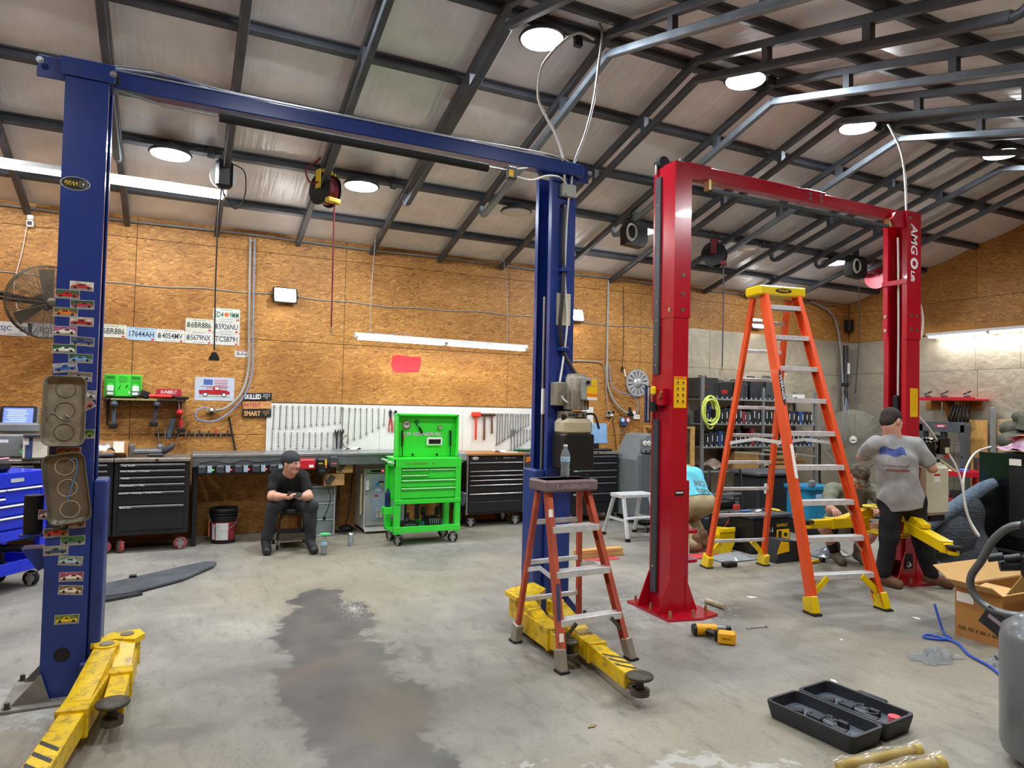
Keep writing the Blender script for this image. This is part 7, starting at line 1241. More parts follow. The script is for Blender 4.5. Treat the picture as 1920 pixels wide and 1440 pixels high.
t = thing('black_cabinet', 'glossy black metal cabinet with a white label at the right edge', 'cabinet', (8.2, 4.72, 0)); obj('body', G().box((.5, -.55, .63), (1.0, 1.1, 1.18), .006), mat('gloss_cabinet', '101114', .18, 0, .15, 3, coat=.3), t); obj('paper_label', G().box((-.003, -.38, 1.13), (.003, .12, .07)), PAPER, t); obj('door_panel', G().box((-.006, -.42, .7), (.012, .2, .75), .003), mat('dark_panel', '1c1e22', .35), t); obj('base_bar', G().box((-.01, -.55, .16), (.03, 1.1, .03), .004), DKMETAL, t); obj('plinth', G().box((.5, -.55, .02), (.96, 1.04, .04)), RUBBER, t)
t = thing('parts_bag', 'pink and purple printed plastic bag on the black cabinet', 'bag', (8.5, 4.3, 1.25)); obj('film', G().grid(12, 10, lambda u, v: (-.2+.4*u, -.3+.6*v, .01+.15*math.sin(3.1*u)*math.sin(3.1*v)*(1+.3*math.sin(15*u+7*v))+.02*math.cos(19*v))), mat('printed_bag', 'd8c6d0', .3, 0, .4, 9, col2='a05a9a'), t); obj('orange_print', G().grid(6, 6, lambda u, v: (-.17+.2*u, .0+.22*v, .05+.13*math.sin(1.2+1.2*u)*math.sin(3.1*(.45+.4*v)))), mat('bag_orange', 'd87a5a', .35, 0, .3, 20), t)
one('scrap_heap', G().ball((0, 0, .1), (.18, .22, .12), 12).ball((.05, .1, .24), (.12, .12, .1), 10).box((.0, -.1, .3), (.2, .16, .18), .01, rot=(.2, .1, .4)).ball((.1, .02, .38), (.08, .1, .08), 8), mat('camo_parts', '6a6a58', .6, 0, .5, 9, col2='3a3c34'), 'heap of olive and tan parts behind the printed bag', 'parts', (8.95, 4.72, 1.242))['kind'] = 'stuff'
one('tan_blocks', G().box((0, 0, .09), (.2, .2, .18), .006), mat('tan_block', 'b08a56', .7), 'tan wooden block on the far side of the black cabinet', 'block', (9.05, 4.3, 1.222)); one('grab_handle', G().tube([(0, .1, 0), (0, .1, .14), (0, -.1, .14), (0, -.1, 0)], .014, 8), BLACK, 'black handle standing on the tan block', 'handle', (9.05, 4.35, 1.405))
t = thing('moving_blanket', 'quilted blue-grey moving blanket slumped against the black cabinet', 'blanket', (7.78, 4.78, 0)); QM = foil_material('quilted_blanket', '3c4248', 16, (1, 1, 2.2), .8, .9, 0)
def quilt(u, v):
    a = -.3+2.6*u; r = .3-.1*v+.03*math.sin(9*v)+.02*math.sin(12*u); return (.12-r*1.0*math.sin(a)*.8, -.05+r*1.25*math.cos(a)*-1.0+.1*v, .7*v+.02*math.sin(7*u))
obj('cloth', G().grid(30, 16, quilt), QM, t); obj('cloth_fold', G().tube(spline([(-.38, .12, .3), (-.22, .02, .47), (.0, -.08, .63), (.22, -.2, .82), (.34, -.28, .9)], 6), [.05+.03*math.sin(k*.13) for k in range(25)], 10), foil_material('quilted_blanket_blue', '5f6f80', 16, (1, 1, 2.2), .8, .9, 0), t); obj('cloth_core', G().ball((.0, .0, .28), (.22, .28, .3), 14), QM, t)
# ================================================================== right foreground
CB = mat('carton_brown', 'a8763e', .75, 0, .08, 3)
t = thing('cardboard_box', 'open long cardboard box printed SIZE 920 X 300 X 360', 'box', (5.24, 2.86, 0)); L_, D_, H_ = .92, .32, .36
for nm, c, d in (('end_wall', (0, D_/2, H_/2), (.006, D_, H_)), ('end_wall', (L_, D_/2, H_/2), (.006, D_, H_)), ('side_wall', (L_/2, 0, H_/2), (L_, .006, H_)), ('side_wall', (L_/2, D_, H_/2), (L_, .006, H_)), ('bottom', (L_/2, D_/2, .004), (L_, D_, .006))): obj(nm, G().box(c, d), CB, t)
CI = mat('carton_inner', 'cda66c', .75, 0, .05)
obj('end_flap', G().box((-.06, D_/2, H_+.035), (.15, D_, .006), rot=(0, .5, 0)), CI, t); obj('side_flap', G().box((L_/2, D_+.09, H_+.06), (L_, .2, .006), rot=(.6, 0, 0)), CI, t); obj('side_flap', G().box((L_/2, -.07, H_+.1), (L_*.95, .2, .006), rot=(-1.0, 0, 0)), CI, t); obj('inner_flap', G().box((.2, D_/2, H_-.03), (.3, D_*.9, .006), rot=(0, -.15, 0)), CI, t)
YZn = Matrix(((0, 0, -1, 0), (-1, 0, 0, 0), (0, 1, 0, 0), (0, 0, 0, 1)))
text('SIZE: 920 X 300 X 360', .05, LETB, t, Tr(-.0045, D_/2, .07) @ YZn, width=.27, height=.026); obj('packing_label', G().box((-.0045, D_*.78, .29), (.002, .12, .07)), PAPER, t)
t = thing('air_compressor', 'grey wheeled air compressor tank with a tubular handle at the right edge', 'compressor', (3.69, 1.79, 0)); CGm = mat('tank_grey', '6c7174', .3, .2, .05, 3, coat=.2)
obj('tank', G().lathe([(0, .0), (.14, .01), (.2, .06), (.21, .1), (.21, .58), (.2, .63), (.13, .69), (0, .71)], n=36), CGm, t); obj('grab_bar', G().tube([(-.17, -.10, .6), (-.21, -.12, .58), (-.22, -.12, .48), (-.19, -.12, .44), (-.16, -.12, .45)], .01, 8), mat('tube_grey', '5c6063', .35, .4), t)
def cw(p): return (p[0]-3.69, p[1]-1.79, p[2])
obj('handle_tube', G().tube([cw(p) for p in spline([(3.9, 1.86, 1.05), (3.9, 2.0, 1.07), (3.9, 2.09, 1.05), (3.9, 2.17, .97), (3.9, 2.23, .85), (3.9, 2.285, .75), (3.9, 2.275, .67), (3.9, 2.2, .61), (3.9, 2.1, .6), (3.9, 1.95, .62), (3.86, 1.78, .63)], 6)], .02, 12), mat('tube_grey', '5c6063'), t); obj('handle_grip', G().tube([cw(p) for p in ((3.9, 1.8, 1.04), (3.9, 2.03, 1.073))], .027, 12), RUBBER, t)
tg = obj('hang_tag', G().box(cw((3.885, 2.15, .545)), (.004, .14, .11), .001, rot=(.5, 0, 0)), mat('tag_black', '22242a', .4, 0, .3, 30), t); obj('tag_print', G().box(cw((3.882, 2.15, .555)), (.003, .08, .02), rot=(.5, 0, 0)), mat('tag_print', '8a7a86', .5), tg); obj('tag_tie', G().tube([cw((3.89, 2.2, .58)), cw((3.9, 2.22, .64)), cw((3.9, 2.19, .6))], .003, 5), WHITE, t)
obj('pump_head', G().box(cw((4.25, 2.05, .82)), (.3, .22, .16), .03), BLACK, t); obj('manifold', G().cyl(cw((4.1, 2.25, .8)), cw((4.35, 1.95, .86)), .03, n=12), DKMETAL, t); obj('hose_loop', G().tube([cw((3.92+.1*math.cos(a*PI/10), 1.93+.06*math.cos(a*PI/10), .82+.12*math.sin(a*PI/10))) for a in range(20)], .02, 8, closed=True), RUBBER, t)
for k in range(4): obj('valve_fitting', G().cyl(cw((4.08+.07*k, 2.22-.05*k, .86)), cw((4.04+.07*k, 2.28-.05*k, .84)), .022, n=12), DKMETAL, t)
one('blue_air_hose', G().tube(spline([(5.18, 3.3, .2), (5.16, 3.22, .02), (5.08, 3.12, .015), (4.98, 3.14, .012), (4.93, 3.22, .012), (5.02, 3.22, .014), (5.02, 3.04, .014), (4.86, 2.86, .012), (4.74, 2.64, .012), (4.5, 2.4, .012), (4.15, 2.15, .012)], 8), .009, 8), mat('blue_hose', '2f55b8', .4), 'thin blue air hose curling past the cardboard box', 'hose')
def film(label, x, y, rx, ry, h, seed, m=None):
    r = random.Random(seed); a, b, c = (r.uniform(8, 20) for _ in range(3))
    one('plastic_bag', G().grid(18, 14, lambda u, v: (-rx+2*rx*u+.02*math.sin(b*v), -ry+2*ry*v+.02*math.sin(a*u), .004+h*abs(math.sin(3.14*u)*math.sin(3.14*v))**.6*(.5+.3*math.sin(a*u+b*v)*math.cos(c*v-3*u)+.3*math.sin(2.3*b*u-1.7*a*v)))), m or mat('clear_film', 'd3dade', .12, 0, .05, trans=.7, ior=1.15, alpha=.7), label, 'plastic bag', (x, y, 0), (0, 0, r.uniform(-.5, .5)))
film('larger crumpled clear bag on the floor before the cardboard box', 4.6, 2.93, .17, .1, .08, 3); film('smaller crumpled clear bag beside the blue hose', 4.93, 2.68, .11, .07, .07, 5)
# ---- open moulded tool case
t = thing('open_tool_case', 'empty black moulded tool case lying open on the floor', 'tool case', (2.88, 2.26, 0)); MC = mat('case_mould', '2b2f35', .5, 0, .1); MI = mat('case_inner', '555d67', .55, 0, .12, 6)
A, B_, C_ = Vector((2.86, 2.73)), Vector((2.92, 2.24)), Vector((3.44, 2.32))
ux = Vector((.95, .12, 0)).normalized()
def half(o, ex, ey, lx, ly, name):
    T = Matrix(((ex.x, ey.x, 0, o[0]-2.88), (ex.y, ey.y, 0, o[1]-2.26), (0, 0, 1, 0), (0, 0, 0, 1)))
    P1, P0 = rrect(lx, ly, .03, 3, lx/2, ly/2), rrect(lx-.03, ly-.03, .025, 3, lx/2, ly/2); n = len(P1); g = G()
    vs = [(a, b, .0) for a, b in rrect(lx-.03, ly-.03, .03, 3, lx/2, ly/2)]+[(a, b, .075) for a, b in P1]+[(a, b, .09) for a, b in P1]+[(a, b, .09) for a, b in P0]+[(a, b, .03) for a, b in P0]
    fs = [tuple(range(n-1, -1, -1))]+[tuple(range(4*n, 5*n))]
    for k in range(4): fs += [(k*n+i, k*n+(i+1) % n, (k+1)*n+(i+1) % n, (k+1)*n+i) for i in range(n)]
    g.add(vs, fs[:1]+fs[2:], 0, False, T); g.add(vs, fs[1:2], 1, False, T)
    h = obj(name, g, [MC, MI], t); r = random.Random(int(lx*1000+ly*77))
    for k in range(9):
        x, y = r.uniform(.06, lx-.08), r.uniform(.05, ly-.07); sx, sy = r.uniform(.02, .09), r.uniform(.015, .05)
        obj('moulded_rib', G().box((x, y, .045), (sx, sy, .035), .006, rot=(0, 0, r.choice((0, 0, .5))), T=T), MC, h)
    for k in range(4): obj('mould_block', G().box((r.uniform(.08, lx-.1), r.uniform(.06, ly-.08), .042), (.06, .04, .03), .008, T=T), MI, h)
    return h, T
ey = Vector((.12, -.99, 0)); ex = Vector((.97, .16, 0)).normalized()
ex2 = Vector((.1, -.995, 0)).normalized()
h1, Ta = half((2.87, 2.74), ex2, Vector((.995, .1, 0)).normalized(), .50, .26, 'case_lid'); h2, Tb = half((3.14, 2.77), ex2, Vector((.995, .1, 0)).normalized(), .50, .27, 'case_base')
obj('hinge', G().bar(Tb @ Vector((.02, -.006, .08)), Tb @ Vector((.48, -.006, .08)), .014, .014), MC, t); obj('carry_handle', G().tube([Tb @ Vector(p) for p in ((.17, .27, .07), (.175, .315, .07), (.32, .315, .07), (.325, .27, .07))], .014, 8), MC, t); obj('red_cap', G().cyl(Tb @ Vector((.43, .2, .03)), Tb @ Vector((.43, .2, .065)), .03, n=18), mat('cap_red', 'd8505a', .4), t); obj('ring_mould', G().tube([Tb @ Vector((.32+.035*math.cos(a*PI/8), .18+.035*math.sin(a*PI/8), .05)) for a in range(16)], .006, 6, closed=True), MC, t)
for i, (a, b, r_, lb) in enumerate((((2.72, 2.16, .04), (3.16, 2.12, .035), .035, 'upper film-wrapped yellow part at the bottom edge'), ((2.76, 2.03, .045), (3.12, 1.99, .04), .045, 'lower film-wrapped yellow part at the bottom edge'))):
    t = thing('wrapped_part', lb, 'part', ((a[0]+b[0])/2, (a[1]+b[1])/2, 0), 0, 'film-wrapped yellow parts'); W('part', G().tube([a, b], r_*.8, 12), mat('olive_yellow', 'c9a61c', .4, 0, .15), t)
    W('film', G().grid(20, 12, lambda u, v: (a[0]-.05+(b[0]-a[0]+.1)*u, a[1]+(b[1]-a[1])*u+(r_*1.25*(1+.15*math.sin(17*u+5*v)))*math.cos(2*PI*v), max(.004, a[2]+(r_*1.1*(1+.2*math.sin(13*u)))*math.sin(2*PI*v)))), mat('film_yellowed', 'd9d7c4', .15, 0, .1, 20, trans=.6, ior=1.15, alpha=.45), t)
    W('yellow_end', G().cyl((b[0]+.02, b[1], b[2]), (b[0]+.05, b[1], b[2]), r_*.9, n=14), YELN, t)
# ---- cordless drill, spanner, stick, scraps, timber, bumper
t = thing('impact_driver', 'yellow and black cordless impact wrench lying on the floor', 'drill', (3.46, 3.82, 0), -.35); DY = mat('dewalt_yellow', 'e8a90e', .4)
obj('motor_housing', G().cyl((-.08, .06, .045), (.07, .06, .045), .042, .036, n=18), DY, t); obj('rear_cap', G().cyl((-.1, .06, .045), (-.08, .06, .045), .035, .042, n=18), BLACK, t); obj('nose', G().cyl((.07, .06, .045), (.14, .06, .045), .034, .022, n=18), mat('nose_grey', '8a8c8e', .35, .6), t); obj('chuck', G().cyl((.14, .06, .045), (.18, .06, .045), .02, n=14), BLACK, t); obj('grip', G().bar((-.01, .05, .04), (.05, -.09, .04), .045, .045, b=.014), BLACK, t); bt = obj('battery', G().box((.075, -.12, .045), (.12, .07, .085), .012, rot=(0, 0, -.35)), DY, t); obj('battery_shoe', G().box((.06, -.09, .045), (.11, .02, .08), .006, rot=(0, 0, -.35)), BLACK, t); text('DEWALT', .02, LETB, bt, Tr(.075-.012, -.12-.0345, .045) @ Rz(-.35) @ XZ, width=.06, height=.014)
one('spanner', G().bar((-.06, 0, .004), (.06, 0, .004), .012, .006).add(*ring((.075, 0), .016, .009, 0, .009, 14)).prism([(-.06, -.008), (-.075, -.016), (-.095, -.012), (-.085, -.003), (-.085, .003), (-.095, .012), (-.075, .016), (-.06, .008)], 0, .008), STEEL, 'small steel spanner on the floor right of the cordless tool', 'wrench', (3.96, 3.86, 0), (0, 0, -.15))
one('wood_stick', G().cyl((-.1, 0, .022), (.1, 0, .022), .022, .02, n=12), mat('wrapped_stick', 'b3a68a', .5, 0, .3, 30), 'short wrapped wooden stick on the floor by the red base', 'stick', (4.06, 4.42, 0), (0, 0, -1.5))
for i, z in enumerate((.022, .066)): one('timber_block', G().box((0, 0, 0), (.58, .1, .042), .003), WOOD, '%s of two pine blocks stacked on the floor' % ('lower', 'upper')[i], 'timber', (4.2-.01*i, 6.38, z), (0, 0, -.02), 'pine blocks on the floor')
one('red_sheet', G().box((0, 0, .003), (.4, .12, .004)), mat('red_rag', 'b83a40'), 'flat red strip on the floor beside the pine blocks', 'strip', (4.15, 6.24, 0), (0, 0, .05))
for i, (x, y, s) in enumerate(((1.95, 3.0, .03), (3.62, 2.92, .03), (4.55, 4.5, .05), (4.32, 3.42, .02), (5.35, 3.55, .04), (3.2, 2.1, .03))): one('paper_scrap', G().prism([(-s, -.3*s), (.2*s, -.5*s), (s, .1*s), (.1*s, .5*s)], .001, .006), PAPER if i else mat('dry_leaf', '8a7a55', .8), ('dry leaf scrap on the floor left of the white line', 'white paper chip right of the open case', 'white scrap in front of the tall ladder', 'tiny white scrap right of the spanner', 'pale scrap near the cardboard box', 'small pale scrap beside the wrapped parts')[i], 'scrap', (x, y, 0), (0, 0, i*1.1))
t = thing('bumper_cover', 'dark grey plastic bumper panel lying on the floor', 'car part', (-.1, 6.95, 0)); BP = mat('bumper_grey', '4b5056', .5, 0, .25, 5, dirt=.1)
P = [(-.72, -.62), (-.2, -.5), (.2, -.16), (.47, .28), (.5, .42), (.4, .47), (.15, .3), (-.25, .0), (-.75, -.35)]
obj('panel', G().prism(P, .012, .03, None, 0), BP, t); obj('torn_edge', G().prism([(-.7, -.68), (-.4, -.66), (-.1, -.52), (-.2, -.46), (-.6, -.58)], .004, .022), mat('matte_black_plastic', '2c2e32'), t); obj('clip', G().box((-.2, .02, .04), (.06, .03, .03), .006), BLACK, t)
one('gravel_spill', G(), PAPER, 'x y z w', 'x') if 0 else None
g = G(); r = random.Random(5)
for k in range(420):
    a, q = r.uniform(0, 2*PI), abs(r.gauss(0, .5)); x, y, s = .13*q*math.cos(a), .3*q*math.sin(a), r.uniform(.002, .005)
    g.add([(x+s, y, 0), (x-s*.5, y+s, 0), (x-s*.5, y-s, 0), (x, y, s*1.4)], [(0, 1, 3), (1, 2, 3), (2, 0, 3)])
o = obj('absorbent_granules', g, mat('pale_granules', 'c9c9c2', .8), None, (1.3, 5.45, 0)); tag(o, 'pale absorbent granules scattered on the dark floor stain', 'granules'); o['kind'] = 'stuff'
# ================================================================== people: smooth-blended bodies meshed from a distance field
def sdf_mesh(name, prims, vox, mats, parent, cuts=(), disp=None, subs=()):
    pts = np.array([q for p in prims for q in p['b']]); lo = pts.min(0)-.04; hi = pts.max(0)+.04
    n = np.ceil((hi-lo)/vox).astype(int)+1
    F = np.full(n, 1.0, np.float32)
    ax = [(lo[i]+vox*np.arange(n[i])).astype(np.float32) for i in range(3)]
    for p in prims:
        b = np.array(p['b']); k = p['k']; a0 = np.maximum(0, ((b.min(0)-k-.03-lo)/vox).astype(int)); a1 = np.minimum(n, ((b.max(0)+k+.03-lo)/vox).astype(int)+2)
        sl = tuple(slice(a0[i], a1[i]) for i in range(3))
        X, Y, Z = np.meshgrid(ax[0][sl[0]], ax[1][sl[1]], ax[2][sl[2]], indexing='ij'); d = p['f'](X, Y, Z).astype(np.float32); f = F[sl]
        if k > 0:
            h = np.maximum(k-np.abs(f-d), 0)/k; F[sl] = np.minimum(f, d)-h*h*k*.25
        else: F[sl] = np.minimum(f, d)
    X, Y, Z = np.meshgrid(*ax, indexing='ij')
    if disp: F += disp(X, Y, Z).astype(np.float32)
    for q in subs: F = np.maximum(F, -q['f'](X, Y, Z).astype(np.float32))
    for (nx, ny, nz), d in cuts: F = np.maximum(F, nx*X+ny*Y+nz*Z-d)
    del X, Y, Z
    S = F < 0; c = np.zeros(np.array(S.shape)-1, np.int8)
    for i in (0, 1):
        for j in (0, 1):
            for k in (0, 1): c += S[i:i+c.shape[0], j:j+c.shape[1], k:k+c.shape[2]]
    cell = np.argwhere((c > 0) & (c < 8)); idx = -np.ones(c.shape, np.int64); idx[tuple(cell.T)] = np.arange(len(cell))
    acc = np.zeros((len(cell), 3)); cnt = np.zeros(len(cell)); E = [(a, b) for a in range(8) for b in range(a+1, 8) if bin(a ^ b).count('1') == 1]
    off = lambda q: np.array([(q >> 2) & 1, (q >> 1) & 1, q & 1])
    val = [F[tuple((cell+off(q)).T)] for q in range(8)]
    for a, b in E:
        m = (val[a] < 0) != (val[b] < 0); t = np.where(m, val[a]/np.where(m, val[a]-val[b], 1), 0)[:, None]
        acc += np.where(m[:, None], off(a)+(off(b)-off(a))*t, 0); cnt += m
    V = (cell+acc/cnt[:, None])*vox+lo; faces = []
    for d in range(3):
        e = [0, 0, 0]; e[d] = 1; A = S[:S.shape[0]-e[0], :S.shape[1]-e[1], :S.shape[2]-e[2]]; B2 = S[e[0]:, e[1]:, e[2]:]
        u, w = (d+1) % 3, (d+2) % 3
        P = np.argwhere(A != B2); ok = (P[:, u] > 0) & (P[:, w] > 0) & (P[:, u] < c.shape[u]) & (P[:, w] < c.shape[w]) & (P[:, d] < c.shape[d]); P = P[ok]
        eu = np.zeros(3, int); eu[u] = 1; ew = np.zeros(3, int); ew[w] = 1
        q = np.stack([idx[tuple((P-eu-ew).T)], idx[tuple((P-ew).T)], idx[tuple(P.T)], idx[tuple((P-eu).T)]], 1)
        inside = S[tuple(P.T)]; q[~inside] = q[~inside][:, ::-1]; faces.append(q[(q >= 0).all(1)])
    faces = np.concatenate(faces)
    me = bpy.data.meshes.new(name); me.vertices.add(len(V)); me.vertices.foreach_set('co', V.astype(np.float32).ravel()); me.loops.add(len(faces)*4); me.loops.foreach_set('vertex_index', faces.astype(np.int32).ravel())
    me.polygons.add(len(faces)); me.polygons.foreach_set('loop_start', np.arange(0, len(faces)*4, 4, dtype=np.int32)); me.polygons.foreach_set('use_smooth', np.ones(len(faces), bool))
    me.update(calc_edges=True); me.validate(); me.materials.append(mats)
    return obj(name, me, None, parent, mw=wm(parent).inverted())
def cone(a, b, r0, r1=None, k=.03):
    a, b = np.array(a, float), np.array(b, float); r1 = r0 if r1 is None else r1; ba = b-a; L2 = max(1e-9, ba @ ba); R_ = max(r0, r1)
    def f(X, Y, Z):
        px, py, pz = X-a[0], Y-a[1], Z-a[2]; h = np.clip((px*ba[0]+py*ba[1]+pz*ba[2])/L2, 0, 1)
        return np.sqrt((px-ba[0]*h)**2+(py-ba[1]*h)**2+(pz-ba[2]*h)**2)-(r0+(r1-r0)*h)
    return {'f': f, 'k': k, 'b': [a-R_, a+R_, b-R_, b+R_]}
def ell(c, r, M=None, k=.02):
    c = np.array(c, float); r = np.array(r, float); R_ = r.max(); M = np.eye(3) if M is None else M
    def f(X, Y, Z):
        p = [X-c[0], Y-c[1], Z-c[2]]; q = [sum(M[j][i]*p[j] for j in range(3)) for i in range(3)]
        k0 = np.sqrt(sum((q[i]/r[i])**2 for i in range(3))); k1 = np.sqrt(sum((q[i]/r[i]**2)**2 for i in range(3))); return k0*(k0-1)/np.maximum(k1, 1e-6)
    return {'f': f, 'k': k, 'b': [c-R_, c+R_]}
def unit(v): v = np.array(v, float); return v/np.linalg.norm(v)
class Head:
    def __init__(s, c, fwd, up=(0, 0, 1), k=.95):
        s.k = k; s.c = np.array(c, float); s.y = unit(fwd); u = np.array(up, float); s.z = unit(u-s.y*(u @ s.y)); s.x = np.cross(s.y, s.z); s.M = np.array([s.x, s.y, s.z]).T
    def p(s, x, y, z): return s.c+(s.x*x+s.y*y+s.z*z)*s.k
    def e(s, c, r, k=.015): return ell(s.p(*c), [q*s.k for q in r], s.M, k)
    def prims(s, neck, nr=.055):
        P = [s.e((0, -.012, .035), (.076, .096, .086)), s.e((0, .028, -.04), (.06, .066, .08), .04), s.e((0, .062, -.098), (.028, .026, .022), .03), cone(s.p(0, .088, .016), s.p(0, .11, -.022), .008, .013, .015), s.e((0, .078, .024), (.054, .02, .012), .02),
             s.e((0, .088, -.066), (.024, .012, .006), .008), s.e((0, .086, -.078), (.02, .012, .006), .008)]
        for q in (-1, 1): P += [s.e((q*.078, -.006, -.004), (.01, .02, .031), .008), s.e((q*.036, .062, -.018), (.026, .022, .02), .03), s.e((q*.014, .1, -.024), (.009, .01, .008), .01)]
        return P+[cone(s.p(0, -.02, -.06), neck, nr, nr*1.12, .05)]
SKIN = mat('skin', 'c4957f', .5, 0, .06, 20); HAIRD = mat('dark_hair', '2a221d', .75, 0, .3, 70, .5, 160)
def hand(wrist, d, palm, curl=.9, side=1, spread=.1, thumb=.5):
    "palm and five separate bent fingers; d: towards the fingertips, palm: palm normal"
    d = unit(d); n = unit(np.array(palm, float)-d*(np.array(palm, float) @ d)); x = np.cross(d, n)*side; w = np.array(wrist, float)
    P = [cone(w, w+d*.03, .024, .026, .02)]
    for i in range(4): P.append(cone(w+d*.02+x*(.012*(i-1.5)), w+d*.082+x*(.019*(i-1.5)), .0135, .0115, .014))
    for i, L_ in enumerate((.072, .08, .074, .058)):
        b = w+d*.086+x*(.0205*(i-1.5)); dd = unit(d+x*spread*(i-1.5)*.25); a = 0
        for s, r in ((.46, .0088), (.3, .0082), (.24, .0074)):
            a += curl*(.75 if s > .4 else 1.0); q = b+(dd*math.cos(a)+n*math.sin(a))*L_*s; P.append(cone(b, q, r, r*.93, .004)); b = q
    t0 = w+d*.03-x*.026; t1 = t0+unit(d*.7-x*.6+n*thumb)*.042; t2 = t1+unit(d*.9-x*.1+n*thumb*1.2)*.034; P += [cone(w+d*.02-x*.012, t0, .017, .014, .014), cone(t0, t1, .0125, .0105, .008), cone(t1, t2, .0102, .0085, .004)]
    return P
def lerp(a, b, t): return np.array(a, float)*(1-t)+np.array(b, float)*t
def person(label, J, head, hands, shirt_m, pants_m, shoe_m, loc, sleeve=.62, short=None, vox=.0065, hem=None, pr=1.0, shirt_long=.0, skin=SKIN, sleeve_r=.062):
    t = thing('person', label, 'person', loc); A = {k: np.array(v, float) for k, v in J.items()}
    pel, ch, nk = A['pelvis'], A['chest'], A['neck']; side = unit(A['shR']-A['shL']); sp = unit(nk-pel)
    hs = unit(A['hipR']-A['hipL'])
    tor = lambda e: [cone(A['hipL'], A['hipR'], .095+e, k=.06), cone(pel, ch, .115+e, .12+e, .06), cone(pel-hs*.06, ch-side*.075, .1+e, .105+e, .06), cone(pel+hs*.06, ch+side*.075, .1+e, .105+e, .06), cone(lerp(A['shL'], A['shR'], .14), lerp(A['shL'], A['shR'], .86), .06+e, k=.05), cone(ch, nk, .11+e, .06+e, .06)]
    arms = []
    for q in 'LR': arms += [cone(A['sh'+q], A['el'+q], .052, .041, .04), cone(A['el'+q], lerp(A['el'+q], A['wr'+q], .35), .041, .043, .02), cone(lerp(A['el'+q], A['wr'+q], .35), A['wr'+q], .043, .026, .02)]
    legs = []
    for q in 'LR': lr = 1 if short else .8; legs += [cone(A['hip'+q], A['kn'+q], .085*lr, .056*lr, .04), cone(A['kn'+q], lerp(A['kn'+q], A['an'+q], .35), .056*lr, .057*lr, .03), cone(lerp(A['kn'+q], A['an'+q], .35), A['an'+q], .057*lr, .036, .03)]
    body = tor(0)+arms+legs+(head.prims(nk) if head else [])
    for q in hands: body += hand(*q[0], **q[1])
    sdf_mesh('body', body, vox, skin, t)
    wr = lambda X, Y, Z: .0045*np.sin(31*X+17*Z+4*np.sin(9*Y+6*Z))+.004*np.sin(23*Z-19*Y+3*np.sin(13*X))
    # shirt
    sh = [dict(p, k=.055) for p in tor(.014)]+[cone(pel+hs*q*.075-sp*.16, pel+hs*q*.075, .118, .118, .05) for q in (-1, 0, 1)]
    for q in 'LR': sh.append(cone(A['sh'+q], lerp(A['sh'+q], A['el'+q], sleeve), sleeve_r+.006, sleeve_r+.004, .05))
    cuts = []
    h0 = pel-sp*shirt_long; cuts.append((tuple(-sp), float(-(sp @ h0)))); up = unit(nk-ch) if head is None else unit((nk-ch)*.6+(head.c-nk)); cuts.append((tuple(up), float(up @ (nk-up*.005))))
    for q in 'LR':
        dv = unit(A['el'+q]-A['sh'+q])
    sdf_mesh('shirt', sh, .0075, shirt_m, t, cuts[:1], wr, [cone(nk-unit(head.c-nk)*.015, head.c, .066, .08)])
    # trousers, sleeves of the trousers, shoes
    pa = [cone(A['hipL'], A['hipR'], .118, k=.06), cone(pel, pel+sp*.03, .122, .115, .05)]
    for q in 'LR':
        e = lerp(A['kn'+q], A['an'+q], .93) if short is None else None
        if short is None: pa += [cone(A['hip'+q], A['kn'+q], .1*pr, .078*pr, .05), cone(A['kn'+q], e, .078*pr, .064*pr, .03)]
        else: pa.append(cone(A['hip'+q], lerp(A['hip'+q], A['kn'+q], short), .105*pr, .085*pr, .05))
    sdf_mesh('trousers' if short is None else 'shorts', pa, .008, pants_m, t, (), wr)
    for q in 'LR':
        an, to = A['an'+q], A['to'+q]; d = unit(to-an); zz = min(an[2], to[2])
        s = [cone(an+np.array((0, 0, .08)), an-np.array((0, 0, .02)), .052, .05, .02), cone(an-d*.03-np.array((0, 0, .045)), to-np.array((0, 0, .0)), .045, .042, .03), cone(lerp(an, to, .5)-np.array((0, 0, .01)), to, .042, .038, .03)]
        fl_ = A.get('floor'+q, np.array((0, 0, 0)))
        o = sdf_mesh('shoe', s, .007, shoe_m, t, [((0, 0, -1), -float(max(.002, 0)))])
    return t, A
# ---- seated man on the stool
H1 = Head((1.125, 7.70, .955), (.62, -.75, -.12), (.0, -.12, 1)); BLK = mat('black_cotton', '101114', .9, 0, .15, 20); PGR = mat('charcoal_denim', '2c2e33', .85, 0, .2, 14)
J1 = dict(pelvis=(1.18, 8.06, .53), chest=(1.13, 7.9, .74), neck=(1.125, 7.76, .85), shL=(1.27, 7.80, .79), shR=(.985, 7.88, .79), elL=(1.305, 7.62, .60), elR=(.935, 7.72, .60), wrL=(1.185, 7.475, .625), wrR=(1.075, 7.52, .62), hipL=(1.27, 8.04, .5), hipR=(1.09, 8.06, .5), knL=(1.33, 7.64, .49), knR=(.965, 7.76, .49), anL=(1.345, 7.68, .13), anR=(.905, 7.80, .13), toL=(1.36, 7.53, .04), toR=(.90, 7.64, .04))
J1['hipL'], J1['hipR'] = J1['hipL'], J1['hipR']
t1p, A1 = person('seated man in black shirt and backwards cap holding a phone', J1, H1, [(((1.185, 7.475, .625), (-.75, -.35, .28), (-.2, -.2, -1)), dict(curl=.75, side=1)), (((1.075, 7.52, .62), (.75, -.5, .25), (.2, -.2, -1)), dict(curl=.75, side=-1))], BLK, PGR, mat('black_boot', '22252a', .45, 0, .2), (1.12, 7.85, 0), vox=.0055, pr=.94, sleeve_r=.054)
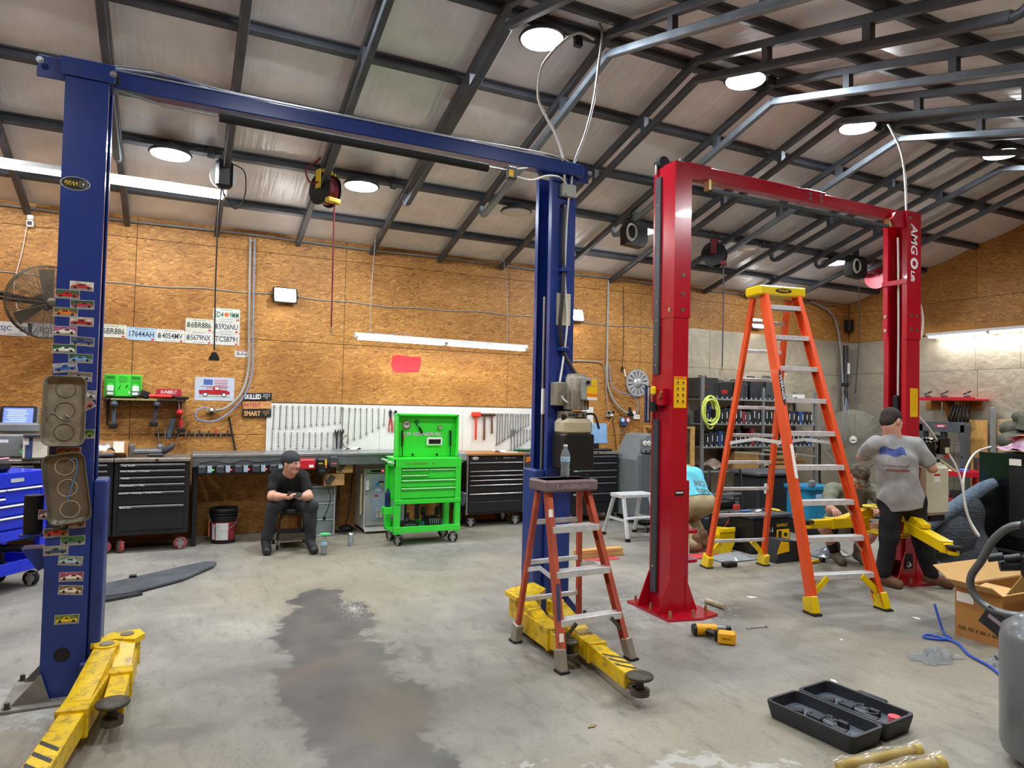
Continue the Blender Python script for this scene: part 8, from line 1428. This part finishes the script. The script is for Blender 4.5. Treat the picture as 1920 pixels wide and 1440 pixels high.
sdf_mesh('cap', [ell(H1.p(0, -.015, .05), (.088, .108, .088), H1.M, .01), ell(H1.p(0, -.11, .025), (.065, .07, .012), H1.M, .02)], .005, mat('cap_charcoal', '34353a', .85, 0, .15), t1p, [(tuple(-H1.z), float(-H1.z @ H1.p(0, 0, .012)))])
sdf_mesh('hair', [ell(H1.p(0, -.03, .015), (.081, .092, .07), H1.M, .01)], .006, HAIRD, t1p, [(tuple(H1.y), float(H1.y @ H1.p(0, .03, 0)))])
sdf_mesh('beard', [H1.e((0, .093, -.055), (.026, .012, .007)), H1.e((0, .07, -.1), (.026, .022, .016))], .004, mat('brown_beard', '4a352a', .8), t1p)
for q in (-1, 1): sdf_mesh('eye', [H1.e((q*.03, .083, .004), (.012, .008, .006))], .003, mat('eye_dark', '2a2422', .3), t1p); sdf_mesh('eyebrow', [H1.e((q*.031, .093, .026), (.018, .007, .005))], .003, HAIRD, t1p)
t = one('phone', G().box((0, 0, 0), (.15, .075, .01), .004).box((0, 0, .0052), (.135, .065, .0006), 0, 1), [BLACK, mat('phone_screen', '11141a', .1, coat=.5)], 'black phone in the hands of the seated man', 'phone', (1.13, 7.425, .655), (.5, .1, -.45))
# ---- standing man, seen from behind, working at the red column
H4 = Head((6.055, 4.27, 1.55), (.86, -.05, -.42), (.1, .1, 1), 1.02); GRY = mat('grey_marl', '9a9c9e', .9, 0, .1, 16, sheen=.15); BPN = mat('black_trousers', '16171b', .85, 0, .2, 14); BRN = mat('brown_shoe', '6a4c34', .65, 0, .2, 16)
J4 = dict(pelvis=(6.16, 4.25, .84), chest=(6.10, 4.26, 1.19), neck=(6.06, 4.265, 1.425), shL=(5.905, 4.35, 1.335), shR=(6.265, 4.175, 1.345), elL=(6.05, 4.58, 1.20), elR=(6.40, 4.10, 1.12), wrL=(6.28, 4.62, 1.2), wrR=(6.55, 4.27, 1.2), hipL=(6.09, 4.29, .82), hipR=(6.26, 4.21, .82), knL=(6.07, 4.30, .46), knR=(6.36, 4.17, .45), anL=(6.05, 4.345, .10), anR=(6.43, 4.13, .12), toL=(6.09, 4.22, .042), toR=(6.56, 4.04, .045))
t4, A4 = person('standing man in grey printed shirt and black trousers seen from behind', J4, H4, [(((6.28, 4.62, 1.2), (.85, .05, .1), (.1, -.9, -.2)), dict(curl=.5, side=-1)), (((6.55, 4.27, 1.2), (.6, .6, .1), (-.6, .6, -.3)), dict(curl=.6, side=1))], GRY, BPN, BRN, (6.17, 4.24, 0), shirt_long=.1, sleeve=.72, pr=1.08, sleeve_r=.064)
sdf_mesh('hair', [ell(H4.p(0, -.02, .045), (.084, .1, .088), H4.M, .01), ell(H4.p(0, -.06, -.02), (.07, .05, .06), H4.M, .03)], .0055, HAIRD, t4, [(tuple(unit(H4.y*.9-H4.z*.45)), float(unit(H4.y*.9-H4.z*.45) @ H4.p(0, .022, .0)))], lambda X, Y, Z: .002*np.sin(160*X+90*Z)*np.sin(130*Y+60*X))
sdf_mesh('beard', [H4.e((0, .05, -.085), (.06, .05, .045)), H4.e((0, .092, -.05), (.03, .012, .008))], .0045, HAIRD, t4, [(tuple(H4.z), float(H4.z @ H4.p(0, 0, -.045)))])
for q in (-1, 1): sdf_mesh('eye', [H4.e((q*.03, .083, .004), (.012, .008, .006))], .003, mat('eye_dark', '2a2422'), t4)
fw4 = unit((.44, .9, 0)); rt4 = Vector((.9, -.44, 0)); 
def on_back(g, name, m, A, dx, dz, bulge=.0, s=1.0):
    "drape a flat print over the shirt back: cast every vertex along the view of the back onto the shirt"
    up = Vector((-.12, 0, 1)).normalized(); c = Vector(A['chest'])
    sh = next(o for o in t4.children if o.name.startswith('shirt')); from mathutils.bvhtree import BVHTree
    bv = BVHTree.FromPolygons([wm(sh) @ v.co for v in sh.data.vertices], [tuple(p.vertices) for p in sh.data.polygons])
    vs = []
    for x, y, z in g.v:
        o = c+rt4*(x+dx)+up*(y+dz)-Vector(fw4)*.6; hit = bv.ray_cast(o, Vector(fw4)); p = hit[0] if hit[0] else o+Vector(fw4)*.5
        vs.append(p-Vector(fw4)*(.002+z))
    g.v = [tuple(p) for p in vs]; return W(name, g, m, t4)
def print_text(s, size, m, w, h, dx, dz, sub=2, **kw):
    me = text_mesh(s, size, **kw); g = G(); xs = [v.co.x for v in me.vertices]; ys = [v.co.y for v in me.vertices]; cx, cy = (max(xs)+min(xs))/2, (max(ys)+min(ys))/2; kx, ky = w/(max(xs)-min(xs)), h/(max(ys)-min(ys))
    vs = [((v.co.x-cx)*kx, (v.co.y-cy)*ky, .001) for v in me.vertices if 1]; g.add(vs, [tuple(p.vertices) for p in me.polygons]); return on_back(g, 'shirt_print', m, A4, dx, dz)
g = G().grid(16, 8, lambda u, v: (-.1+.2*u, -.035+.07*v+.012*math.sin(9*u), 0)); on_back(g, 'shirt_print', mat('print_blue', '4a5a9a', .9, 0, .5, 50), A4, -.07, .085)
print_text('DISCRAFT', .08, mat('print_white', 'cfcfd0', .9), .25, .05, -.06, .005, bold=.002); print_text('ULTIMATE DISC GOLF', .05, mat('print_red', '9a5a62', .9), .23, .02, -.06, -.045)
g = G().grid(14, 2, lambda u, v: (-.1+.2*u, -.01+.018*v, 0)); on_back(g, 'shirt_print', mat('print_red', '9a5a62'), A4, -.05, -.085)
# ---- crouching man facing the camera
H3 = Head((6.60, 5.02, .955), (-.35, -.62, -.72), (-.2, -.5, 1)); OLV = mat('olive_shirt', '6f7564', .9, 0, .1, 16)
J3 = dict(pelvis=(6.72, 5.36, .34), chest=(6.66, 5.2, .66), neck=(6.63, 5.1, .84), shL=(6.83, 5.04, .79), shR=(6.42, 5.24, .78), elL=(6.73, 4.84, .66), elR=(6.25, 5.10, .60), wrL=(6.53, 4.72, .665), wrR=(6.09, 4.93, .635), hipL=(6.81, 5.31, .34), hipR=(6.63, 5.41, .34), knL=(6.78, 4.96, .40), knR=(6.27, 5.2, .40), anL=(6.70, 5.10, .11), anR=(6.48, 5.22, .11), toL=(6.65, 4.96, .04), toR=(6.42, 5.08, .04))
t3, A3 = person('crouching man in olive shirt and camouflage cap steadying the yellow arm', J3, H3, [(((6.53, 4.72, .665), (-.75, -.05, -.3), (.2, .4, -.8)), dict(curl=.7, side=1)), (((6.09, 4.93, .635), (-.5, -.75, -.15), (0, -.1, -1)), dict(curl=.5, side=-1))], OLV, mat('black_shorts', '1c1d21', .85, 0, .15), mat('olive_boot', '5a5446', .7, 0, .2), (6.6, 5.15, 0), short=.72, sleeve=.75, sleeve_r=.068)
sdf_mesh('cap', [ell(H3.p(0, -.015, .05), (.09, .11, .09), H3.M, .01), ell(H3.p(0, .12, .035), (.068, .07, .012), H3.M, .02)], .0055, mat('camouflage_cap', '6b5f4c', .9, 0, .4, 26, col2='33302a'), t3, [(tuple(-H3.z), float(-H3.z @ H3.p(0, 0, .012)))])
sdf_mesh('hair', [ell(H3.p(0, -.03, .01), (.081, .09, .07), H3.M, .01)], .006, HAIRD, t3, [(tuple(H3.y), float(H3.y @ H3.p(0, .02, 0)))])
sdf_mesh('beard', [H3.e((0, .05, -.09), (.058, .046, .036))], .005, HAIRD, t3)
for q in (-1, 1): sdf_mesh('eye', [H3.e((q*.03, .083, .004), (.012, .008, .006))], .003, mat('eye_dark', '2a2422'), t3)
W('chest_patch', G().box((6.70, 4.985, .70), (.04, .003, .045), .001, rot=(.5, 0, .5)), mat('tan_patch', 'b89a66', .7), t3)
for q in 'LR': an = A3['an'+q]; kn = A3['kn'+q]; sdf_mesh('sock', [cone(an, lerp(an, kn, .35), .05, .052, .01)], .008, mat('dark_sock', '202226', .9), t3)
# ---- person in the cyan shirt bending over behind the red column
J2 = dict(pelvis=(5.44, 6.24, .56), chest=(5.46, 6.42, .80), neck=(5.5, 6.62, .92), shL=(5.30, 6.52, .86), shR=(5.62, 6.46, .84), elL=(5.25, 6.62, .6), elR=(5.66, 6.55, .6), wrL=(5.33, 6.72, .4), wrR=(5.58, 6.7, .4), hipL=(5.36, 6.25, .54), hipR=(5.53, 6.2, .54), knL=(5.30, 6.50, .36), knR=(5.52, 6.46, .36), anL=(5.31, 6.16, .11), anR=(5.50, 6.2, .11), toL=(5.27, 6.3, .042), toR=(5.52, 6.34, .042))
J2['anL'], J2['knL'], J2['toL'] = (5.33, 6.12, .10), (5.31, 6.42, .34), (5.27, 6.26, .042)
H2 = Head((5.53, 6.74, .90), (.2, .7, -.7), (.1, .7, .7))
t2p, A2 = person('person in cyan shirt and khaki trousers bending behind the red column', J2, H2, [(((5.33, 6.72, .4), (.2, .3, -.8), (.5, .5, 0)), dict(curl=.5, side=-1)), (((5.58, 6.7, .4), (-.2, .3, -.8), (-.5, .5, 0)), dict(curl=.5, side=1))], mat('cyan_shirt', '63c4d8', .9, 0, .08, 16), mat('khaki_trousers', 'a39677', .9, 0, .12, 14), BRN, (5.42, 6.3, 0), vox=.008, pr=1.1, sleeve_r=.075)
sdf_mesh('hair', [ell(H2.p(0, -.02, .04), (.082, .1, .086), H2.M, .01)], .007, HAIRD, t2p)
sh2 = next(o for o in t2p.children if o.name.startswith('shirt'))
from mathutils.bvhtree import BVHTree
_bv = BVHTree.FromPolygons([wm(sh2) @ v.co for v in sh2.data.vertices], [tuple(p.vertices) for p in sh2.data.polygons])
for s, w, h, dz in (('tors', .2, .07, .03), ('MO', .17, .08, .12)):
    me = text_mesh(s, .1, bold=.003); xs = [v.co.x for v in me.vertices]; ys = [v.co.y for v in me.vertices]; g = G(); vs = []
    for v in me.vertices:
        x = (v.co.x-(max(xs)+min(xs))/2)*w/(max(xs)-min(xs)); y = (v.co.y-(max(ys)+min(ys))/2)*h/(max(ys)-min(ys)); o = Vector((5.47, 5.6, .86))+Vector((.66, -.75, 0)).normalized()*0+Vector((.8, -.6, 0))*(x)+Vector((0, 0, 1))*(y+dz-.05)
        hit = _bv.ray_cast(o, Vector((.0, 1, -.25)).normalized()); vs.append((hit[0] if hit[0] else o+Vector((0, .7, 0)))+Vector((0, -.003, .002)))
    g.add(vs, [tuple(p.vertices) for p in me.polygons]); W('shirt_print', g, mat('print_silver', '8fa8ae', .8), t2p)
